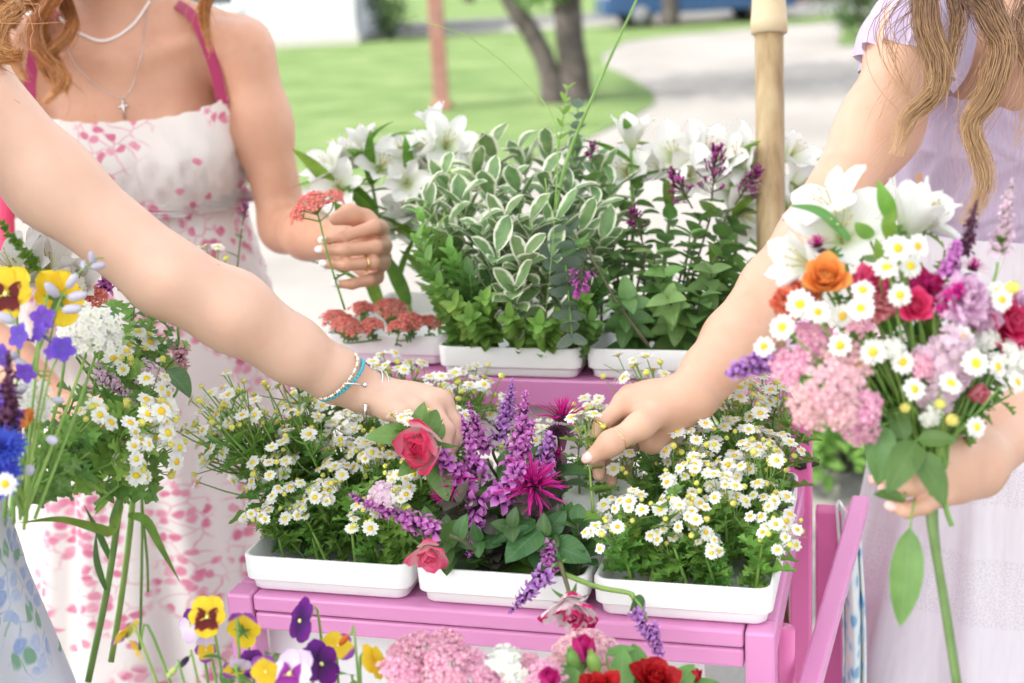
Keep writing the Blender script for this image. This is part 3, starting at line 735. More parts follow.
# printed cloth: sprigs of petals scattered over the cloth's own surface (uv in metres)
def printmat(name, base, cols, leafc=None, scale=8.6, petal=66, rough=.8, thin=.2, seed=0.0, density=.46, weave=.25):
    g = N(name).set(rough, .2, sheen=.2)
    uv = g.n('UVMap', uv_map='uv').outputs[0]
    mp = g.n('Mapping'); g.l(uv, mp.inputs[0]); mp.inputs['Location'].default_value = (seed, seed*.7, 0)
    wv = g.n('TexNoise', Scale=24.0, Detail=2.0); g.l(mp.outputs[0], wv.inputs['Vector'])
    ad = g.n('VectorMath', operation='MULTIPLY_ADD'); g.l(wv.outputs['Color'], ad.inputs[0]); ad.inputs[1].default_value = (.022, .022, 0); g.l(mp.outputs[0], ad.inputs[2])
    st = g.n('Mapping'); g.l(ad.outputs[0], st.inputs[0]); st.inputs['Scale'].default_value = (1.35, .8, 1)
    big = g.n('TexVoronoi', Scale=scale, Randomness=.8, voronoi_dimensions='2D'); g.l(st.outputs[0], big.inputs['Vector'])
    sm = g.n('TexVoronoi', Scale=float(petal), Randomness=.9, voronoi_dimensions='2D'); g.l(ad.outputs[0], sm.inputs['Vector'])
    spc = g.n('SeparateColor'); g.l(big.outputs['Color'], spc.inputs[0]); sps = g.n('SeparateColor'); g.l(sm.outputs['Color'], sps.inputs[0])
    inside = g.ramp(big.outputs['Distance'], [(.38, (1, 1, 1)), (.46, (0, 0, 0))])
    pet = g.ramp(sm.outputs['Distance'], [(.34, (1, 1, 1)), (.54, (0, 0, 0))])
    keep = g.math('GREATER_THAN', sps.outputs[0], 1-density-.18); on = g.math('GREATER_THAN', spc.outputs[0], .12)
    mk = g.math('MULTIPLY', g.math('MULTIPLY', inside, pet), g.math('MULTIPLY', keep, on))
    scat = g.math('MULTIPLY', pet, g.math('GREATER_THAN', sps.outputs[1], .955)); mk = g.math('MAXIMUM', mk, scat)
    nz = g.n('TexNoise', Scale=170.0, Detail=2.0); g.l(mp.outputs[0], nz.inputs['Vector'])
    pc = g.ramp(g.math('ADD', g.math('MULTIPLY', sps.outputs[2], .5), g.math('MULTIPLY', nz.outputs[0], .6)), cols)
    if leafc: pc = g.mix(g.math('GREATER_THAN', sps.outputs[1], .66), pc, leafc)
    ed_ = g.n('TexVoronoi', Scale=float(petal)*.55, feature='DISTANCE_TO_EDGE', voronoi_dimensions='2D'); g.l(ad.outputs[0], ed_.inputs['Vector'])
    vein = g.math('MULTIPLY', g.ramp(ed_.outputs['Distance'], [(.02, (1, 1, 1)), (.06, (0, 0, 0))]), g.math('MULTIPLY', g.ramp(big.outputs['Distance'], [(.36, (1, 1, 1)), (.50, (0, 0, 0))]), on))
    mk = g.math('MAXIMUM', mk, g.math('MULTIPLY', vein, .6))
    c = g.mix(g.math('MULTIPLY', mk, .88), base, pc)
    g.color(c); g.thin(c, thin)
    w = g.n('TexNoise', Scale=900.0, Detail=1.0); g.l(uv, w.inputs['Vector']); g.bump(w.outputs[0], weave, .0006)
    return g.m
m_printA = printmat('rose_print', (.83, .785, .745), [(.2, (.60, .06, .20)), (.5, (.72, .17, .32)), (.85, (.80, .42, .50))])
m_printB = printmat('blue_print', (.72, .76, .83), [(.2, (.26, .38, .70)), (.6, (.42, .54, .80)), (.9, (.60, .68, .86))], (.18, .42, .24), scale=7.5, petal=56, seed=3.3, density=.55)
def crinkle(name, c, c2, sx=420, bumpd=.5, lace=None):
    g = N(name).set(.75, .2, sheen=.15); uv = g.n('UVMap', uv_map='uv').outputs[0]
    mp = g.n('Mapping'); g.l(uv, mp.inputs[0]); mp.inputs['Scale'].default_value = (sx, sx*.10, 1)
    nz = g.n('TexNoise', Scale=1.0, Detail=3.0); g.l(mp.outputs[0], nz.inputs['Vector'])
    a = g.ramp(nz.outputs[0], [(.35, c), (.65, c2)])
    h = nz.outputs[0]
    if lace:
        sp = g.n('SeparateXYZ'); g.l(uv, sp.inputs[0]); band = None
        for z0, z1 in lace:
            q = g.math('MULTIPLY', g.math('GREATER_THAN', sp.outputs[1], z0), g.math('LESS_THAN', sp.outputs[1], z1))
            band = q if band is None else g.math('MAXIMUM', band, q)
        vo = g.n('TexVoronoi', Scale=330.0, voronoi_dimensions='2D'); g.l(uv, vo.inputs['Vector'])
        hole = g.ramp(vo.outputs['Distance'], [(.2, (1, 1, 1)), (.34, (0, 0, 0))])
        a = g.mix(g.math('MULTIPLY', band, g.math('MULTIPLY', hole, .42)), a, (.48, .42, .44))
    g.color(a); g.thin(a, .22); g.bump(h, bumpd, .0012); return g.m
m_lav = crinkle('lavender_crinkle', (.60, .50, .68), (.68, .58, .75)); m_lavskirt = crinkle('pale_lavender_cotton', (.80, .77, .83), (.85, .82, .86), 160, .35, [(-.74, -.655), (-.585, -.535), (-1.0, -.93)])
m_strap = simple('magenta_strap', (.36, .025, .10), .6, .3, sheen=.3); m_coral = simple('coral_ribbon', (.72, .06, .14), .6, .3)

# ---------- person A: floral sundress, behind the stall on the left
def bodymesh(B, zs, hands, name, mat, root, lo, hi, h=.0045):
    """coarse skin for the trunk, fine skin beyond each wrist plane, in one mesh"""
    cut = [(np.asarray(w), unit(d), rad) for w, d, rad, *_ in hands]
    def far(c):
        ok = np.ones(len(c), bool)
        for w, d, r in cut: ok &= ~(((c-w)@d > 0) & (np.linalg.norm(c-w, axis=1) < r))
        return ok
    pcs = [B.net(V(lo[0], lo[1], zs-.62), hi, h, far), B.net(V(lo[0], lo[1], -.05), V(hi[0], hi[1], zs-.617), .012)]
    for w, d, r, a, b in hands:
        w, d = np.asarray(w), unit(d)
        pcs.append(B.net(a, b, .0021, lambda c, w=w, d=d, r=r: ((c-w)@d > -.0025) & (np.linalg.norm(c-w, axis=1) < r+.002)))
    return obj(name, skinmesh(name, pcs, [mat]), root)
def bbox(pts, pad=.03): p = np.array(pts); return p.min(0)-pad, p.max(0)+pad

# A
Sa = P(122, 45, 2.17); fa = V(.22, -.97, 0); zsA = Sa[2]
A = Body(); TA, RA = torso(A, Sa, fa, zsA, 1.10)
hdA = TA(0, .035, .235); LA, HRA = head(A, hdA, V(.45, -.85, -.25))
A.cone(TA(0, .0, .12), hdA+V(0, 0, -.06), .05, .045, .03)
shL, elL = P(245, 54, 2.16), P(285, 227, 2.20); wrL = P(352, 247, 1.925)
A.chain([shL, shL*.6+elL*.4, elL], [.046, .0405, .036], .04); A.chain([elL, elL*.62+wrL*.38, wrL], [.039, .036, .024], .02)
fy = [228, 247, 263, 281]
mcpA = [P(380, fy[0]+1, 1.885), P(383, fy[1]-1, 1.88), P(382, fy[2]-1, 1.88), P(376, fy[3]-4, 1.885)]
finA = [[P(374, fy[0]-1, 1.838), P(345, fy[0]+8, 1.822), P(325, fy[0]+12, 1.832)], [P(376, fy[1], 1.832), P(345, fy[1]+3, 1.814), P(322, fy[1]+3, 1.826)],
        [P(373, fy[2], 1.832), P(347, fy[2]+2, 1.814), P(326, fy[2]+1, 1.826)], [P(369, fy[3]-1, 1.838), P(352, fy[3]+3, 1.824), P(338, fy[3]+3, 1.83)]]
thA = [P(362, 238, 1.90), P(364, 220, 1.87), P(350, 214, 1.85), P(335, 219, 1.842)]
hand(A, wrL, mcpA, finA, thA, .0078, .0118, .021)
shR, elR, wrR = P(2, 56, 2.17), P(-28, 330, 2.12), P(70, 418, 1.87)
A.chain([shR, shR*.6+elR*.4, elR], [.05, .0455, .039], .04); A.chain([elR, elR*.6+wrR*.4, wrR], [.039, .038, .025], .02)
mcpA2 = [P(122, 412, 1.825), P(124, 430, 1.82), P(123, 447, 1.822), P(118, 462, 1.83)]
finA2 = [[P(140, 417, 1.80), P(136, 420, 1.77), P(116, 420, 1.768)], [P(143, 435, 1.80), P(138, 438, 1.765), P(118, 439, 1.762)], [P(141, 452, 1.80), P(136, 455, 1.768), P(117, 456, 1.765)], [P(134, 466, 1.81), P(138, 468, 1.785), P(126, 472, 1.775)]]
thA2 = [P(88, 412, 1.85), P(108, 402, 1.82), P(125, 400, 1.80), P(138, 406, 1.785)]
hand(A, wrR, mcpA2, finA2, thA2, .0082)
pa = thing('person', 'person in a rose printed white sundress and pearl necklace reaching across the rear trays', 'person', (Sa[0], Sa[1], 0))
def rooted(root):                        # child meshes are built in world coordinates; shift them into the root's space
    for o in list(root.children_recursive):
        if o.parent is root: o.location = o.location-root.location
dL, dR = wrL-elL, wrR-elR
b1 = bbox(mcpA+sum(finA, [])+thA+[wrL]); b2 = bbox(mcpA2+sum(finA2, [])+thA2+[wrR])
lo = np.minimum(TA(-.3, -.2, 0), TA(.3, .2, 0)); hi = np.maximum(TA(-.3, -.2, 0), TA(.3, .2, 0))
allp = np.array([shL, elL, wrL, shR, elR, wrR, lo, hi]+mcpA+mcpA2); lo, hi = allp.min(0)-.09, allp.max(0)+.09; hi[2] = hdA[2]+.16
bodymesh(A, zsA, [(wrL, dL, .16)+b1, (wrR, dR, .16)+b2], 'body', m_skinA, pa, lo, hi)
face_parts(LA, HRA, pa)
for f in finA: nail([f[1], f[2]], D(-.25, .15, 1), .0072, pa, m_nailW, None)
nail(finA2[3][1:], D(.3, -.2, 1), .0066, pa, m_nailW, None)
ring(pa, finA[2][0]*.72+finA[2][1]*.28, finA[2][1]-finA[2][0], .0096)
k = MB()
loft(k, TA, [(-.092, 0, .006, .188, .122, .012, 30, .018), (-.165, 0, .008, .190, .124, .022, 26, .040), (-.215, 0, .004, .174, .120, .024, 30, .028), (-.236, 0, 0, .162, .112, .008, 34, .006), (-.265, 0, 0, .162, .114, .014, 22, 0), (-.38, 0, -.005, .186, .142, .020, 15, 0), (-.55, 0, -.01, .212, .175, .026, 13, 0), (-1.28, 0, 0, .36, .33, .045, 12, 0)],
     top=lambda th: .012*np.cos(2*(th-pi/2))*-1+.016*np.abs(np.cos(th))**3+.0012*np.sin(th*38))
part('dress', k, m_printA, pa)
k = MB()                                 # little frill at the waist
loft(k, TA, [(-.226, .0, 0, .164, .116, .012, 34, .006), (-.250, 0, 0, .178, .130, .05, 17, .004)], top=None); part('waist_frill', k, m_printA, pa)
k = MB()
for s, pts in ((1, [TA(.138, .094, -.092), TA(.130, .080, -.03), TA(.108, .045, .038), TA(.07, -.03, .05), TA(.05, -.09, -.05)]), (-1, [TA(-.138, .094, -.092), TA(-.130, .080, -.03), TA(-.108, .045, .038), TA(-.07, -.03, .05), TA(-.05, -.09, -.05)])):
    c = curve(pts, 20); c2 = np.gradient(c, axis=0); w = np.cross(c2, V(*(RA@V(s*.2, 1, .3)))); w /= np.linalg.norm(w, axis=1)[:, None]
    nrm = np.cross(w, c2); nrm /= np.linalg.norm(nrm, axis=1)[:, None]
    st = MB(); n_ = 20; vs_ = np.concatenate([c+w*.0085, c-w*.0085, c-w*.0085+nrm*.0025, c+w*.0085+nrm*.0025])
    st.add(vs_, [(a*n_+i, a*n_+i+1, b*n_+i+1, b*n_+i) for a, b in ((0, 1), (1, 2), (2, 3), (3, 0)) for i in range(n_-1)]); part('shoulder_strap', st, m_strap, pa, False)
st = MB(); c = curve([P(6, 150, 2.12), P(5, 215, 2.10), P(10, 280, 2.09)], 12)
st.tube(c, [.011, .014, .013], 8); part('ribbon', st, m_coral, pa)
def neckpts(x0, x1, y0, y1, sag, d0, dm):   # pixel arc hanging in front of the chest
    return [P(x0, y0, d0), P(x0*.8+x1*.2, y0+(sag-y0)*.62, (d0+dm*2)/3), P((x0+x1)/2, sag, dm), P(x0*.2+x1*.8, y1+(sag-y1)*.62, (d0+dm*2)/3), P(x1, y1, d0)]
def onchest(pts, lift=.002, n=60):          # lay a cord on the skin: march each point along the view until the body is met
    c = curve(pts, n); out = []
    for p in c:
        r = unit(p-CAM); t0 = np.linalg.norm(p-CAM)-.16; t = t0; hit = None
        for _ in range(60):
            q = CAM+r*t; d = 1.0
            for a, b, kk, fn in A.p:
                if (q > a-.15).all() and (q < b+.15).all():
                    v = float(fn(q[0], q[1], q[2])); hh = max(kk-abs(d-v), 0)/kk; d = min(d, v)-hh*hh*kk*.25
            if d < lift: hit = q; break
            t += max(min(d, .05)*.7, .0006)
            if t > t0+.4: break
        out.append(hit if hit is not None else p)
    o = np.array(out); 
    for _ in range(3): o[1:-1] = (o[:-2]+2*o[1:-1]+o[2:])/4
    return o
try:
    k = MB(); nk = onchest(neckpts(60, 149, 18, 2, 41, 2.12, 2.1), .0028, 64)
    for i, p in enumerate(nk): k.ball(p, .0024, 0, 6, 8)
    part('pearl_necklace', k, m_pearl, pa)
    k = MB(); nk = onchest([P(64, 40, 2.1), P(80, 70, 2.1), P(122, 98, 2.1), P(140, 60, 2.1), P(147, 10, 2.1)], .0012, 60)
    k.tube(nk, .0005, 5); pe = part('pendant_chain', k, m_silver, pa)
    k = MB(); c = onchest([P(122, 99, 2.1), P(125, 119, 2.1)], .003, 6)
    k.tube([c[0], c[-1]], .0017, 6); m_ = c[0]*.62+c[-1]*.38; k.tube([m_-CR*.0075-CU*.001, m_+CR*.0075+CU*.002], .0017, 6); part('cross', k, m_silver, pe)
except Exception as ex: print('necklace', ex)
k = MB(); haircap(k, LA, -.09, 700, .35)
for gd, rl, n in (([P(70, -70, 2.06), P(58, -20, 2.03), P(52, 40, 2.02), P(58, 100, 2.0)], .016, 200), ([P(60, -70, 2.1), P(40, -20, 2.06), P(18, 20, 2.03), P(20, 75, 2.0)], .022, 260), ([P(40, -60, 2.12), P(15, -10, 2.08), P(-8, 30, 2.06), P(8, 60, 2.04)], .022, 200),
                  ([P(190, -80, 2.1), P(208, -30, 2.06), P(212, 10, 2.045), P(199, 58, 2.04)], .012, 190), ([P(60, -40, 2.08), P(66, 10, 2.05), P(52, 60, 2.03), P(62, 92, 2.01)], .014, 150), ([P(50, -30, 2.05), P(40, 25, 2.02), P(58, 70, 2.0), P(46, 112, 1.99)], .013, 170)):
    hairlock(k, gd, n, .010, .004, 2, ringlet=rl, rt=1.6, sr=.0007)
part('hair', k, m_hairA, pa); rooted(pa)

# B: reaching in from the left, only her arm and the edge of her skirt in view
shB, wrB = P(-52, 66, 1.42), P(364, 391, 1.545)
Sb = shB+V(-.150, -.085, 0); fb = V(.62, .78, 0); zsB = shB[2]+.01
Bd = Body(); TB, RB = torso(Bd, Sb, fb, zsB, .95)
hdB = TB(0, .05, .235); LB, HRB = head(Bd, hdB, V(.7, .7, -.35)); Bd.cone(TB(0, 0, .12), hdB+V(0, 0, -.06), .05, .045, .03)
elB = P(166, 277, 1.43)
mid1 = P(52, 183, 1.42); 
Bd.cone(TB(.10, 0, .0), shB, .042, .045, .03) if np.linalg.norm(TB(.165, 0, 0)-shB) < np.linalg.norm(TB(-.165, 0, 0)-shB) else Bd.cone(TB(-.10, 0, 0), shB, .042, .045, .03)
Bd.chain([shB, mid1, elB], [.0450, .0405, .0390], .03)
f1, f2, f3 = P(232, 311, 1.46), P(292, 350, 1.495), P(335, 375, 1.525)
Bd.chain([elB, f1, f2, f3, wrB], [.0390, .0405, .0335, .0280, .0245], .015)
mcpB = [P(441, 404, 1.545), P(428, 405, 1.525), P(415, 409, 1.508), P(402, 414, 1.495)]
finB = [[P(455, 424, 1.535), P(455, 441, 1.525), P(448, 455, 1.515)], [P(447, 431, 1.508), P(444, 450, 1.497), P(432, 464, 1.492)], [P(433, 436, 1.49), P(430, 452, 1.482), P(420, 464, 1.48)], [P(416, 437, 1.478), P(414, 450, 1.473), P(406, 460, 1.472)]]
thB = [P(386, 402, 1.56), P(415, 420, 1.578), P(436, 434, 1.565), P(444, 452, 1.545)]
hand(Bd, P(372, 394, 1.545), mcpB, finB, thB, .0077, .0122, .023)
Bd.cone(P(376, 395, 1.545), P(436, 403, 1.54), .017, .0145, .015)
shB2 = Sb+(Sb-shB)*V(1, 1, 0)+V(0, 0, -.005); elB2 = shB2+V(.02, .02, -.28); wrB2 = P(-175, 505, 1.25)
Bd.chain([shB2, elB2], [.05, .04], .04); Bd.chain([elB2, wrB2], [.04, .025], .02)
hx = unit(wrB2-elB2); hy = V(0, 0, -1); hz = unit(np.cross(hx, hy))
q = lambda a, b, c: wrB2+hx*a+hy*b+hz*c
mcpB2 = [q(.078, -.025, 0), q(.082, -.006, .004), q(.08, .013, .004), q(.073, .03, 0)]
finB2 = [[q(.10, -.025+i*.019, .028), q(.085, -.025+i*.019, .05), q(.062, -.025+i*.019, .048)] for i in range(4)]
hand(Bd, wrB2, mcpB2, finB2, [q(.02, -.02, .02), q(.05, -.035, .04), q(.075, -.035, .055), q(.09, -.025, .062)], .0082)
pb_ = thing('person', 'person reaching in from the left with turquoise bracelets, in a blue flowered white skirt', 'person', (Sb[0], Sb[1], 0))
allp = np.array([shB, elB, wrB, shB2, elB2, wrB2, TB(-.28, -.2, 0), TB(.28, .2, 0), TB(-.28, .2, 0), TB(.28, -.2, 0)]+mcpB+mcpB2+sum(finB2, [])); lo, hi = allp.min(0)-.09, allp.max(0)+.09; hi[2] = hdB[2]+.16
b1 = bbox(mcpB+sum(finB, [])+thB+[wrB])
bodymesh(Bd, zsB, [(wrB, wrB-f3, .17)+b1], 'body', m_skinB, pb_, lo, hi)
face_parts(LB, HRB, pb_)
nail(finB[0][1:], D(.6, -.1, .6), .0068, pb_, m_nailP, None); nail(finB[1][1:], D(.3, -.2, 1), .0068, pb_, m_nailP, None)
k = MB()
loft(k, TB, [(-.10, 0, .005, .158, .114, .012, 26, .014), (-.165, 0, .008, .160, .116, .012, 26, .036), (-.24, 0, 0, .146, .112, .012, 30, .006), (-.38, 0, -.005, .172, .142, .020, 15, 0), (-.55, 0, -.01, .20, .175, .03, 11, 0), (-1.28, 0, 0, .36, .33, .05, 11, 0)])
part('dress', k, m_printB, pb_)
def bracelet(p, ax, rx, ry, rot, r, n, mats, name, tilt=0.0, chain=False):
    R = frame(ax, CU)@rotz(rot)@rotx(tilt); a = np.arange(n)*2*pi/n; k = MB()
    pts = np.asarray(p)+(R[:, 0]*(np.cos(a)*rx)[:, None]+R[:, 1]*(np.sin(a)*ry)[:, None])
    if chain: k.tube(np.vstack([pts, pts[:1]]), r, 6, cap=False)
    else:
        for i, c in enumerate(pts): k.ball(c, r, i % len(mats), 6, 8)
    return part(name, k, mats, pb_)
axB = unit(wrB-f3)
bracelet(P(341, 379, 1.522), axB, .0315, .0300, 0, .0023, 46, [m_turq], 'turquoise_bracelet', .30)
bracelet(P(337, 376, 1.517), axB, .0318, .0300, 0, .0016, 60, [m_pearl, m_pearl, m_gold], 'pearl_bracelet', .18)
bracelet(P(366, 391, 1.546), axB, .0285, .0275, 0, .0010, 48, [m_silver], 'silver_bracelet', .05, True)
bracelet(P(374, 394, 1.548), axB, .0285, .0270, 0, .0007, 48, [m_silver], 'chain_bracelet', -.12, True)
kb = MB(); kb.tube([P(343, 383, 1.485), P(354, 384, 1.487), P(364, 385, 1.496)], [.0011, .0011], 6); kb.ball(P(365, 385, 1.497), .003, 0)
kb.tube([P(365.5, 404, 1.502), P(365, 421, 1.508)], .0019, 8); part('charm', kb, m_silver, pb_)
k = MB()
haircap(k, LB, -.09, 500, .4)
for gd in ([P(-60, -60, 1.5), P(-18, -10, 1.46), P(8, 28, 1.44), P(2, 62, 1.38)], [P(-90, -30, 1.46), P(-40, 10, 1.42), P(-8, 40, 1.39), P(18, 66, 1.375)]) : hairlock(k, [min([LB(s_*.083, .01, -.04) for s_ in (-1, 1)], key=lambda q_: np.linalg.norm(q_-gd[0]))]+gd[1:], 220, .009, .004, 2, ringlet=.012, rt=1.4, sr=.0006)
part('hair', k, m_hairB, pb_); rooted(pb_)

# C: lavender dress on the right, picking a daisy and holding a bouquet
shC = P(916, 42, 1.70); Sc = P(1032, 40, 1.80); fc = V(-.52, -.85, 0); zsC = shC[2]+.005
C = Body(); TC, RC_ = torso(C, Sc, fc, zsC)
hdC = TC(0, .045, .235); LC, HRC = head(C, hdC, V(-.8, -.5, -.35)); C.cone(TC(0, 0, .12), hdC+V(0, 0, -.06), .05, .045, .03)
wrC = P(694, 393, 1.50); elC = P(811, 238, 1.615)
C.cone(TC(.1, 0, 0) if np.linalg.norm(TC(.165, 0, 0)-shC) < np.linalg.norm(TC(-.165, 0, 0)-shC) else TC(-.1, 0, 0), shC, .042, .050, .04)
C.chain([shC, P(879, 128, 1.665), elC], [.048, .0415, .0370], .04)
C.chain([elC, P(776, 289, 1.575), P(735, 341, 1.535), P(710, 372, 1.512), wrC], [.0370, .0385, .0345, .0285, .0265], .015)
mcpC = [P(624, 404, 1.490), P(630, 397, 1.515), P(641, 400, 1.538), P(655, 408, 1.555)]
finC = [[P(602, 424, 1.482), P(595, 444, 1.480), P(596, 461, 1.476)], [P(605, 428, 1.512), P(597, 454, 1.505), P(599, 476, 1.495)], [P(617, 437, 1.535), P(609, 463, 1.525), P(612, 482, 1.514)], [P(634, 440, 1.55), P(627, 462, 1.542), P(627, 477, 1.535)]]
thC = [P(668, 408, 1.490), P(640, 426, 1.458), P(611, 443, 1.447), P(592, 457, 1.455)]
hand(C, P(688, 398, 1.505), mcpC, finC, thC, .0077, .0125, .025)
C.cone(P(684, 404, 1.50), P(652, 441, 1.505), .0200, .0150, .02)
C.cone(P(694, 396, 1.50), P(634, 402, 1.50), .0215, .0155, .015)
shC2 = P(1098, 46, 1.86); elC2 = P(1120, 330, 1.62); wrC2 = P(978, 462, 1.235)
C.chain([shC2, elC2], [.05, .04], .04); C.chain([elC2, elC2*.5+wrC2*.5, wrC2], [.038, .034, .0245], .02)
C.cone(TC(-.1, 0, 0) if np.linalg.norm(TC(-.165, 0, 0)-shC2) < np.linalg.norm(TC(.165, 0, 0)-shC2) else TC(.1, 0, 0), shC2, .042, .050, .04)
mcpC2 = [P(930, 438, 1.185), P(930, 458, 1.178), P(934, 478, 1.175), P(942, 495, 1.182)]
finC2 = [[P(905, 438, 1.165), P(888, 446, 1.172), P(880, 456, 1.19)], [P(905, 464, 1.158), P(888, 472, 1.165), P(878, 478, 1.182)], [P(912, 485, 1.155), P(897, 490, 1.158), P(888, 488, 1.172)], [P(924, 505, 1.16), P(908, 510, 1.16), P(895, 507, 1.168)]]
thC2 = [P(958, 440, 1.24), P(928, 425, 1.245), P(905, 425, 1.24), P(888, 432, 1.225)]
hand(C, wrC2, mcpC2, finC2, thC2, .0077, .0120, .022)
C.cone(wrC2, P(938, 466, 1.19), .021, .016, .02)
pc = thing('person', 'person in a lavender dress with long wavy brown hair holding a bouquet on the right', 'person', (Sc[0], Sc[1], 0))
allp = np.array([shC, elC, wrC, shC2, elC2, wrC2, TC(-.28, -.2, 0), TC(.28, .2, 0), TC(-.28, .2, 0), TC(.28, -.2, 0)]+mcpC+mcpC2); lo, hi = allp.min(0)-.09, allp.max(0)+.09; hi[2] = hdC[2]+.16
b1 = bbox(mcpC+sum(finC, [])+thC+[wrC]); b2 = bbox(mcpC2+sum(finC2, [])+thC2+[wrC2])
bodymesh(C, zsC, [(wrC, wrC-P(735, 341, 1.535), .16)+b1, (wrC2, P(935, 466, 1.19)-wrC2, .16)+b2], 'body', m_skinC, pc, lo, hi)
face_parts(LC, HRC, pc)
nail([thC[2], thC[3]], D(-.25, .5, 1), .0088, pc, m_nailP, None)
for f in (finC2[2], finC2[3], finC2[1]): nail(f[1:], D(-.5, .2, .7), .0068, pc, m_nailP, None)
ring(pc, finC[0][0]*.9+finC[0][1]*.1, finC[0][1]-mcpC[0], .0105); ring(pc, thC[1]*.25+thC[2]*.75, thC[2]-thC[1], .0118); ring(pc, finC[2][0], finC[2][1]-mcpC[2], .0105, .0016)
k = MB()
loft(k, TC, [(-.060, 0, .006, .166, .118, .010, 22, .012), (-.14, 0, .008, .172, .120, .014, 15, .038), (-.225, 0, .002, .160, .118, .012, 22, .014), (-.26, 0, 0, .150, .114, .008, 30, 0)],
     top=lambda th: -.03*np.exp(-((th-pi/2)/.5)**2)+.02*np.abs(np.cos(th))**2+.003*np.sin(th*30))
part('bodice', k, m_lav, pc)
k = MB()
loft(k, TC, [(-.255, 0, 0, .152, .117, .010, 30, 0), (-.38, 0, -.005, .170, .142, .022, 17, 0), (-.55, 0, -.01, .186, .172, .028, 14, 0), (-.66, 0, -.01, .202, .186, .03, 14, 0), (-1.28, 0, 0, .36, .33, .05, 13, 0)])
part('skirt', k, m_lavskirt, pc)
def sleeve(sh, to, name):
    ax = unit(to-sh); R = frame(ax, CU); k = MB(); th = np.linspace(0, 2*pi, 61); vs_ = []; uv = []
    for i, s_ in enumerate(np.linspace(-.055, .040, 16)):
        r = .053+.010*np.sin(pi*i/15)+.004*i/15; a = .002+.005*i/15
        vs_.append(sh+ax*s_+(R[:, 0]*((r+a*np.cos(13*th))*np.cos(th))[:, None]+R[:, 1]*((r+a*np.sin(11*th))*np.sin(th))[:, None])); uv.append(np.stack([th*.06, np.full(61, s_)], 1))
    k.add(np.concatenate(vs_), [(i*61+j, i*61+j+1, (i+1)*61+j+1, (i+1)*61+j) for i in range(15) for j in range(60)], 0, np.concatenate(uv)); part(name, k, m_lav, pc)
sleeve(shC+V(0, 0, -.004), P(879, 128, 1.665), 'sleeve'); sleeve(shC2, elC2, 'sleeve')
k = MB(); haircap(k, LC, -.13, 600, .3, side=.7)
def headstart(L_, p):                   # locks start at whichever temple is nearer
    a = [L_(s_*.083, .012, z_) for s_ in (-1, 1) for z_ in (.0, -.04)]; return min(a, key=lambda q_: np.linalg.norm(q_-p))
def lk(pts, n, rad, w=.012, t=2.0, **kw): hairlock(k, [headstart(LC, P(*pts[1]))]+[P(*p) for p in pts[1:]], n, rad, w, t, sr=.00042, **kw)
lk([(990, -120, 1.60), (940, -40, 1.57), (926, 15, 1.555), (940, 60, 1.55), (934, 92, 1.55), (905, 118, 1.545), (890, 165, 1.545)], 380, .0145, .007, 1.2, tip=.55)
lk([(1005, -110, 1.60), (978, -30, 1.57), (990, 10, 1.55), (1006, 45, 1.54), (990, 90, 1.53), (968, 125, 1.53), (984, 185, 1.52), (958, 238, 1.515)], 480, .0155, .007, 1.5, tip=.4)
lk([(1000, -110, 1.61), (965, -35, 1.58), (960, 20, 1.565), (955, 50, 1.56), (940, 90, 1.555), (918, 112, 1.55)], 90, .010, .008, 1.2)
lk([(1060, -100, 1.62), (1030, -20, 1.58), (1020, 30, 1.56), (1032, 70, 1.55), (1020, 120, 1.54), (1005, 160, 1.53)], 60, .012, .01, 1.2)
lk([(985, -90, 1.60), (935, -20, 1.58), (900, 30, 1.575), (898, 70, 1.57), (880, 115, 1.565), (872, 160, 1.56)], 14, .018, .02, 1.6)
lk([(985, -90, 1.60), (915, 0, 1.58), (892, 50, 1.575), (905, 110, 1.57), (880, 150, 1.565), (866, 190, 1.56)], 9, .02, .02, 1.6)
lk([(1060, -90, 1.70), (1050, 20, 1.66), (1040, 90, 1.64), (1050, 180, 1.62)], 120, .018, .01, 1.6)
part('hair', k, m_hairC, pc); rooted(pc)
rng = np.random.default_rng(23); random.seed(5)
# ------------------------------------------------------------------ plant materials
m_stem = leafmat('green_stem', (0.176, 0.320, 0.060), (0.243, 0.410, 0.090), thin=.1, vary=.15)
m_stemdk = leafmat('dark_stem', (.09, .08, .045), (.13, .14, .055), thin=.05, vary=.15)
m_fleaf = leafmat('feverfew_leaf', (0.128, 0.281, 0.046), (0.219, 0.406, 0.073), thin=.35, vary=.2)
m_dleaf = leafmat('dark_leaf', (0.047, 0.128, 0.036), (0.081, 0.192, 0.054), vein=(.12, .24, .09, 1), thin=.25, vary=.15)
m_gleaf = leafmat('glossy_leaf', (0.078, 0.194, 0.038), (0.132, 0.272, 0.063), vein=(.15, .28, .10, 1), thin=.3, vary=.2)
m_lleaf = leafmat('light_leaf', (0.176, 0.352, 0.066), (0.253, 0.440, 0.099), thin=.4, vary=.2)
m_vleaf = leafmat('variegated_leaf', (0.121, 0.237, 0.081), (0.227, 0.358, 0.130), vein=(.20, .33, .15, 1), margin=(.78, .79, .62, 1), thin=.25, vary=.18, nscale=70)
m_eleaf = leafmat('eucalyptus_leaf', (.20, .29, .22), (.27, .36, .28), thin=.2, vary=.12, rough=.6)
m_lilacleaf = leafmat('lilac_leaf', (0.116, 0.236, 0.054), (0.194, 0.337, 0.090), vein=(.19, .31, .12, 1), thin=.3, vary=.2)
m_lilyleaf = leafmat('lily_leaf', (.11, .24, .03), (.20, .36, .05), thin=.4, vary=.2)
m_purpleaf = leafmat('purple_leaf', (.06, .05, .045), (.085, .10, .05), vein=(.14, .10, .10, 1), thin=.15, vary=.15)
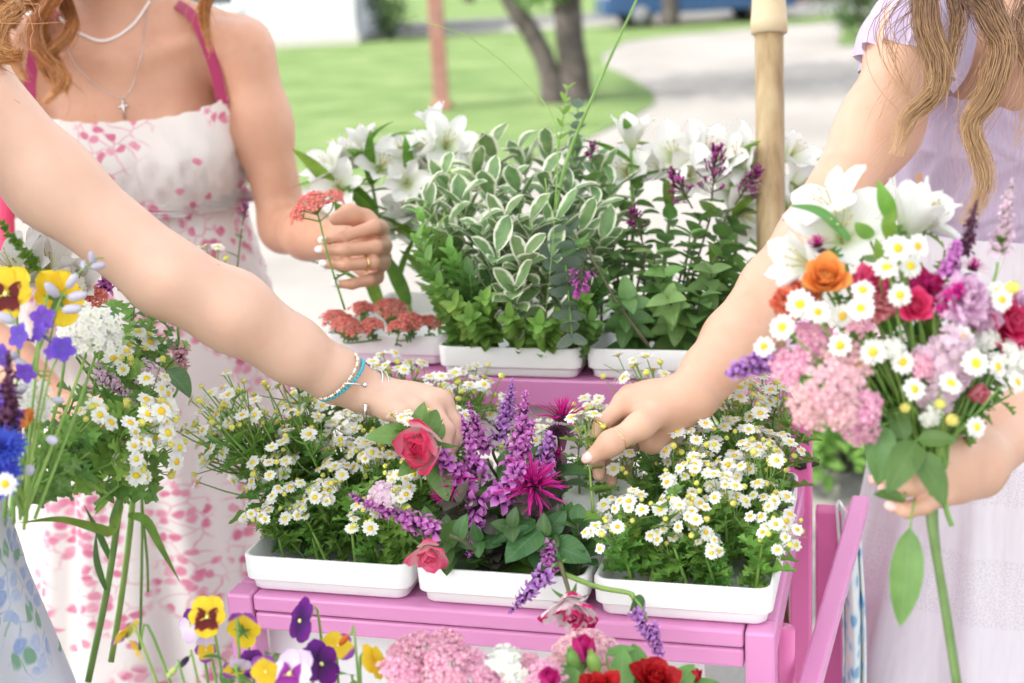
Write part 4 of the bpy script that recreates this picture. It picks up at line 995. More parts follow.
m_daisy = petalmat('daisy_petal', [(0, (.70, .74, .54)), (.3, (.80, .81, .74)), (1, (.83, .83, .79))], thin=.25, veins=.05, vary=.03)
m_disc = simple('yellow_disc', (.80, .56, .035), .8, .2, vary=.08, bump=(900, .8))
m_budc = simple('bud_centre', (.66, .62, .14), .8, .2, vary=.1)
m_bud = simple('green_bud', (.45, .50, .16), .8, .2, vary=.15)
m_lily = petalmat('lily_petal', [(0, (.50, .60, .26)), (.2, (.70, .75, .54)), (.5, (.80, .80, .76)), (1, (.83, .82, .80))], veins=.10, thin=.3, vary=.03)
m_stamen = simple('stamen', (.50, .42, .18), .7, .2)
m_coralf = petalmat('coral_floret', [(0, (.85, .62, .50)), (.35, (.74, .19, .15)), (1, (.70, .14, .13))], veins=0, vary=.0, nscale=200)
m_pinkf = petalmat('pink_floret', [(0, (.86, .80, .58)), (.3, (.80, .42, .56)), (1, (.72, .24, .46))], veins=0, vary=.08, nscale=200)
m_paleF = petalmat('pale_pink_floret', [(0, (.86, .84, .60)), (.3, (.80, .50, .55)), (1, (.76, .38, .44))], veins=0, vary=.06, nscale=200)
m_whitef = petalmat('white_floret', [(0, (.72, .78, .50)), (.35, (.85, .85, .80)), (1, (.88, .87, .86))], veins=0, vary=.04)
m_palelil = petalmat('pale_lilac_floret', [(0, (.78, .76, .55)), (.3, (.74, .54, .66)), (1, (.80, .62, .72))], veins=.05, vary=.05)
m_magenta = petalmat('bee_balm_petal', [(0, (.20, .01, .10)), (.3, (.55, .01, .25)), (1, (.68, .03, .34))], veins=.1, thin=.3)
m_bracts = petalmat('dark_bract', [(0, (.07, .03, .05)), (.5, (.12, .04, .08)), (1, (.16, .05, .11))], thin=.1)
m_salvia = petalmat('salvia_floret', [(0, (.30, .06, .32)), (.4, (.62, .18, .56)), (1, (.72, .32, .66))], thin=.35, vary=.12)
m_catmint = petalmat('violet_floret', [(0, (.30, .08, .40)), (.4, (.52, .22, .62)), (1, (.66, .40, .76))], thin=.35, vary=.12)
m_calyx = simple('purple_calyx', (.13, .055, .13), .7, .2, vary=.2)
m_lilacf = petalmat('lilac_floret', [(0, (.16, .006, .10)), (.5, (.27, .015, .17)), (1, (.42, .06, .30))], thin=.2, vary=.15)
m_lilacb = petalmat('bright_lilac_floret', [(0, (.45, .04, .36)), (.5, (.60, .10, .50)), (1, (.72, .24, .64))], thin=.3, vary=.1)
m_roseP = petalmat('pink_rose_petal', [(0, (.88, .74, .70)), (.42, (.86, .52, .58)), (.70, (.84, .20, .34)), (.92, (.84, .04, .20))], veins=.06, thin=.4, nscale=40, wob=.22)
m_roseC = petalmat('coral_rose_petal', [(0, (.88, .74, .68)), (.42, (.86, .48, .52)), (.70, (.84, .22, .34)), (1, (.80, .07, .22))], veins=.05, thin=.4, nscale=40, wob=.2)
m_roseB = petalmat('striped_rose_petal', [(0, (.88, .80, .80)), (.55, (.87, .70, .75)), (.66, (.72, .03, .22)), (1, (.55, .005, .08))], veins=.08, thin=.35, nscale=34, wob=.42)
def striped(name, a, b_):
    g = N(name).set(.5, .3); mp = g.n('Mapping'); g.l(g.coord(), mp.inputs[0]); mp.inputs['Scale'].default_value = (120, 120, 26)
    uv = g.n('UVMap', uv_map='uv').outputs[0]; sp = g.n('SeparateXYZ'); g.l(uv, sp.inputs[0])
    f = g.math('ADD', g.noise(1.0, mp.outputs[0], 3, .55).outputs[0], g.math('MULTIPLY', g.math('SUBTRACT', sp.outputs[0], .80), .6))
    c = g.ramp(f, [(.40, a), (.50, (.80, .38, .50)), (.55, b_), (.75, (.48, .004, .07))]); g.color(c); g.thin(c, .3); return g.m
m_roseS = striped('striped_rose', (.86, .74, .77), (.66, .02, .18))
m_roseR = petalmat('red_rose_petal', [(0, (.22, .002, .006)), (.5, (.36, .004, .010)), (1, (.46, .008, .02))], veins=.05, thin=.2, hue=.003)
m_roseM = petalmat('magenta_bud_petal', [(0, (.70, .30, .50)), (.3, (.66, .05, .33)), (1, (.50, .005, .12))], veins=.1, thin=.35, nscale=40, wob=.3)
m_hot = petalmat('hot_pink_petal', [(0, (.60, .02, .14)), (.5, (.74, .03, .20)), (1, (.80, .12, .30))], veins=.05)
m_salmon = petalmat('salmon_petal', [(0, (.70, .10, .16)), (.5, (.80, .20, .24)), (1, (.84, .38, .40))], veins=.05)
m_orange = petalmat('orange_petal', [(0, (.76, .15, .02)), (.5, (.85, .30, .07)), (1, (.87, .42, .13))], veins=.08)
m_orstripe = petalmat('orange_striped_petal', [(0, (.86, .74, .62)), (.4, (.84, .60, .50)), (.5, (.80, .14, .05)), (1, (.82, .30, .16))], veins=.2, nscale=90, wob=.9)
m_lilacpom = petalmat('lilac_pink_petal', [(0, (.66, .22, .54)), (.5, (.78, .42, .68)), (1, (.84, .62, .78))], veins=.12)
m_crimson = petalmat('crimson_petal', [(0, (.25, .0, .05)), (.5, (.45, .01, .13)), (1, (.55, .03, .2))], veins=.1)
m_blue = petalmat('cornflower_petal', [(0, (.05, .04, .35)), (.5, (.05, .06, .50)), (1, (.08, .10, .62))], veins=.1)
m_viol = petalmat('larkspur_petal', [(0, (.16, .10, .48)), (.5, (.15, .06, .50)), (1, (.20, .10, .58))], veins=.1)
m_greybud = simple('lilac_grey_bud', (.42, .40, .47), .7, .2, vary=.15)
m_pY = petalmat('yellow_pansy_petal', [(0, (.80, .55, .02)), (1, (.82, .62, .03))], veins=.08, vary=.02)
m_pYd = petalmat('blotched_pansy_petal', [(0, (.80, .55, .02)), (.10, (.10, .004, .01)), (.50, (.16, .005, .01)), (.60, (.80, .50, .02)), (1, (.82, .62, .03))], veins=.10, nscale=160, wob=.28, vary=.02)
m_pP = petalmat('purple_pansy_petal', [(0, (.04, .01, .07)), (.5, (.10, .01, .17)), (1, (.19, .01, .27))], veins=.15)
m_pL = petalmat('lilac_pansy_petal', [(0, (.80, .72, .80)), (1, (.68, .52, .76))], veins=.08)
m_pW = petalmat('white_blotched_pansy_petal', [(0, (.80, .6, .1)), (.08, (.22, .01, .22)), (.45, (.30, .03, .32)), (.55, (.82, .74, .82)), (1, (.84, .80, .85))], veins=.1, nscale=120, wob=.1)
m_pYP = petalmat('yellow_purple_pansy_petal', [(0, (.80, .55, .02)), (.6, (.80, .55, .04)), (.75, (.28, .06, .36)), (1, (.32, .08, .42))], veins=.12)
m_white_c = simple('cream_eye', (.75, .74, .25), .7, .2)

# ------------------------------------------------------------------ flower heads (built once, face +z, centre at the origin)
def daisy(r=.0078, n=13, bend=-.1, disc=.42):
    p, c = MB(), MB(); rd = r*disc
    for i in range(n):
        a = i*2*pi/n+rng.normal()*.06; L = (r-rd*.7)*rng.uniform(.92, 1.06)
        R = rotz(a)@roty(-rng.normal()*.12+.05)
        p.petal(L, r*.66, X4(R, R@V(rd*.7, 0, 0)+V(0, 0, rng.normal()*.0003)), bend=bend+rng.normal()*.12, cup=.1, a=.62, b=.30, base=.6, nu=5, nv=4, tipw=.1)
    c.ball((0, 0, -.0005), (rd, rd, rd*.6), nu=6, nv=12)
    return p, c
DAISY = [daisy(.0090, 13, -.1, .36), daisy(.0086, 13, -.35, .36), daisy(.0094, 14, .12, .34), daisy(.0088, 13, -.6, .38), daisy(.0082, 12, -.15, .40)]
def budhead():
    p, c = MB(), MB(); c.ball((0, 0, 0), (.0034, .0034, .0026), nu=6, nv=10)
    for i in range(9):
        a = i*2*pi/9; R = rotz(a)@roty(-.9); p.petal(.0032, .0022, X4(R, R@V(.0012, 0, -.0004)), nu=3, nv=3, base=.5)
    return p, c
BUD = budhead()
def alstro(L=.046, op=1.0, n=6):
    p, c = MB(), MB()
    for i in range(6):
        inner = i % 2; a = i*pi/3+.1+rng.normal()*.06
        R = rotz(a)@roty(-(1.30-.42*op)+rng.normal()*.06)
        p.petal(L*(1.0 if not inner else .96)*rng.uniform(.95, 1.05), L*(.66 if not inner else .46), X4(R, V(cos(a), sin(a), 0)*.0025+V(0, 0, -L*.45)), bend=-(.65*op+rng.normal()*.1), cup=.30, a=1.35, b=.7, base=.16, ruffle=.028, rn=4, nu=9, nv=6, notch=.06 if not inner else -.05)
    for i in range(6):
        a = i*pi/3+.5; c.tube(curve([(0, 0, -L*.42), (.003*cos(a), .003*sin(a), -L*.1), (.0085*cos(a), .0085*sin(a)-.003, L*.22)], 6), [.0007, .0005], 4); c.ball((.0085*cos(a), .0085*sin(a)-.003, L*.225), .0014, nu=4, nv=6)
    return p, c
LILY = [alstro(.054, .8), alstro(.056, 1.1), alstro(.052, .42), alstro(.057, .95)]
def umbel(R_, n, fl=.0027, dome=.35, npet=5, tier=True, gap=0):
    """flat-topped head made of many tiny florets in clumps"""
    p = MB(); t = MB()
    for i in range(npet):
        a = i*2*pi/npet; R = rotz(a)@roty(-.12); t.petal(fl, fl*.95, X4(R, R@V(fl*.12, 0, 0)), nu=3, nv=3, a=.7, b=.5, base=.35, bend=-.3)
    tv, tu = np.concatenate(t.v), np.concatenate(t.uv)
    k = int(n/9)+1; ga = 2.39996
    cl = [(sqrt((i+.5)/k)*R_*.88, i*ga) for i in range(k)]
    for i in range(n):
        r0, a0 = cl[i % k]; c = V(r0*cos(a0), r0*sin(a0))+rng.normal(size=2)*R_/sqrt(k)*.50
        rr = np.linalg.norm(c)/R_; z = dome*R_*(1-min(rr, 1.2)**2)+rng.normal()*fl*.45
        nrm = unit(V(c[0]*dome*1.6/R_, c[1]*dome*1.6/R_, 1)+rng.normal(size=3)*.25)
        Rm = frame(nrm, roll=rng.uniform(0, 6))*rng.uniform(.75, 1.2); p.add(tv@Rm.T+V(c[0], c[1], z), t.f, 0, tu)
    s = MB()
    for r0, a0 in cl[::1]:
        s.tube(curve([(0, 0, -R_*.75), (r0*.6*cos(a0), r0*.6*sin(a0), -R_*.28), (r0*cos(a0), r0*sin(a0), dome*R_*(1-(r0/R_)**2)-fl*.4)], 5), [.0007, .0005], 4)
    return p, s
YARROW = [umbel(.021, 190), umbel(.016, 120), umbel(.027, 280, dome=.5)]
SCAB = [umbel(.024, 110, .0048, .55), umbel(.017, 70, .0042, .6)]
def rose(R_=.02, n=26, op=1.0, ruffle=.05):
    p = MB()
    for i in range(n):
        f = (i+.5)/n; a = i*2.39996+rng.normal()*.15
        tilt = 1.50-.30*f-op*.95*f**2; L = R_*(.85+.55*f)*rng.uniform(.95, 1.05)
        R = rotz(a)@roty(-tilt)
        p.petal(L, L*1.05, X4(R, V(cos(a), sin(a), 0)*R_*.30*f+V(0, 0, -R_*.55)), bend=(1.0-1.7*f*op)*.8, cup=.42*(1-.4*f), a=1.05, b=.45, base=.3, ruffle=ruffle*(.3+f), rn=3, nu=7, nv=7)
    s = MB()
    for i in range(5):
        a = i*2*pi/5; R = rotz(a)@roty(-.2); s.petal(R_*1.0, R_*.30, X4(R, V(0, 0, -R_*.62)), bend=-.9, a=.6, b=.8, base=.4)
    s.ball((0, 0, -R_*.72), (R_*.22, R_*.22, R_*.26))
    return p, s
ROSE = rose(); ROSE2 = rose(.02, 20, .75); ROSE3 = rose(.02, 20, .40); ROSE4 = rose(.02, 26, .72, .09); ROSEBUD = rose(.016, 11, .15, .02); POM = rose(.02, 44, 1.0, .10); RANUN = rose(.02, 30, .6, .02)
def carn(R_=.02, n=60):
    p = MB()
    for i in range(n):
        f = (i+.5)/n; a = i*2.39996; tilt = 1.5-1.35*f; R = rotz(a)@roty(-tilt+rng.normal()*.1)
        p.petal(R_*rng.uniform(.85, 1.1), R_*.55, X4(R, V(0, 0, -R_*.35)), bend=rng.normal()*.4-.2, a=1.3, b=.5, base=.12, ruffle=.10, rn=5, nu=6, nv=7)
    return p, ROSE[1]
CARN = carn()
def beebalm(R_=.027, n=58, up=.3):
    p = MB(); c = MB()
    for i in range(n):
        a = i*2.39996+rng.normal()*.1; f = i/n; el = 1.25-1.35*f+rng.normal()*.15+up*.3
        R = rotz(a)@roty(-el); L = R_*rng.uniform(.75, 1.15)*(.65+.35*f)
        p.petal(L, R_*.105, X4(R@rotx(rng.normal()*.5), R@V(R_*.16, 0, 0)), bend=rng.uniform(-1.3, .5), a=.8, b=.5, fold=.6, base=.5, nu=7, nv=3)
        if i % 2: q = R@V(R_*.16+L*.8, 0, .004); p.tube([R@V(R_*.2, 0, .001), q], .00045, 3)
    for i in range(70):
        a = i*2.39996; z = 1-2*(i+.5)/140; r = sqrt(max(0, 1-z*z)); d_ = V(r*cos(a), r*sin(a), z*.7); R = frame(d_); c.tube([d_*R_*.16, d_*R_*.34], [.0010, .0003], 4)
    for i in range(9):
        a = i*.7; R = rotz(a)@roty(.35+.25*(i % 2)); c.petal(R_*.85, R_*.36, X4(R, R@V(.003, 0, 0)-V(0, 0, .004)), bend=-.6, a=.65, b=.7, base=.4, nu=6, nv=3)
    return p, c
BEE = [beebalm(), beebalm(.022, 26, .9)]
def seedhead(R_=.012):
    c = MB()
    for i in range(120):
        a = i*2.39996; z = 1-2*(i+.5)/150; r = sqrt(max(0, 1-z*z)); d_ = V(r*cos(a), r*sin(a), z*.75); c.tube([d_*R_*.5, d_*R_*rng.uniform(.9, 1.1)], [.0011, .0002], 4)
    return c
SEED = seedhead()
def spike(L=.06, rad=.009, whorls=9, per=6, fl=.0075, dens=1.0, taper=.6):
    """upright spike of lipped florets along +z, from the origin; florets, calyces"""
    p, c = MB(), MB(); c.tube([(0, 0, -.004), (0, 0, L)], [.0011, .0006], 5)
    for w in range(whorls):
        f = w/(whorls-1); z = L*(f**.9); s = 1-taper*f
        for j in range(per):
            if rng.uniform() > dens: continue
            a = j*2*pi/per+w*.5+rng.normal()*.2; el = .35+.5*f+rng.normal()*.25; R = rotz(a)@roty(-el)
            o = V(0, 0, z+rng.normal()*L*.03); k_ = fl*s*rng.uniform(.75, 1.15)
            c.petal(k_*.7, k_*.42, X4(R, o), cup=1.3, a=.6, b=.4, base=.6, nu=3, nv=3); c.petal(k_*.7, k_*.42, X4(R@rotx(pi), o), cup=1.3, a=.6, b=.4, base=.6, nu=3, nv=3)
            if rng.uniform() < .95-.3*f:
                for q, b_ in ((.35, .9), (-.45, -1.1)):
                    R2 = R@roty(-q*.6); p.petal(k_*.95, k_*.72, X4(R2, o+R@V(k_*.35, 0, 0)), bend=b_*1.1, cup=.5, a=1.3, b=.42, base=.3, nu=5, nv=4)
    return p, c
SPIKE = [spike(.055, fl=.0112, whorls=10, per=7), spike(.045, fl=.0115, whorls=8, per=7), spike(.070, whorls=14, per=7, fl=.0105), spike(.030, whorls=6, per=8, fl=.0108, taper=.3)]
def panicle(L=.05, n=60, s=1.0):
    """loose lilac truss of tube-shaped buds and four-lobed florets along +z"""
    p, c = MB(), MB(); c.tube([(0, 0, -.006), (0, 0, L*.9)], [.0011, .0006], 5)
    for i in range(n):
        f = rng.uniform(0, 1)**.8; a = rng.uniform(0, 6.3); r = L*.36*(1-f*.75)*rng.uniform(.35, 1)
        e = V(r*cos(a), r*sin(a), L*(f*.95+.05)+r*.3); d_ = unit(e-V(0, 0, L*f*.8-.004)+rng.normal(size=3)*.003)
        c.tube([V(0, 0, L*f*.85), e], [.0005, .0005], 3)
        k_ = .0065*rng.uniform(.7, 1.1)*s; p.tube([e, e+d_*k_, e+d_*k_*1.25], [.0007, .0009, .0016], 5)
        if rng.uniform() < .4:
            F_ = frame(d_)
            for q in range(4): R = F_@rotz(q*pi/2)@roty(-.1); p.petal(k_*.55, k_*.42, X4(R, e+d_*k_*1.2), nu=3, nv=3, base=.5, a=.7, b=.5, bend=-.4)
    return p, c
PAN = [panicle(), panicle(.04, 44), panicle(.03, 26)]
def pansy(r=.018):
    """five petals: two upper, two side, one lip; parts: back petals, face petals"""
    b_, f_ = MB(), MB()
    for a, z, L, w in ((1.05, -.0022, 1.02, 1.10), (2.09, -.0016, 1.02, 1.10)):
        R = rotz(a)@roty(-.05); b_.petal(r*L, r*w, X4(R, V(0, .001, z)), a=1.25, b=.5, base=.2, bend=-.25, ruffle=.03, rn=2, nu=8, nv=8)
    for a, z, L, w in ((.12, -.0004, .90, .92), (3.02, 0, .90, .92), (-pi/2, .0008, .98, 1.25)):
        R = rotz(a)@roty(-.12); f_.petal(r*L, r*w, X4(R, V(0, -.0005, z)), a=1.2, b=.5, base=.2, bend=-.3, ruffle=.035, rn=2, nu=10, nv=8)
    e = MB(); e.ball((0, 0, .001), (r*.08, r*.10, r*.07), nu=6, nv=8)
    s = MB()
    for i in range(5): R = rotz(i*1.257+.3)@roty(.35); s.petal(r*.5, r*.2, X4(R, V(0, 0, -.003)), a=.6, b=.8, base=.4, bend=.4)
    return b_, f_, e, s
PANSY = pansy()
def cornflower(R_=.02):
    p, c = MB(), MB()
    for i in range(34):
        a = i*2.39996; f = i/34; el = 1.2-1.1*f; R = rotz(a)@roty(-el); L = R_*(.7+.3*f)
        for q in (-.25, 0, .25): R2 = R@rotz(q); p.petal(L, R_*.2, X4(R2, (0, 0, 0)), a=1.6, b=.7, base=.15, bend=-.3, nu=6, nv=3)
    c.ball((0, 0, -R_*.35), (R_*.3, R_*.3, R_*.4)); return p, c
CORN = cornflower()

# ------------------------------------------------------------------ leaf shapes (along +x from the stem, face +z)
def leaf(L, W_, **kw):
    a = dict(a=.72, b=.8, base=.05, fold=.25, bend=-.5, nu=9, nv=5); a.update(kw); return MB().petal(L, W_, **a)
def lobed(L, W_, n=3.0, bend=-.5):
    b_ = MB(); ph = rng.uniform(-.2, .2)
    def pt(u, v):
        t = v*2-1; w = np.sin(pi*np.clip(u, 0, 1)**.75)**.7*W_*.5*(.62+.42*np.cos(2*pi*n*u+pi+ph))+.0008
        lag = np.abs(t)*W_*.22
        x = u*L*.86+lag*(.4+.6*np.sin(pi*u)); z = -((1-np.cos(bend*u))/bend)*L*-1*np.sign(-bend)*-1 if bend else 0*u
        z = -abs(bend)*.5*u*u*L+np.abs(t)*w*.3
        return np.stack([x, w*t, z], 1)
    b_.grid(pt, 17, 5); return b_
FLEAF = [lobed(.034, .024), lobed(.042, .028, 3.5), lobed(.026, .020, 2.5, -.8)]
OVAL = leaf(.045, .027, a=.62, b=.75, fold=.2, bend=-.35)
ROSELEAF = leaf(.045, .030, a=.68, b=.75, fold=.22, bend=-.45, ruffle=.01, rn=6)
HEART = leaf(.042, .030, a=.55, b=.75, fold=.3, bend=-.6)
OBOV = [leaf(.040, .021, a=1.25, b=.62, fold=.12, bend=-.35, cup=.25, ruffle=.02), leaf(.046, .024, a=1.2, b=.62, fold=.10, bend=.25, cup=.2, ruffle=.02), leaf(.034, .019, a=1.2, b=.6, fold=.14, bend=-.7, cup=.3, ruffle=.025)]
ROUND = leaf(.024, .025, a=.75, b=.45, base=.25, fold=.05, bend=-.15, cup=.12)
BROAD = leaf(.115, .024, a=.8, b=.75, base=.3, fold=.3, bend=-.45, nu=12)
LANCE = leaf(.085, .016, a=.8, b=.8, base=.2, fold=.3, bend=-.55, nu=12)
SMALL = leaf(.022, .011, a=.8, b=.65, fold=.3, bend=-.25)
BLADE = leaf(.10, .010, a=.5, b=.5, base=.5, fold=.35, bend=-.7, nu=14)

def placeleaf(mb, t, p, dirn, up=(0, 0, 1), s=1.0, m=0):
    x = unit(dirn); z = np.asarray(up, float)-x*np.dot(up, x)
    if np.linalg.norm(z) < .1: z = V(0, 1, 0)-x*x[1]
    z = unit(z); mb.put(t, X4(np.stack([x, np.cross(z, x), z], 1), p, s), m)
def headpart(root, name, pm, cm, pmat, cmat, M, cname):
    """a flower head: petals with the centre as its own piece"""
    o = obj(name, pm.mesh(name, [pmat]), root, M)
    if cm is not None: obj(cname, cm.mesh(cname, [cmat]), o)
    return o

# ------------------------------------------------------------------ feverfew: a spray = stem, leaves and its flower heads
def feverfew(h, nh, spread, leafy=1.0, seed=0):
    q = np.random.default_rng(seed); st, lf = MB(), MB(); heads = []
    main = curve([(0, 0, -.01), (q.normal()*.006, q.normal()*.006, h*.5), (q.normal()*.01, q.normal()*.01, h*.86)], 12); st.tube(main, [.0019, .0011], 6)
    for i in range(nh):
        a = i*2.39996+q.normal()*.3; r = spread*sqrt((i+.4)/nh)*q.uniform(.85, 1.15); z = h*(1.0-.10*(r/spread)**2)+q.normal()*.006
        k0 = int(q.integers(5, 11)); e = main[-1]*V(1, 1, 0)+V(r*cos(a), r*sin(a), z); b0 = main[k0]
        md = b0*.5+e*.5+V(cos(a), sin(a), 0)*r*.18-V(0, 0, .004); c = curve([b0, md, e], 7); st.tube(c, [.0010, .0006], 5)
        d_ = unit(V(cos(a)*r/spread*.55, sin(a)*r/spread*.55, 1)+q.normal(size=3)*.22)
        ty = -1 if q.uniform() < .16 else int(q.integers(0, len(DAISY)))
        heads.append((e, d_, q.uniform(.74, 1.16), ty, q.uniform(0, 6)))
        if q.uniform() < .5:
            e2 = c[4]+V(q.normal()*.012, q.normal()*.012, .010); st.tube([c[3], e2], [.0006, .0005], 4)
            if q.uniform() < .6: heads.append((e2, unit(q.normal(size=3)*.5+V(0, 0, 1)), .95, -1, 0))
        if q.uniform() < .5: placeleaf(lf, FLEAF[2], c[2], (cos(a), sin(a), .4), s=q.uniform(.4, .8))
    for i in range(int(19*leafy)):
        f = q.uniform(.08, .80); p_ = main[int(f*11)]; a = q.uniform(0, 6.3)
        placeleaf(lf, FLEAF[int(q.integers(0, 3))], p_, (cos(a), sin(a), q.uniform(.2, 1.0)), s=q.uniform(.7, 1.25)*(1.15-.4*f))
    return st, lf, heads
FEV = [feverfew(h, n, s, 1.0, 20+i) for i, (h, n, s) in enumerate([(.150, 11, .033), (.165, 12, .037), (.140, 9, .030), (.155, 12, .038), (.130, 8, .029), (.145, 10, .035)])]
FEVS = [feverfew(h, n, s, .5, 40+i) for i, (h, n, s) in enumerate([(.10, 6, .020), (.12, 8, .026), (.09, 5, .018)])]
def feverplace(v, M, label, group, name='feverfew_spray', big=1.08, cat='flower', leafm=None):
    st, lf, heads = v
    t = thing(name, label, cat, group=group, M=M)
    obj('stem', st.mesh('stem', [m_stem]), t); obj('leaves', lf.mesh('leaves', [leafm or m_fleaf]), t)
    view = np.linalg.inv(M[:3, :3])@(CAM-M[:3, 3]); view = unit(view)
    sc_ = np.linalg.norm(M[:3, 0]); big = big/min(max(sc_, .55), 1.2)**.45
    for e, d_, s, ty, ro in heads:
        d_ = unit(d_+view*.28)
        pm, cm = BUD if ty < 0 else DAISY[ty]
        headpart(t, 'flower_bud' if ty < 0 else 'flower_head', pm, cm, m_bud if ty < 0 else m_daisy, m_budc if ty < 0 else m_disc, X4(frame(d_, roll=ro), e, s*big), 'flower_centre')
    return t
LEFTOUT = [(190, 372), (205, 395), (188, 418), (205, 440), (188, 455), (228, 372), (250, 392), (272, 372), (300, 398), (222, 425), (240, 448), (205, 478), (232, 405)]
def sprayrows(u0, u1, n0, n1, nu, nn, z, lean, label, group, hs=1.0, fan=.35):
    for i in range(nu):
        for j in range(nn):
            fu, fn = (i+.5+rng.uniform(-.35, .35))/nu, (j+.5+rng.uniform(-.35, .35))/nn
            b0 = CW(u0+(u1-u0)*fu, n0+(n1-n0)*fn, z)
            d_ = unit(CE*((fu-.5)*2*fan+lean)+CN*((fn-.5)*2*fan*1.15-.14)+V(0, 0, 1)+rng.normal(size=3)*.05)
            s = hs*rng.uniform(.86, 1.08)*(.60+.48*fn)
            feverplace(FEV[int(rng.integers(0, len(FEV)))], X4(frame(d_, roll=rng.uniform(0, 6.3)), b0, s), label, group)
TZ = ZS+.014
sprayrows(.040, .186, .045, .315, 5, 8, TZ, -.12, 'feverfew spray of small white daisies growing in the front left tray', 'feverfew in the front left tray', .98, .34)
sprayrows(.419, .553, .045, .315, 5, 8, TZ, .03, 'feverfew spray of small white daisies growing in the front right tray', 'feverfew in the front right tray', .98, .28)
for i, (px, py) in enumerate(LEFTOUT):
    b0 = CW(.045+.012*(i % 6), .10+.03*(i % 6), TZ); e = P(px, py+8, 1.58+.02*(i % 4)); L = np.linalg.norm(e-b0)
    feverplace(FEV[i % 6], X4(frame(unit(e-b0), roll=i), b0, min(1.3, max(.8, L/.15))), 'feverfew spray leaning out to the left over the side of the front left tray', 'feverfew leaning out of the front left tray', big=.92)
sprayrows(.235, .365, .25, .33, 3, 2, TZ, -.05, 'feverfew spray behind the purple flowers, at the back of the middle front tray', 'feverfew behind the purple flowers', .80, .2)

# ------------------------------------------------------------------ a cut flower: stem, leaves and one or more heads, anywhere
def bloom(name, label, base, top, kind, pm, facing=None, scale=1.0, roll=0.0, stemr=.0016, stemm=None, leaves=(), cat='flower', group=None, bow=0.0, hname='flower_head', extra=(), noleafname='leaves'):
    """kind = (petals, centre, centre material, centre name); heads sit on `top`, stem runs to `base`"""
    base, top = np.asarray(base, float), np.asarray(top, float)
    f = D(0, .5, 1) if facing is None else unit(facing)
    t = thing(name, label, cat, base, group)
    L = np.linalg.norm(top-base); neck = top-f*min(.012, L*.2)*scale
    if np.dot(f, unit(top-base)) < -.2: neck = top-f*.012*scale
    mid = (base+neck)/2+V(bow*L, 0, .0)+rng.normal(size=3)*L*.02
    c = curve([base, mid, neck-f*L*.08, neck], 12)-base
    k = MB(); k.tube(c, [stemr*1.15, stemr*.8], 6); obj('stem', k.mesh('stem', [stemm or m_stem]), t)
    lf = {}
    for tmpl, fr_, s_, m_ in leaves:
        mb = lf.setdefault(m_.name, (MB(), m_))[0]; p_ = c[int(fr_*11)]; a = rng.uniform(0, 6.3); ax = unit(c[-1]-c[0]); F_ = frame(ax)
        placeleaf(mb, tmpl, p_, F_[:, 0]*cos(a)+F_[:, 1]*sin(a)+ax*(1.5 if tmpl is BROAD else .5), ax, s_)
    for mb, m_ in lf.values(): obj('leaves', mb.mesh('leaves', [m_]), t)
    for (hp, hf, hs, hr, kk, mm) in [(top, f, scale, roll, kind, pm)]+list(extra):
        h_ = obj(hname, kk[0].mesh(hname, [mm]), t, X4(frame(hf, roll=hr), np.asarray(hp)-base, hs))
        if kk[1] is not None: obj(kk[3], kk[1].mesh(kk[3], [kk[2]]), h_)
        if hp is not top:
            e = np.asarray(hp)-base-unit(hf)*.01*hs; q = MB(); q.tube(curve([c[7], (c[7]+e)/2+rng.normal(size=3)*.003, e], 6), [stemr*.8, stemr*.6], 5); obj('side_stem', q.mesh('side_stem', [stemm or m_stem]), t)
    return t
K_D = lambda i=0: (DAISY[i][0], DAISY[i][1], m_disc, 'flower_centre')
K_L = lambda i=0: (LILY[i][0], LILY[i][1], m_stamen, 'stamens')
K_Y = lambda i=0: (YARROW[i][0], YARROW[i][1], m_stem, 'stalks')
K_S = lambda i=0: (SCAB[i][0], SCAB[i][1], m_stem, 'stalks')
K_R = lambda r=None: ((r or ROSE)[0], (r or ROSE)[1], m_gleaf, 'sepals')
K_B = lambda i=0: (BEE[i][0], BEE[i][1], m_bracts, 'bracts')
K_P = lambda i=0: (SPIKE[i][0], SPIKE[i][1], m_calyx, 'calyces')
K_N = lambda i=0: (PAN[i][0], PAN[i][1], m_stemdk, 'stalks')
K_C = (CORN[0], CORN[1], m_dleaf, 'calyx')

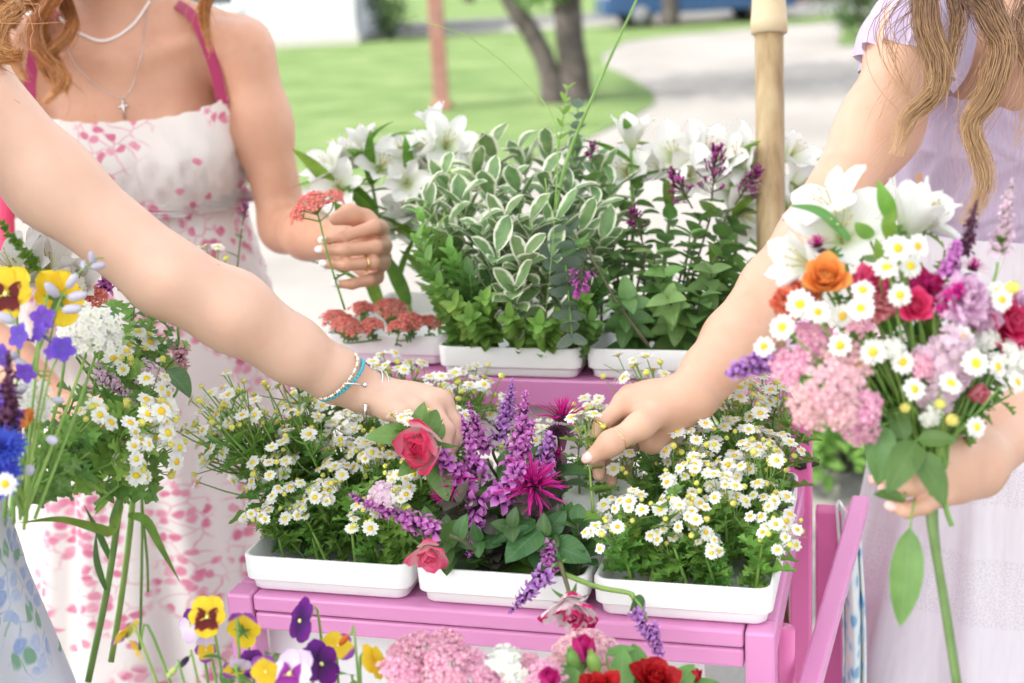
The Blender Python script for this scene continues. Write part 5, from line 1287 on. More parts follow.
# ---- rear shelf: white lilies left and right, variegated greenery, lilac branches, coral yarrow
def lilystem(label, px, py, d, base, heads, group, leafn=7, lm=None, broad=7):
    top = P(px, py, d)
    ex = [(P(px+dx, py+dy, d+dd), D(fx, fy, fz), sc, rng.uniform(0, 6), K_L(i), m_lily) for dx, dy, dd, fx, fy, fz, sc, i in heads[1:]]
    h0 = heads[0]
    return bloom('lily_stem', label, base, top, K_L(h0[7]), m_lily, D(h0[3], h0[4], h0[5]), h0[6], rng.uniform(0, 6), .0026, leaves=[(LANCE, .35+.6*i/leafn, rng.uniform(.75, 1.1), lm or m_lilyleaf) for i in range(leafn)]+[(BROAD, .12+.5*i/7, rng.uniform(.75, 1.1), lm or m_lilyleaf) for i in range(broad)], group=group, extra=ex)
RT = ZR+.012
for l, px, py, d, u, n_, hd in [
    ('white lily stem above the coral yarrow hand, leftmost in the rear left tray', 325, 165, 2.02, -.02, .60, [(0, 0, 0, -.5, .5, .6, .95, 0), (22, -12, .03, .1, .8, .4, .9, 2), (12, 20, -.02, -.1, .2, 1, .85, 3)]),
    ('white lily stem with upright blooms, second from the left in the rear left tray', 362, 138, 2.05, .01, .62, [(0, 0, 0, -.2, .9, .3, .85, 2), (20, 24, -.02, .2, .5, .8, .95, 3), (-14, 22, .02, -.5, .4, .6, .85, 0)]),
    ('white lily stem with a pink flushed bloom in the rear left tray', 402, 148, 2.04, .05, .60, [(0, 0, 0, -.2, .8, .5, .95, 0), (24, 12, 0, .5, .5, .6, .85, 2), (4, 34, -.03, 0, .1, 1, .75, 3)]),
    ('tall white lily stem with a fully open bloom facing front, beside the greenery', 447, 140, 2.02, .08, .61, [(0, 0, 0, .1, .35, 1, 1.02, 1), (-14, -22, .04, -.3, .9, .2, .85, 2), (24, 26, 0, .7, .2, .6, .9, 3), (-22, 6, 0, -.6, .5, .5, .85, 0)]),
    ('white lily stem low in the rear left tray beside the hand', 408, 205, 2.06, .06, .64, [(0, 0, 0, -.3, .5, .7, .95, 3), (-8, 22, 0, .3, .3, .8, .85, 0)])]:
    lilystem(l, px, py, d, CW(u, n_, RT), hd, 'white lilies in the rear left tray', 9)
for l, px, py, d, u, n_, hd in [
    ('single upright white lily standing left of the purple lilac truss', 633, 132, 1.96, .33, .56, [(0, 0, 0, .05, 1, .3, 1.05, 2), (-8, 36, .0, -.3, .6, .8, 1.0, 0)]),
    ('white lily stem with two open blooms behind the purple lilac truss', 674, 152, 1.96, .37, .57, [(0, 0, 0, -.2, .4, 1, 1.05, 1), (34, -4, .0, .1, .5, .9, 1.05, 3), (-18, 18, 0, -.8, .2, .5, .85, 2), (16, 22, 0, .1, .1, 1, .9, 0)]),
    ('white lily stem with a wide bloom left of the timber pole', 738, 154, 1.95, .44, .57, [(0, 0, 0, .1, .4, 1, 1.05, 1), (18, 10, -.02, .7, .1, .6, .85, 0), (-18, 2, .0, -.3, .5, .8, 1.0, 3)]),
    ('white lily stem with drooping blooms low beside the timber pole', 748, 216, 1.94, .45, .56, [(0, 0, 0, .4, -.3, .8, 1.0, 1), (-14, -26, .02, .1, .1, 1, .75, 3), (4, -34, 0, .5, .2, .6, .7, 0)]),
    ('white lily stem seen to the right of the timber pole', 796, 150, 2.07, .47, .66, [(0, 0, 0, .4, .5, .6, 1.0, 3), (8, 36, 0, .6, .1, .7, 1.05, 1), (-6, 60, .02, .2, .0, 1, .95, 0)])]:
    lilystem(l, px, py, d, CW(u, n_, RT), hd, 'white lilies in the rear right tray', 5, None, 1)

def branch(name, label, base, tip, tmpls, lm, n, s0, s1, stemm, pairs=1, group=None, droop=0.0, start=.12, cat='branch', lean=.55, whorl=False):
    base, tip = np.asarray(base, float), np.asarray(tip, float); t = thing(name, label, cat, base, group)
    L = np.linalg.norm(tip-base); c = curve([base, base*.55+tip*.45+V(0, 0, L*.06)+rng.normal(size=3)*L*.03, tip], 20)-base
    k = MB(); k.tube(c, [.0022, .0010], 6); obj('stem', k.mesh('stem', [stemm]), t)
    mb = MB()
    for i in range(n):
        f = start+(1-start)*(i/(n-1))**(.8 if not whorl else .55); idx = min(19, int(f*19)); ax = unit(c[min(19, idx+1)]-c[max(0, idx-1)]); F_ = frame(ax)
        for q in range(pairs):
            a = i*(2.39996 if pairs == 1 else pi/2)+q*2*pi/pairs+rng.normal()*.25
            ln = lean+(1.2*max(0, f-.75)*4*.35)+rng.normal()*.12
            placeleaf(mb, tmpls[int(rng.integers(0, len(tmpls)))], c[idx], F_[:, 0]*cos(a)+F_[:, 1]*sin(a)+ax*ln-V(0, 0, droop), ax+V(0, 0, .3), (s0+(s1-s0)*f)*rng.uniform(.85, 1.15))
    obj('leaves', mb.mesh('leaves', [lm]), t); return t
# variegated greenery
tips = [(425, 196, 1.86), (445, 175, 1.9), (470, 160, 1.93), (492, 150, 1.96), (520, 148, 1.97), (548, 146, 1.97), (575, 150, 1.96), (598, 162, 1.95), (612, 185, 1.92), (462, 200, 1.84), (490, 190, 1.86), (516, 182, 1.87), (545, 180, 1.87), (572, 186, 1.86), (596, 205, 1.85), (480, 225, 1.80), (505, 218, 1.80), (530, 222, 1.79), (556, 222, 1.80), (580, 232, 1.80), (602, 240, 1.83), (497, 252, 1.765), (525, 258, 1.76), (552, 256, 1.77), (515, 290, 1.75), (610, 215, 1.9), (450, 225, 1.83)]
for i, (px, py, d) in enumerate(tips):
    u = .12+(px-425)/190*.15; n_ = .47+min(max((d-1.76)*.75, 0), .18)
    branch('variegated_branch', 'cream edged variegated leafy branch in the middle rear tray', CW(u, n_, RT), P(px, py, d), OBOV, m_vleaf, 17, .9, 1.12, m_stem, group='variegated branches in the middle rear tray', lean=.75, whorl=True, start=.25)
bt = [(420, 215, 1.82), (418, 240, 1.80), (428, 262, 1.78), (440, 285, 1.765), (450, 250, 1.775), (455, 305, 1.755), (470, 275, 1.765), (470, 318, 1.75), (582, 300, 1.75), (592, 322, 1.745), (560, 320, 1.745), (540, 325, 1.745), (600, 285, 1.76), (510, 318, 1.745), (485, 300, 1.755), (438, 232, 1.80)]
for i, (px, py, d) in enumerate(bt):
    u = .13+(px-420)/190*.15; branch('boxwood_sprig', 'small leaved bright green sprig at the foot of the variegated greenery', CW(u, .47, RT), P(px, py, d), [SMALL], m_lleaf if (i % 3 or px < 450) else m_gleaf, 20, 1.35, 1.0, m_stem, 2, 'small leaved sprigs in the middle rear tray', lean=.8, start=.15)
branch('eucalyptus_sprig', 'grey green eucalyptus sprig with round leaves hanging in front of the variegated greenery', P(560, 225, 1.80), P(572, 335, 1.725), [ROUND], m_eleaf, 13, 1.25, .9, m_stem, 2, None, lean=.15, start=.05)
branch('eucalyptus_sprig', 'tall grey green eucalyptus sprig rising above the greenery beside the grass blade', CW(.24, .60, RT), P(578, 108, 1.95), [ROUND], m_eleaf, 12, .9, .7, m_stem, 2, None, lean=.45, start=.55)
branch('leafy_sprig', 'pale lime tipped sprig rising beside the tall grass blade', CW(.235, .58, RT), P(567, 90, 1.93), [SMALL], m_lleaf, 5, .9, .8, m_stem, 2, None, lean=.7, start=.82)
def grassblade(label, pts, r):
    c = curve([P(*p) for p in pts], 24); t = thing('grass_blade', label, 'grass blade', c[0]); k = MB(); k.tube(c-c[0], [r, r*.8, r*.5], 6); obj('blade', k.mesh('blade', [m_stem]), t)
grassblade('long straight green grass blade slanting up out of the greenery', [(553, 225, 1.85), (567, 160, 1.85), (598, 85, 1.84), (648, -25, 1.82)], .0030)
grassblade('thin arching grass blade bending left over the lawn', [(552, 250, 1.82), (556, 130, 1.83), (520, 78, 1.86), (470, 38, 1.88), (418, 20, 1.9)], .0012)
grassblade('thin pale grass blade hanging down across the variegated leaves', [(545, 178, 1.80), (549, 205, 1.755), (554, 225, 1.75), (545, 320, 1.745)], .0007)
# lilac branches
for l, bx, tip, n_ in [('lilac branch leaning left with leaves at the left of the rear right tray', .33, (612, 240, 1.84), 9), ('lilac branch with bare dark twigs at the front of the rear right tray', .36, (655, 255, 1.80), 9), ('upright lilac branch in the centre of the rear right tray', .39, (690, 235, 1.85), 9), ('lilac branch with hanging leaves near the outstretched right arm', .42, (722, 245, 1.84), 9), ('lilac branch behind the outstretched right arm', .45, (748, 262, 1.86), 9), ('low lilac branch bending forward over the tray edge', .35, (628, 300, 1.745), 8), ('short lilac branch over the right tray edge', .40, (668, 300, 1.74), 9), ('short leafy lilac branch low by the arm', .43, (700, 298, 1.765), 9), ('lilac branch at the back right of the rear right tray', .46, (735, 215, 1.95), 9), ('lilac branch filling the centre of the rear right tray', .38, (665, 275, 1.79), 9), ('leafy lilac branch at the left back of the rear right tray', .345, (640, 215, 1.93), 9), ('lilac branch between the white lilies and the timber pole', .43, (730, 232, 1.92), 9), ('leafy lilac branch under the dark purple trusses', .39, (700, 222, 1.90), 9), ('lilac branch rising under the open white lilies', .37, (672, 205, 1.95), 9), ('lilac branch beneath the single upright lily', .34, (636, 190, 1.96), 8), ('lilac branch low in front of the timber pole', .45, (745, 285, 1.82), 9), ('broad leaved lilac branch at the right front of the tray', .42, (712, 272, 1.79), 9)]:
    branch('lilac_branch', l, CW(bx, .50+.06*rng.uniform(-.5, 1), RT), P(*tip), [HEART], m_lilacleaf, n_, 1.0, .72, m_stemdk, 2, 'lilac branches in the rear right tray', lean=.45, droop=.25, start=.18)
for l, px, py, d, bu, k_, s, f, mm in [('large dark purple lilac truss in front of the white lilies', 712, 196, 1.90, .40, 0, 1.25, (.05, 1, .4), m_lilacf), ('dark purple lilac truss reaching up beside the timber pole', 738, 200, 1.90, .43, 1, 1.15, (.5, .8, .4), m_lilacf), ('small dark lilac truss over the middle of the dark purple cluster', 690, 204, 1.90, .385, 1, 1.2, (-.5, .8, .4), m_lilacf), ('thin dark lilac truss left of the rear right tray', 640, 235, 1.84, .34, 2, 1.1, (-.3, 1, .2), m_lilacf), ('sparse dark lilac truss high over the variegated leaves', 592, 165, 1.9, .30, 2, .9, (.0, 1, .3), m_lilacf)]:
    bloom('lilac_truss', l, CW(bu, .52, RT), P(px, py, d), (PAN[k_][0], PAN[k_][1], m_stemdk, 'stalks'), mm, D(*f), s, 0, .0018, m_stemdk, leaves=[(HEART, .35+.1*i, .8, m_lilacleaf) for i in range(5)], group='dark purple lilac trusses')
bloom('lilac_truss', 'bright magenta lilac truss drooping in front of the eucalyptus', P(648, 345, 1.75), P(583, 262, 1.74), K_N(1), m_lilacb, D(-.15, -1, .5), 1.05, 0, .002, m_stemdk, leaves=[(HEART, .35+.15*i, .75, m_lilacleaf) for i in range(5)])
# coral yarrow in the tray
for i, (px, py, d, s) in enumerate([(335, 318, 1.90, 1.0), (362, 308, 1.95, 1.1), (390, 310, 1.95, 1.0), (412, 322, 1.89, 1.1), (372, 325, 1.88, 1.1), (348, 328, 1.87, .9), (432, 322, 1.9, .8), (398, 326, 1.87, 1.0)]):
    bloom('coral_yarrow', 'coral pink yarrow head lying low in the rear left tray', CW(-.05+.018*i, .56, RT), P(px, py, d), K_Y(i % 3), m_coralf, D(rng.normal()*.2, .9, .5), s, 0, .0014, group='coral yarrow in the rear left tray', leaves=[(FLEAF[1], .6, .6, m_dleaf)])
t_ = P(312, 203, 1.80)
bloom('coral_yarrow', 'coral pink yarrow stem held in the white nailed hand', P(345, 310, 1.815), t_, K_Y(0), m_coralf, D(-.3, .8, .6), 1.15, 0, .0013, extra=[(P(335, 196, 1.79), D(.3, .8, .5), .85, 1, K_Y(1), m_coralf), (P(298, 214, 1.79), D(-.5, .6, .6), .9, 2, K_Y(1), m_coralf)], leaves=[(FLEAF[0], .22, .7, m_fleaf), (FLEAF[0], .5, .5, m_lleaf)])

# ---- middle front tray: bee balm, salvia, roses
MT = lambda u, n_=.12: CW(u, n_, TZ)
lvD = lambda n=4, s=.9: [(ROSELEAF, .35+.14*i, s, m_gleaf) for i in range(n)]
def F3(a): return D(*a)
for l, px, py, d, u, k_, s, f in [('large magenta bee balm bloom in the centre of the middle front tray', 532, 487, 1.445, .31, 0, 1.38, (.15, .75, .7)), ('tall magenta bee balm behind the ringed fingers', 562, 420, 1.53, .33, 1, 1.45, (.1, 1, .3)), ('magenta bee balm beside the drooping fingertips', 456, 486, 1.47, .27, 0, 1.0, (-.5, .6, .5)), ('dark magenta bee balm low under the pink rose', 446, 492, 1.475, .265, 0, .7, (-.5, .3, .7)), ('small magenta bee balm between the salvia and the picking hand', 556, 455, 1.52, .325, 1, .6, (.3, .5, .7))]:
    bloom('bee_balm', l, MT(u, .16), P(px, py, d), K_B(k_), m_magenta, F3(f), s, 0, .0022, m_stemdk, leaves=[(ROSELEAF, .5, 1.0, m_purpleaf), (ROSELEAF, .62, 1.0, m_dleaf), (ROSELEAF, .75, .9, m_gleaf), (ROSELEAF, .4, .9, m_dleaf)])
for l, px, py, d, u, s in [('dark round bee balm seed head above the magenta bloom', 516, 470, 1.485, .30, 1.1), ('dark round seed head in front of the tall bee balm', 556, 432, 1.525, .325, 1.0)]:
    bloom('seed_head', l, MT(u, .15), P(px, py, d), (SEED, None, None, ''), m_bracts, D(.1, 1, .4), s, 0, .0018, m_stemdk, leaves=[(ROSELEAF, .5, .8, m_purpleaf)])
for l, px, py, d, u, k_, s, f, mm in [
    ('tall pink purple salvia spike beside the pink rose hand', 480, 476, 1.48, .28, 0, 1.15, (-.3, 1, .2), m_salvia), ('upright violet salvia spike behind the middle tray', 499, 436, 1.53, .29, 0, 1.0, (.25, 1, .1), m_catmint), ('dark budded salvia spike left of the violet spike', 484, 448, 1.52, .285, 1, 1.0, (-.35, 1, .15), m_salvia), ('short pink salvia spike in the centre', 498, 500, 1.455, .28, 3, 1.4, (.5, .8, .5), m_salvia),
    ('pink purple salvia spike drooping low in the centre', 478, 500, 1.455, .28, 1, 1.15, (-.15, -1, .3), m_salvia), ('pink salvia spike between the rose and the tall spike', 464, 484, 1.475, .275, 3, 1.4, (-.5, .7, .5), m_salvia), ('pink salvia spike right of the tall spike', 512, 466, 1.49, .295, 1, 1.1, (.45, .9, .3), m_salvia), ('plum pink salvia spike above the large bee balm', 520, 452, 1.50, .30, 1, 1.3, (.1, 1, .2), m_salvia), ('violet salvia spike beside the ringed fingers', 545, 470, 1.50, .33, 3, 1.1, (.1, 1, .2), m_catmint), ('violet salvia spike below the large bee balm', 548, 545, 1.425, .32, 3, .95, (.1, -.6, .7), m_salvia), ('dark salvia spike in front of the daisies', 508, 420, 1.56, .295, 1, .9, (.1, 1, 0), m_catmint)]:
    bloom('salvia_spike', l, MT(u, .17), P(px, py, d), K_P(k_), mm, F3(f), s, 0, .0018, m_stemdk, leaves=lvD(3, .75), group='salvia spikes in the middle front tray')
bloom('salvia_spike', 'pink salvia spike lying across the front left daisies towards the coral rose', MT(.30, .10), P(436, 530, 1.385), K_P(2), m_salvia, D(-1, .42, .15), 1.2, 0, .0020, m_stemdk, leaves=[(ROSELEAF, .8, .6, m_dleaf)])
bloom('scabious', 'pale pink frilled bloom at the tip of the lying salvia spike', MT(.28, .10), P(382, 494, 1.38), K_S(1), m_palelil, D(-.3, .5, .8), .8, 0, .0014)
bloom('salvia_spike', 'violet spike drooping over the front edge of the middle tray', P(572, 556, 1.42), P(545, 575, 1.385), K_P(1), m_catmint, D(-.75, -.75, .3), 1.0, 0, .0018, m_stem, leaves=[(FLEAF[2], .3, .5, m_dleaf)])
bloom('salvia_spike', 'violet flowered stem arching down to the pink rail on the right', P(564, 574, 1.39), P(637, 610, 1.335), K_P(3), m_catmint, D(.35, -.9, .4), .8, 0, .0024, m_stem, leaves=[(ROSELEAF, .85, .5, m_dleaf), (SMALL, .9, .8, m_dleaf)], extra=[(P(650, 628, 1.325), D(.3, -.9, .6), .8, 1, K_P(3), m_catmint)], bow=.0)
bloom('rose', 'coral pink rose hanging over the front tray edge', MT(.27, .11), P(428, 556, 1.375), K_R(ROSE2), m_roseC, D(.15, -.75, .75), .88, 0, .0022, m_stemdk, leaves=lvD(3, .8))
bloom('rose', 'pink and red rose held between the drooping fingers', P(436, 478, 1.50), P(422, 447, 1.445), K_R(ROSE3), m_roseP, D(-.5, -.1, .85), 1.5, 0, .0012, m_stem, leaves=())
bloom('rose', 'white and crimson striped rose nodding over the pink front rail', P(560, 562, 1.39), P(571, 612, 1.325), K_R(ROSE2), m_roseS, D(.05, -.72, .62), 1.15, 0, .0022, m_stemdk)
def leafsprig(label, base, items, tm=None):
    base = np.asarray(base, float); t = thing('leaf_sprig', label, 'leaf', base); k = MB(); st = MB()
    for px, py, d, qx, qy, qd, tmpl, s, fx in items:
        a, b_ = P(px, py, d), P(qx, qy, qd); L = np.linalg.norm(b_-a); v_ = np.concatenate(tmpl.v); ln = v_[:, 0].max()
        placeleaf(k, tmpl, a-base, b_-a, D(*fx), L/ln); st.tube(curve([V(0, 0, 0), (a-base)*.5+V(0, 0, .004), a-base], 5), [.0012, .0009], 5)
    obj('leaves', k.mesh('leaves', [tm or m_gleaf]), t); obj('stem', st.mesh('stem', [m_stem]), t); return t
leafsprig('five dark rose leaves round the pink rose in the drooping hand', P(432, 455, 1.475), [(412, 436, 1.465, 366, 433, 1.45, OVAL, 1, (.1, .7, .8)), (420, 432, 1.465, 421, 404, 1.455, ROSELEAF, 1, (-.4, .2, 1)), (428, 432, 1.47, 438, 408, 1.48, ROSELEAF, 1, (.3, .3, 1)), (436, 458, 1.47, 446, 500, 1.45, OVAL, 1, (-.2, .3, 1)), (420, 458, 1.465, 398, 474, 1.45, OVAL, 1, (-.2, .4, 1)), (436, 440, 1.47, 444, 424, 1.47, ROSELEAF, 1, (.3, .5, 1)), (438, 460, 1.47, 450, 482, 1.46, OVAL, 1, (.3, .3, 1))])
leafsprig('dark green and purple leaves under the large bee balm', P(530, 545, 1.44), [(535, 520, 1.44, 492, 536, 1.42, ROSELEAF, 1, (-.2, .8, .6)), (540, 530, 1.43, 506, 556, 1.40, ROSELEAF, 1, (-.2, .6, .9)), (545, 535, 1.44, 565, 512, 1.43, ROSELEAF, 1, (.3, .4, 1)), (550, 545, 1.43, 588, 556, 1.40, ROSELEAF, 1, (.2, .5, 1)), (536, 540, 1.44, 545, 572, 1.41, ROSELEAF, 1, (.0, .4, 1))], m_dleaf)
for i in range(13):
    branch('green_stalk', 'dark leafy stem standing among the purple flowers', MT(.24+.011*i, .04+.03*(i % 4)), P(446+11*i, 512+rng.uniform(-20, 38), 1.43+.02*(i % 3)), [ROSELEAF], [m_dleaf, m_purpleaf, m_gleaf][i % 3], 8, .75, .55, m_stemdk, 2, 'leafy stems in the middle front tray', lean=.5, start=.2)
# the daisies between thumb and finger
feverplace(FEVS[1], X4(frame(unit(P(580, 418, 1.475)-P(592, 505, 1.46)), roll=1), P(592, 505, 1.46), .80), 'feverfew sprig pinched between the ringed thumb and finger', None)
feverplace(FEVS[0], X4(frame(unit(P(402, 404, 1.47)-P(420, 480, 1.48)), roll=2), P(420, 480, 1.48), .72), 'feverfew sprig tucked behind the pink rose leaves', None)
for u0, u1, w_ in ((.030, .182, 'left'), (.409, .563, 'right')):
    for i in range(10):
        fu = (i % 5+.5+rng.uniform(-.3, .3))/5; b0 = CW(u0+(u1-u0)*fu, .040+.03*(i//5)+rng.uniform(0, .012), TZ); e = b0+CE*rng.normal()*.014-CN*rng.uniform(.000, .014)+V(0, 0, rng.uniform(.055, .085))
        branch('feverfew_shoot', 'leafy feverfew shoot without blooms at the front rim of the front %s tray' % w_, b0, e, FLEAF, m_fleaf, 9, .95, .7, m_stem, 1, 'feverfew shoots in the front %s tray' % w_, lean=.6, start=.42)
# ---- bottom shelf: violas and pansies, pink yarrow, red roses
def low(p):                              # stems stand in the bottom trays
    c = tocart(p); return CW(min(max(c[0], .03), .55), min(max(c[1], -.235), -.04), .70)
def pansyflower(label, px, py, d, base, f, s, backm, facem, roll=0.0, leaves=(), eye=None, droop=False, group=None, stand=True):
    base = low(base) if stand else np.asarray(base, float); top = P(px, py, d); fv = D(*f); R = frame(fv, CU, roll)
    t = thing('pansy', label, 'pansy', base, group)
    up = top+V(0, 0, .010) if droop else top
    neck = top-fv*.006*s
    c = curve([base, base*.45+neck*.55-fv*.012+V(0, 0, .01), neck-fv*.012+V(0, 0, .010), neck], 14)-base; k = MB(); k.tube(c, [.0016, .0011], 6); obj('stem', k.mesh('stem', [m_stem]), t)
    if leaves:
        mb = MB()
        for f_, s_ in leaves: a = rng.uniform(0, 6.3); placeleaf(mb, OVAL, c[int(f_*13)], (cos(a), sin(a), .5), s=s_)
        obj('leaves', mb.mesh('leaves', [m_lleaf]), t)
    M_ = X4(R, top-base, s); b_, fc_, e_, sp_ = PANSY
    h_ = obj('flower_head', fc_.mesh('flower_head', [facem]), t, M_)
    obj('back_petals', b_.mesh('back_petals', [backm]), h_); obj('flower_eye', e_.mesh('flower_eye', [eye or m_white_c]), h_); obj('sepals', sp_.mesh('sepals', [m_gleaf]), h_)
    return t
pansyflower('yellow viola with a dark maroon face looking at the camera', 207, 617, 1.22, P(215, 720, 1.22), (.05, .15, 1), 1.02, m_pY, m_pYd)
pansyflower('pale lilac viola half hidden behind the yellow maroon faced viola', 190, 626, 1.26, P(214, 720, 1.25), (-.5, .1, .8), .85, m_pP, m_pL)
pansyflower('yellow and purple viola turned away to show its green back', 244, 630, 1.25, P(244, 720, 1.25), (.1, .2, -1), .98, m_pYP, m_pY)
pansyflower('yellow viola seen edge on, leftmost at the bottom', 124, 633, 1.21, P(160, 720, 1.21), (-.8, .55, -.15), .85, m_pY, m_pYP, 1.0)
pansyflower('small yellow viola nodding below the edge on one', 136, 651, 1.22, P(172, 720, 1.22), (-.6, -.5, .4), .62, m_pY, m_pY)
pansyflower('small yellow and lilac viola behind the maroon faced one', 206, 650, 1.27, P(218, 720, 1.27), (.3, .1, .8), .65, m_pL, m_pYP)
pansyflower('deep purple pansy standing tall, seen from the side against the pink rail', 301, 621, 1.25, P(313, 700, 1.25), (-.72, .25, .6), 1.2, m_pP, m_pP, .9)
pansyflower('dark purple pansy beside the white one at the bottom', 321, 664, 1.21, P(318, 730, 1.21), (.5, .2, .7), 1.15, m_pP, m_pP, .6)
pansyflower('white and lilac pansy with a purple face at the bottom edge', 290, 674, 1.18, P(290, 740, 1.18), (-.35, .45, .8), 1.25, m_pL, m_pW)
pansyflower('yellow and rust pansy behind the dark purple one', 338, 646, 1.25, P(335, 730, 1.25), (.1, .6, .6), .95, m_pY, m_pYP, .8)
pansyflower('bright yellow pansy seen from the side, beside the pink yarrow', 378, 663, 1.21, P(365, 740, 1.21), (.75, .4, .3), 1.05, m_pY, m_pY, .8)
pansyflower('dusty pink viola folded closed at the bottom left of the tray', 236, 668, 1.20, P(240, 740, 1.20), (-.2, .5, -.6), .8, m_pL, m_pYP, .5)
pansyflower('yellow viola at the bottom edge between the folded and the white one', 265, 672, 1.18, P(262, 740, 1.18), (.4, .3, .7), .8, m_pYP, m_pY)
pansyflower('purple viola low at the bottom edge', 252, 664, 1.23, P(255, 740, 1.23), (.2, .2, .8), .7, m_pP, m_pP)
for i, (px, py, d) in enumerate([(184, 662, 1.22), (172, 672, 1.2), (344, 640, 1.24)]):
    k_ = MB(); t = thing('pansy_bud', ['closed purple viola bud on a hooked stem', 'small green viola bud at the bottom left', 'orange rust viola bud standing up beside the yellow pansy'][i], 'flower bud', low(P(px+14, 720, d)))
    b0 = low(P(px+14, 720, d)); c = curve([V(0, 0, 0), P(px+12, py+10, d)-b0, P(px+7, py-6, d)-b0, P(px, py, d)-b0], 12); k_.tube(c, [.0012, .0008], 6); obj('stem', k_.mesh('stem', [m_stem]), t)
    k_ = MB(); R = frame(unit(c[-1]-c[-2]))
    k_.ball(c[-1], (.003, .003, .0065), M=R, nu=7, nv=8); obj('petals', k_.mesh('petals', [(m_pP, m_bud, m_orange)[i]]), t)
    k_ = MB()
    for j in range(5): k_.petal(.009, .005, X4(R@rotz(j*1.257)@roty(-1.2), c[-1]-R[:, 2]*.006), nu=4, nv=3)
    obj('sepals', k_.mesh('sepals', [m_gleaf]), t)
pts = [(225, 660), (250, 680), (276, 655), (310, 685), (330, 680), (352, 676), (300, 690), (370, 690), (205, 690), (232, 690)]
for i, (px, py) in enumerate(pts):
    branch('pansy_plant', 'fresh green pansy foliage on the bottom shelf', low(P(px+4, 760, 1.24)), P(px, py, 1.23), [OVAL], m_lleaf if i % 2 else m_gleaf, 8, .75, .55, m_stem, 1, 'pansy foliage on the bottom shelf', lean=.4, start=.3)
for i, (px, py, d, s, k_) in enumerate([(418, 655, 1.24, 1.25, 2), (446, 644, 1.27, 1.05, 0), (400, 672, 1.19, 1.05, 0), (438, 672, 1.20, 1.25, 2), (470, 664, 1.24, .95, 0), (478, 682, 1.19, 1.05, 0), (545, 676, 1.20, 1.0, 0), (528, 662, 1.25, .8, 1), (398, 652, 1.26, .8, 1), (462, 650, 1.27, .7, 1), (430, 662, 1.21, .7, 1), (455, 680, 1.18, .8, 1), (500, 680, 1.20, .8, 1)]):
    bloom('pink_yarrow', 'pink yarrow head with yellow eyed florets on the bottom shelf', low(P(px+8, 790, d)), P(px, py, d), K_Y(k_), m_pinkf, D(rng.normal()*.2, .8, .6), s*.84, i, .002, group='pink yarrow on the bottom shelf', leaves=[(FLEAF[0], .6, .8, m_dleaf)])
for i, (px, py, d, s, k_) in enumerate([(585, 655, 1.27, 1.35, 2), (562, 668, 1.25, 1.0, 0), (612, 668, 1.28, .9, 0)]):
    bloom('pale_yarrow', 'pale pink yarrow head behind the magenta rosebud', low(P(px+8, 790, d)), P(px, py, d), K_Y(k_), m_paleF, D(rng.normal()*.2, .8, .6), s*.85, i, .002, group='pale pink yarrow on the bottom shelf')
bloom('white_stock', 'cream white truss of small florets between the pink yarrow heads', low(P(510, 790, 1.22)), P(505, 672, 1.21), K_S(1), m_whitef, D(0, .7, .7), 1.15, 0, .002)
bloom('white_stock', 'small cream floret truss above the white one at the bottom', low(P(512, 790, 1.25)), P(506, 655, 1.24), K_S(1), m_whitef, D(.2, .8, .5), .7, 0, .002)
bloom('red_rose', 'large red rose at the bottom right', low(P(655, 790, 1.21)), P(656, 678, 1.21), K_R(ROSE), m_roseR, D(.15, .75, .6), .88, 0, .0025, leaves=lvD(4, .8))
bloom('red_rose', 'dark red rose at the bottom, left of the large red one', low(P(600, 790, 1.17)), P(598, 690, 1.17), K_R(ROSE2), m_roseR, D(-.2, .8, .5), .85, 2, .0025, leaves=lvD(3, .8))
bloom('rosebud', 'magenta and white rosebud standing in front of the pink rail', low(P(592, 730, 1.24)), P(583, 650, 1.245), K_R(ROSEBUD), m_roseM, D(-.05, 1, .25), 1.15, .7, .0024, leaves=lvD(3, .6))
bloom('rosebud', 'magenta rosebud low at the bottom edge of the yarrow', low(P(550, 770, 1.17)), P(549, 680, 1.17), K_R(ROSEBUD), m_roseM, D(-.1, .8, .6), 1.0, 1, .0024)
bloom('rosebud', 'small crimson rosebud at the far right of the bottom shelf', low(P(700, 790, 1.23)), P(696, 676, 1.23), K_R(ROSEBUD), m_roseR, D(.1, 1, .2), .55, 1, .002)
for i, (px, py) in enumerate([(573, 661), (594, 664)]):
    b0 = low(P(px+12, 740, 1.22)); t = thing('green_rosebud', ['tight green rosebud left of the magenta bud', 'tight green rosebud just under the magenta bud'][i], 'flower bud', b0); k_ = MB(); e = P(px, py, 1.22)-b0; k_.tube(curve([V(0, 0, 0), e*.6, e], 8), [.0018, .0014], 6); obj('stem', k_.mesh('stem', [m_stem]), t)
    k_ = MB(); R = frame(unit(e+D(-.4, .2, 0)*.05)); k_.ball(e, (.0062, .0062, .011), M=R, nu=8, nv=10)
    for j in range(5): k_.petal(.024, .009, X4(R@rotz(j*1.257)@roty(-1.35), e-R[:, 2]*.010), bend=.25, nu=6, nv=3)
    obj('bud', k_.mesh('bud', [m_lleaf]), t)
leafsprig('rose leaves around the red roses at the bottom right', low(P(640, 740, 1.22)), [(622, 690, 1.215, 622, 645, 1.23, OVAL, 1, (-.2, .3, 1)), (640, 690, 1.22, 636, 640, 1.25, SMALL, 1, (.3, .3, 1)), (675, 690, 1.22, 694, 662, 1.23, ROSELEAF, 1, (.2, .8, .5)), (690, 700, 1.22, 720, 676, 1.24, ROSELEAF, 1, (.2, .8, .5)), (606, 655, 1.24, 634, 646, 1.24, SMALL, 1, (.0, .9, .5)), (575, 700, 1.19, 556, 660, 1.22, ROSELEAF, 1, (-.3, .6, .7))])

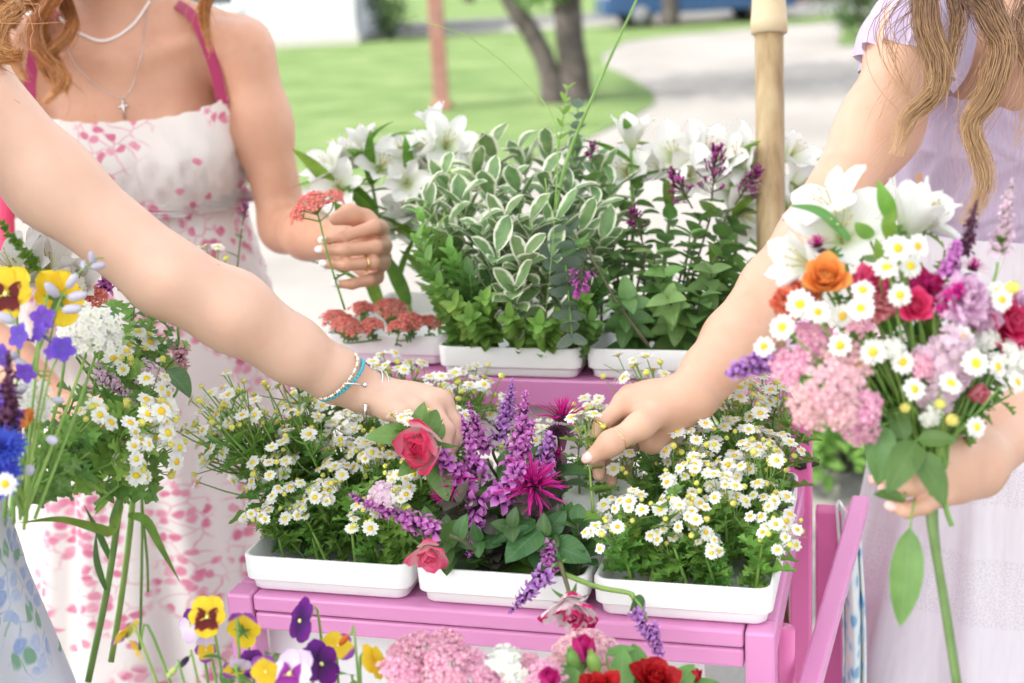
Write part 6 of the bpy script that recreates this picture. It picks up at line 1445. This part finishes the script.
# ---- left bouquets
HB = P(118, 442, 1.775)          # in the fist of the person in the rose print
def held(label, px, py, d, kind, pm, f, s=1.0, name='cut_flower', base=None, sm=None, leaves=(), group=None, extra=(), r=.0016, bow=0):
    b_ = (HB if base is None else base)+rng.normal(size=3)*.006
    return bloom(name, label, b_, P(px, py, d), kind, pm, D(*f), s, rng.uniform(0, 6), r, sm, leaves, group=group, extra=extra, bow=bow)
BH = P(20, 520, 1.23)            # the nearer bunch, in the left hand of the person at the left edge
def pan2(l, px, py, d, f, s, bm, fm, base=BH): return pansyflower(l, px, py, d, base+rng.normal(size=3)*.006, f, s, bm, fm, stand=False)
pan2('large yellow pansy with a brown face at the left edge', 6, 294, 1.24, (-.1, .15, 1), 1.45, m_pY, m_pYd)
pan2('yellow pansy seen from behind, under the front arm', 60, 298, 1.27, (.15, .25, -1), 1.5, m_pY, m_pY)
held('white lily pale and half open under the front arm', 46, 262, 1.47, K_L(3), m_lily, (.1, .6, .8), 1.0, 'lily_stem', BH, extra=[(P(22, 268, 1.45), D(-.3, .5, .8), 1.0, 1, K_L(0), m_lily), (P(74, 280, 1.47), D(.4, .3, .8), .85, 2, K_L(2), m_lily), (P(5, 262, 1.43), D(-.5, .6, .7), .9, 2, K_L(1), m_lily)])
held('large white frilled scabious bloom in the left bunch', 86, 330, 1.36, K_S(0), m_whitef, (.1, .25, 1), 1.15, 'scabious', BH)
held('white stock bloom behind the yellow pansy', 66, 282, 1.46, K_S(1), m_whitef, (.2, .5, .9), 1.1, 'scabious', BH)
held('small white scabious at the right of the large one', 108, 338, 1.38, K_S(1), m_whitef, (.5, .2, .8), .85, 'scabious', BH)
held('green unopened flower spike leaning to the left edge', 36, 268, 1.27, (SPIKE[2][1], SPIKE[2][1], m_stem, 'bud_scales'), m_lleaf, (-.6, .8, .1), 1.2, 'bud_spike', BH)
def larkspur(label, pts, buds, florets, base=BH):
    t = thing('larkspur', label, 'flower', base); c = curve([base]+[P(*p) for p in pts], 24)-base; k = MB(); k.tube(c, [.0012, .0007], 6); obj('stem', k.mesh('stem', [m_stem]), t)
    for px, py, d, s in buds:
        e = P(px, py, d)-base; a = c[np.argmin(np.linalg.norm(c-e, axis=1))]; k = MB(); k.tube(curve([a, (a+e)/2-V(0, 0, .003), e], 5), [.0008, .0006], 4)
        k.ball(e, (.0040*s, .0040*s, .0082*s), 1, M=frame(unit(e-a+V(.002, 0, .004))), nu=7, nv=8); obj('bud', k.mesh('bud', [m_stem, m_greybud]), t)
    for px, py, d, s in florets:
        e = P(px, py, d)-base; a = c[np.argmin(np.linalg.norm(c-e, axis=1))]; k = MB(); k.tube([a, e], [.0008, .0006], 4); obj('side_stem', k.mesh('side_stem', [m_stem]), t)
        k = MB(); F_ = frame(unit(D(rng.normal()*.5, rng.normal()*.3, 1)), roll=rng.uniform(0, 6))
        for j in range(5): R = F_@rotz(j*1.257)@roty(-.35); k.petal(.0125*s, .011*s, X4(R, e), a=1.1, b=.55, base=.2, bend=-.4, ruffle=.05)
        k.tube([e, e-F_[:, 2]*.016*s-V(0, 0, .004)], [.002*s, .0006], 5); obj('floret', k.mesh('floret', [m_viol]), t)
larkspur('pale budded larkspur stem crossing the yellow pansy', [(40, 400, 1.22), (60, 300, 1.215), (92, 262, 1.23), (104, 258, 1.24)], [(92, 258, 1.23, .8), (98, 266, 1.23, .9), (72, 281, 1.215, 1), (52, 290, 1.21, 1.1), (77, 296, 1.215, 1.1), (72, 309, 1.215, 1.1), (84, 266, 1.23, .7)], [(43, 318, 1.205, .95), (40, 333, 1.20, .8)])
larkspur('violet blue larkspur stem at the left edge', [(15, 430, 1.21), (18, 350, 1.205), (10, 310, 1.21)], [(5, 318, 1.21, 1.2), (14, 356, 1.2, 1), (22, 390, 1.2, .9)], [(20, 336, 1.195, 1.0), (3, 398, 1.19, 1.1), (8, 418, 1.185, 1.1), (2, 356, 1.2, .9)])
larkspur('violet blue larkspur sprig hanging in front of the white scabious', [(40, 420, 1.20), (52, 370, 1.195), (66, 346, 1.2)], [(20, 362, 1.2, .9), (58, 400, 1.19, .8), (52, 440, 1.18, 1), (30, 470, 1.18, 1)], [(62, 349, 1.195, 1.0), (26, 372, 1.19, .85), (52, 352, 1.195, .6)])
held('bright blue cornflower at the left edge', -3, 474, 1.15, K_C, m_blue, (.3, .1, 1), 1.15, 'cornflower', BH)
held('violet blue cornflower above the bright one at the left edge', 3, 448, 1.15, K_C, m_blue, (.1, .5, .8), 1.1, 'cornflower', BH)
held('small cream eyed daisy in front of the cornflower', 5, 484, 1.13, K_D(0), m_daisy, (.1, .1, 1), 1.1, 'daisy', BH)
held('dark plum salvia spike at the left edge', 8, 432, 1.16, K_P(0), m_bracts, (.05, 1, .1), 1.1, 'salvia_spike', BH)
held('orange marigold petal bloom behind the plum spike', 24, 418, 1.20, (ROSEBUD[0], ROSEBUD[1], m_gleaf, 'sepals'), m_orange, (.8, .3, .4), .8, 'marigold', BH)
held('white frilled bloom behind the orange one', 26, 400, 1.25, K_S(0), m_whitef, (.4, .3, .8), 1.0, 'scabious', BH)
held('coral yarrow head under the front arm', 92, 297, 1.48, K_Y(1), m_coralf, (.2, .5, .8), 1.0, 'coral_yarrow', HB)
held('dark magenta salvia under the front arm', 104, 290, 1.52, K_P(3), m_salvia, (.3, 1, .3), .9, 'salvia_spike', HB)
held('pale lilac flower spike bending over the fist', 98, 372, 1.50, K_P(2), m_palelil, (.75, -.55, .2), .95, 'salvia_spike', HB)
held('pale mauve buddleia truss above the left daisies', 147, 375, 1.58, K_S(1), m_palelil, (.3, .6, .7), 1.05, 'buddleia', HB)
held('dusty pink hanging amaranth tassel under the front arm', 180, 348, 1.66, K_P(1), m_paleF, (.15, -1, .2), .9, 'amaranth', HB, bow=.1)
for i, (px, py, bx, by, d, v, s) in enumerate([(160, 418, 75, 470, 1.42, 1, 1.25), (143, 430, 70, 478, 1.38, 0, 1.2), (150, 372, 105, 440, 1.46, 0, 1.2), (172, 440, 92, 490, 1.46, 1, 1.2), (152, 396, 85, 468, 1.42, 2, 1.2), (86, 410, 60, 470, 1.36, 2, 1.15), (168, 405, 100, 455, 1.5, 1, 1.15), (130, 360, 110, 420, 1.5, 2, 1.1), (150, 466, 100, 500, 1.42, 2, 1.0), (148, 328, 128, 390, 1.62, 2, .9)]):
    a, b_ = P(bx, by, d+.05), P(px, py, d); L = np.linalg.norm(b_-a)
    feverplace(FEVS[v], X4(frame(unit(b_-a), roll=i), a, L/(.10, .12, .09)[v]), 'large daisied feverfew spray fanning out of the left bunch', 'feverfew in the left bunch', leafm=m_lleaf)
feverplace(FEVS[1], X4(frame(unit(P(206, 243, 1.9)-P(215, 330, 1.9)), roll=1), P(215, 330, 1.9), .95), 'feverfew sprig showing above the front forearm', None)
bloom('lilac_truss', 'thin dark lilac twig showing above the front forearm', P(232, 320, 1.95), P(243, 222, 1.95), K_N(2), m_lilacf, D(.2, 1, .2), .8, 0, .0014, m_stemdk, leaves=[(SMALL, .5, 1, m_dleaf), (SMALL, .7, 1, m_dleaf)])
for i, (px, py, d, bx, by) in enumerate([(130, 318, 1.60, 120, 410), (152, 322, 1.62, 125, 410), (170, 332, 1.66, 130, 400), (118, 338, 1.55, 112, 420), (140, 350, 1.58, 118, 420), (160, 352, 1.64, 125, 415), (100, 352, 1.50, 95, 430), (185, 350, 1.68, 140, 410), (75, 395, 1.40, 55, 470), (108, 420, 1.42, 70, 480), (62, 440, 1.32, 30, 500), (90, 452, 1.36, 40, 505), (45, 385, 1.28, 25, 480), (120, 460, 1.45, 70, 490), (135, 300, 1.62, 125, 390), (115, 308, 1.58, 110, 390), (30, 430, 1.25, 15, 505), (70, 470, 1.3, 25, 510)]):
    branch('fern_sprig', 'soft lobed green foliage filling the left bunch', P(bx, by, d+.04), P(px, py, d), FLEAF, [m_lleaf, m_fleaf, m_gleaf][i % 3], 10, 1.05, .7, m_stem, 1, 'green foliage in the left bunch', lean=.6, start=.15)
leafsprig('single dark pointed leaf hanging from the left bunch', P(160, 372, 1.62), [(165, 370, 1.62, 192, 388, 1.60, HEART, 1, (.2, .9, .4))], m_dleaf)
leafsprig('dark leaf under the front arm in the left bunch', P(108, 350, 1.45), [(100, 306, 1.45, 116, 350, 1.44, OVAL, 1, (.2, .2, 1))], m_gleaf)
def stalk(label, pts, r, m=None, blades=()):
    c = curve([P(*p) for p in pts], 20); t = thing('flower_stalk', label, 'stem', c[-1]); k = MB(); k.tube(c-c[-1], [r, r*.95], 8); obj('stem', k.mesh('stem', [m or m_stem]), t)
    for q in blades:
        g_ = curve([P(*p) for p in q[:-1]], 16)-c[-1]; w = q[-1]; k = MB(); T_ = np.gradient(g_, axis=0); sd = np.cross(T_, CF); sd /= np.linalg.norm(sd, axis=1)[:, None]
        pr = np.sin(pi*np.clip(np.linspace(.06, 1, 16), 0, 1)**.75)[:, None]*w+.0003
        k.add(np.concatenate([g_+sd*pr-CF*pr*.4, g_, g_-sd*pr-CF*pr*.4]), [(a*16+i, a*16+i+1, (a+1)*16+i+1, (a+1)*16+i) for a in (0, 1) for i in range(15)], 0, np.concatenate([np.stack([np.linspace(0, 1, 16), np.full(16, q_)], 1) for q_ in (0, .5, 1)])); obj('blade', k.mesh('blade', [m_lilyleaf if w > .004 else m_gleaf]), t)
    return t
stalk('thick green stalk slanting down below the fist, leftmost', [(128, 440, 1.76), (119, 510, 1.75), (107, 590, 1.74), (88, 682, 1.73)], .0043, blades=[[(122, 505, 1.745), (112, 530, 1.735), (98, 528, 1.73), (60, 519, 1.73), (18, 523, 1.73), .0062], [(106, 590, 1.735), (97, 560, 1.73), (96, 532, 1.73), .004]])
stalk('thick green stalk below the fist, in the middle', [(136, 440, 1.77), (131, 520, 1.765), (121, 600, 1.76), (111, 662, 1.755)], .0040, blades=[[(112, 562, 1.75), (100, 535, 1.74), (84, 505, 1.735), .004], [(128, 515, 1.75), (146, 520, 1.74), (160, 545, 1.735), (180, 582, 1.735), .0058]])
stalk('slim pale stalk below the fist', [(140, 440, 1.78), (142, 520, 1.78), (141, 600, 1.78), (140, 650, 1.78)], .0020)
stalk('short slim stalk at the right below the fist', [(143, 440, 1.79), (142, 500, 1.79), (147, 560, 1.79), (148, 592, 1.79)], .0018)
stalk('stem with a hanging leaf left of the stalks', [(118, 450, 1.755), (108, 480, 1.75), (95, 510, 1.75)], .0016, blades=[[(112, 468, 1.745), (95, 480, 1.74), (80, 494, 1.735), .006], [(122, 470, 1.745), (105, 500, 1.74), (95, 515, 1.735), .005], [(126, 480, 1.745), (112, 520, 1.74), (116, 528, 1.735), .003]])

m_stemd2 = leafmat('rose_stem', (.10, .19, .045), (.15, .25, .075), thin=.05, vary=.1)
NARROW = leaf(.045, .023, a=.68, b=.75, fold=.25, bend=-.5, ruffle=.014, rn=8, nu=13, nv=7)
# ---- right bouquet
RB = P(925, 470, 1.165)
def rb(label, px, py, d, kind, pm, f, s=1.0, name='cut_flower', **kw): return held(label, px, py, d, kind, pm, f, s, name, RB, **kw)
rb('large white lily, open, at the top left of the right bouquet', 840, 224, 1.19, K_L(1), m_lily, (-.25, .55, .8), .98, 'lily_stem', extra=[(P(826, 200, 1.21), D(-.6, .6, .4), .85, 1, K_L(3), m_lily)], r=.0022)
rb('white lily pointing up at the top of the right bouquet', 916, 214, 1.19, K_L(2), m_lily, (.25, .9, .35), 1.05, 'lily_stem', extra=[(P(934, 214, 1.20), D(.7, .5, .5), .8, 2, K_L(0), m_lily)], r=.0022)
rb('greenish white lily bud opening at the left of the right bouquet', 800, 262, 1.16, K_L(2), m_lily, (-.85, .1, .45), .9, 'lily_stem')
rb('orange ranunculus at the left of the right bouquet', 826, 276, 1.13, K_R(RANUN), m_orange, (-.2, .4, .9), .80, 'ranunculus')
rb('orange and white striped bloom under the orange ranunculus', 786, 302, 1.14, K_R(CARN), m_orstripe, (-.7, .2, .8), .85, 'carnation')
rb('second orange striped bloom tucked behind the daisies', 806, 290, 1.145, K_R(CARN), m_orstripe, (-.4, .3, .9), .75, 'carnation')
rb('hot pink carnation in the heart of the right bouquet', 870, 281, 1.135, K_R(CARN), m_hot, (-.1, .4, 1), .9, 'carnation')
rb('salmon carnation under the hot pink one', 882, 304, 1.135, K_R(CARN), m_salmon, (.1, .1, 1), .85, 'carnation')
rb('crimson frilled bloom right of the hot pink carnation', 928, 288, 1.14, K_R(CARN), m_crimson, (.1, .3, 1), .92, 'carnation')
rb('second crimson bloom with a red heart', 916, 306, 1.12, K_R(RANUN), m_hot, (0, .1, 1), .6, 'ranunculus')
rb('round lilac pink peony shaped bloom', 966, 298, 1.115, K_R(CARN), m_lilacpom, (.1, .2, 1), 1.2, 'peony')
rb('lilac pink bloom drooping under the round one', 980, 322, 1.14, K_R(ROSE2), m_lilacpom, (.4, -.5, .8), .85, 'peony')
rb('crimson magenta rose at the right edge', 1014, 322, 1.15, K_R(ROSE), m_hot, (.3, .2, 1), 1.05, 'rose')
rb('purple magenta tuft behind the lilac bloom', 972, 270, 1.17, K_B(1), m_magenta, (.2, .9, .4), .62, 'bee_balm')
rb('dark magenta tuft behind the white lily', 818, 246, 1.19, K_B(1), m_magenta, (-.3, .8, .4), .6, 'bee_balm')
for l, px, py, d, k_, pm, f, s in [
    ('pink yarrow head at the left of the right bouquet', 792, 366, 1.13, 1, m_pinkf, (-.5, .3, .9), 1.05), ('upper pink yarrow head among the daisies', 813, 338, 1.14, 1, m_pinkf, (-.2, .5, .9), 1.05), ('large pale pink yarrow head hanging in front', 834, 386, 1.10, 0, m_paleF, (-.15, .15, 1), 1.05), ('pale pink yarrow head behind the large one', 848, 362, 1.125, 0, m_paleF, (0, .5, .9), 1.0), ('deeper pink yarrow head right of the large one', 864, 406, 1.11, 1, m_pinkf, (.3, .1, 1), 1.05), ('lowest pink yarrow head of the right bouquet', 860, 428, 1.115, 0, m_pinkf, (0, -.4, .9), .80), ('pale yarrow head low at the left', 812, 405, 1.11, 0, m_paleF, (-.4, -.1, 1), .95), ('small pale yarrow head in the middle of the big cluster', 842, 412, 1.10, 1, m_paleF, (0, 0, 1), .9)]:
    rb(l, px, py, d, K_Y(k_), pm, f, s, 'pink_yarrow')
rb('pale pink fluffy scabious in the middle of the right bouquet', 942, 362, 1.13, K_S(0), m_palelil, (0, .2, 1), .95, 'scabious')
rb('pale scabious under the fluffy one', 936, 398, 1.135, K_S(1), m_palelil, (0, -.4, 1), .95, 'scabious')
rb('pink and lime yarrow bud head left of the fluffy scabious', 920, 366, 1.12, K_Y(1), m_pinkf, (-.1, .3, 1), .75, 'pink_yarrow')
rb('small red rose low in the right bouquet', 978, 394, 1.14, K_R(ROSEBUD), m_salmon, (.2, -.2, 1), .85, 'rose')
rb('white phlox at the right edge', 1012, 362, 1.14, K_S(1), m_whitef, (.4, .2, 1), .95, 'phlox')
rb('white phlox under the lilac bloom', 985, 338, 1.145, K_S(1), m_whitef, (.1, .2, 1), .7, 'phlox')
rb('violet lavender spike poking out at the far left of the right bouquet', 768, 360, 1.17, K_P(3), m_catmint, (-.85, -.25, .3), 1.05, 'salvia_spike')
rb('dark purple salvia spike rising before the lavender bodice', 964, 252, 1.17, (SPIKE[0][1], SPIKE[0][0], m_bracts, 'florets'), m_calyx, (.22, 1, .1), .72, 'salvia_spike')
rb('pale pink bud stem rising at the right of the bouquet', 1000, 248, 1.16, (SPIKE[0][1], SPIKE[0][0], m_palelil, 'florets'), m_lleaf, (.15, 1, .1), .95, 'bud_spike')
dz = [(898, 248), (918, 246), (911, 266), (886, 268), (863, 290), (861, 308), (900, 295), (842, 316), (818, 312), (800, 304), (782, 327), (840, 345), (858, 366), (873, 352), (903, 362), (914, 389), (962, 338), (968, 356), (976, 363), (998, 367), (951, 383), (1002, 300), (998, 292), (1017, 382), (905, 408), (952, 420), (977, 427), (764, 347), (940, 404), (1012, 288)]
for i, (px, py) in enumerate(dz):
    d = 1.11+.03*((i*7) % 5)/5; bud = (px, py) in ((940, 404), (905, 408), (1012, 288), (952, 420))
    rb('large feverfew daisy of the right bouquet', px, py, d-.012, K_D([0, 2, 0, 4][i % 4]) if not bud else (BUD[0], BUD[1], m_budc, 'flower_centre'), m_bud if bud else m_daisy, ((px-900)/300+rng.normal()*.15, .25+rng.normal()*.2, 1), (1.20 if py < 400 else 1.0)*rng.uniform(.85, 1.1)*(1.4 if bud else 1), 'feverfew_daisy', group='feverfew daisies of the right bouquet', r=.0011)
for l, px, py, d, kk, pm, f, sc_ in [
    ('small violet floret truss between the daisies and the lilac bloom', 948, 275, 1.13, K_P(3), m_salvia, (.1, .9, .5), .8), ('pale pink floret head above the red rose', 955, 340, 1.115, K_S(1), m_palelil, (.1, .3, 1), .8), ('little white floret head left of the fluffy scabious', 893, 350, 1.12, K_S(1), m_whitef, (-.1, .4, 1), .6),
    ('coral floret head behind the orange striped bloom', 800, 284, 1.17, K_Y(1), m_coralf, (-.5, .5, .8), .8), ('pink floret head under the hot pink carnation', 858, 322, 1.125, K_Y(1), m_pinkf, (-.1, .3, 1), .75), ('magenta floret truss at the right of the crimson bloom', 945, 306, 1.12, K_P(3), m_magenta, (.2, .6, .8), .75), ('pale lilac bloom at the lower right of the bouquet', 962, 376, 1.12, K_R(CARN), m_palelil, (.2, 0, 1), .6), ('cream floret head at the lower middle of the bouquet', 930, 416, 1.125, K_S(1), m_whitef, (0, -.3, 1), .55), ('rosy carnation at the right edge above the crimson rose', 1016, 302, 1.16, K_R(CARN), m_lilacpom, (.4, .4, .9), .8)]:
    rb(l, px, py, d, kk, pm, f, sc_, 'filler_flower')
gr_tips = [(840, 262), (862, 262), (905, 240), (880, 275), (870, 325), (890, 335), (905, 345), (915, 320), (885, 360), (935, 325), (950, 345), (990, 350), (880, 395), (900, 400), (925, 425), (945, 430), (965, 415), (990, 400), (1010, 395), (830, 335), (800, 345), (850, 330), (945, 250), (1005, 335), (985, 375), (930, 385), (890, 425), (960, 385), (905, 430), (870, 240), (925, 270), (845, 285), (1018, 350)]
for i, (px, py) in enumerate(gr_tips):
    d = 1.175+.035*((i*5) % 4)/4; a_ = P(px, py, d); branch('leafy_branch', 'green leaves filling the right bouquet between the blooms', RB+rng.normal(size=3)*.008, a_, [HEART, OVAL, SMALL] if i % 2 else FLEAF, [m_gleaf, m_fleaf, m_lleaf, m_dleaf][i % 4], 9, .8, .6, m_stem, 1, 'foliage of the right bouquet', lean=.6, start=.35)
for i, (px, py, d_) in enumerate([(866, 178, 1.18), (892, 200, 1.18), (882, 235, 1.17), (790, 208, 1.2)]):
    pass
stalk('pale lime lily leaves at the top of the right bouquet', [(905, 300, 1.17), (898, 250, 1.17), (892, 215, 1.17)], .002, m_stem, [[(893, 222, 1.17), (884, 200, 1.165), (878, 180, 1.165), .007], [(890, 240, 1.165), (888, 222, 1.16), (896, 208, 1.16), .006], [(890, 275, 1.165), (880, 255, 1.16), (876, 238, 1.16), .006], [(850, 240, 1.18), (820, 212, 1.18), (788, 205, 1.18), .004]])
leafsprig('three serrated rose leaves hanging over the holding fingers', P(915, 445, 1.14), [(916, 442, 1.125, 890, 486, 1.10, NARROW, 1, (-.3, .2, 1)), (918, 452, 1.12, 950, 502, 1.10, NARROW, 1, (.2, .2, 1)), (918, 440, 1.125, 956, 436, 1.11, NARROW, 1, (.1, .6, 1)), (905, 440, 1.13, 892, 402, 1.14, NARROW, 1, (-.2, .2, 1))], m_gleaf)
leafsprig('pale leaf hanging at the left of the holding hand', P(900, 430, 1.15), [(882, 425, 1.13, 878, 484, 1.12, NARROW, 1, (-.3, .1, 1))], m_lilacleaf)
leafsprig('narrow leaf poking out under the holding fingers', P(905, 496, 1.15), [(905, 500, 1.14, 876, 492, 1.13, SMALL, 1, (-.1, .7, .7))], m_lilacleaf)
stalk('thick thorny rose stem hanging below the right bouquet', [(928, 470, 1.165), (931, 520, 1.16), (944, 600, 1.155), (958, 690, 1.15)], .0040, m_stemd2)
stalk('second cut stem beside the thick rose stem', [(934, 470, 1.17), (934, 520, 1.17), (937, 552, 1.165)], .0036, m_stemd2)
stalk('short cut stem right of the thick rose stem', [(940, 470, 1.17), (946, 508, 1.17), (952, 526, 1.165)], .0022)
leafsprig('large drooping pointed leaf below the right bouquet', P(915, 500, 1.15), [(910, 528, 1.14, 902, 628, 1.13, leaf(.08, .027, a=.85, b=.8, fold=.25, bend=-.3, nu=12), 1, (-.15, .1, 1))], m_lilacleaf)
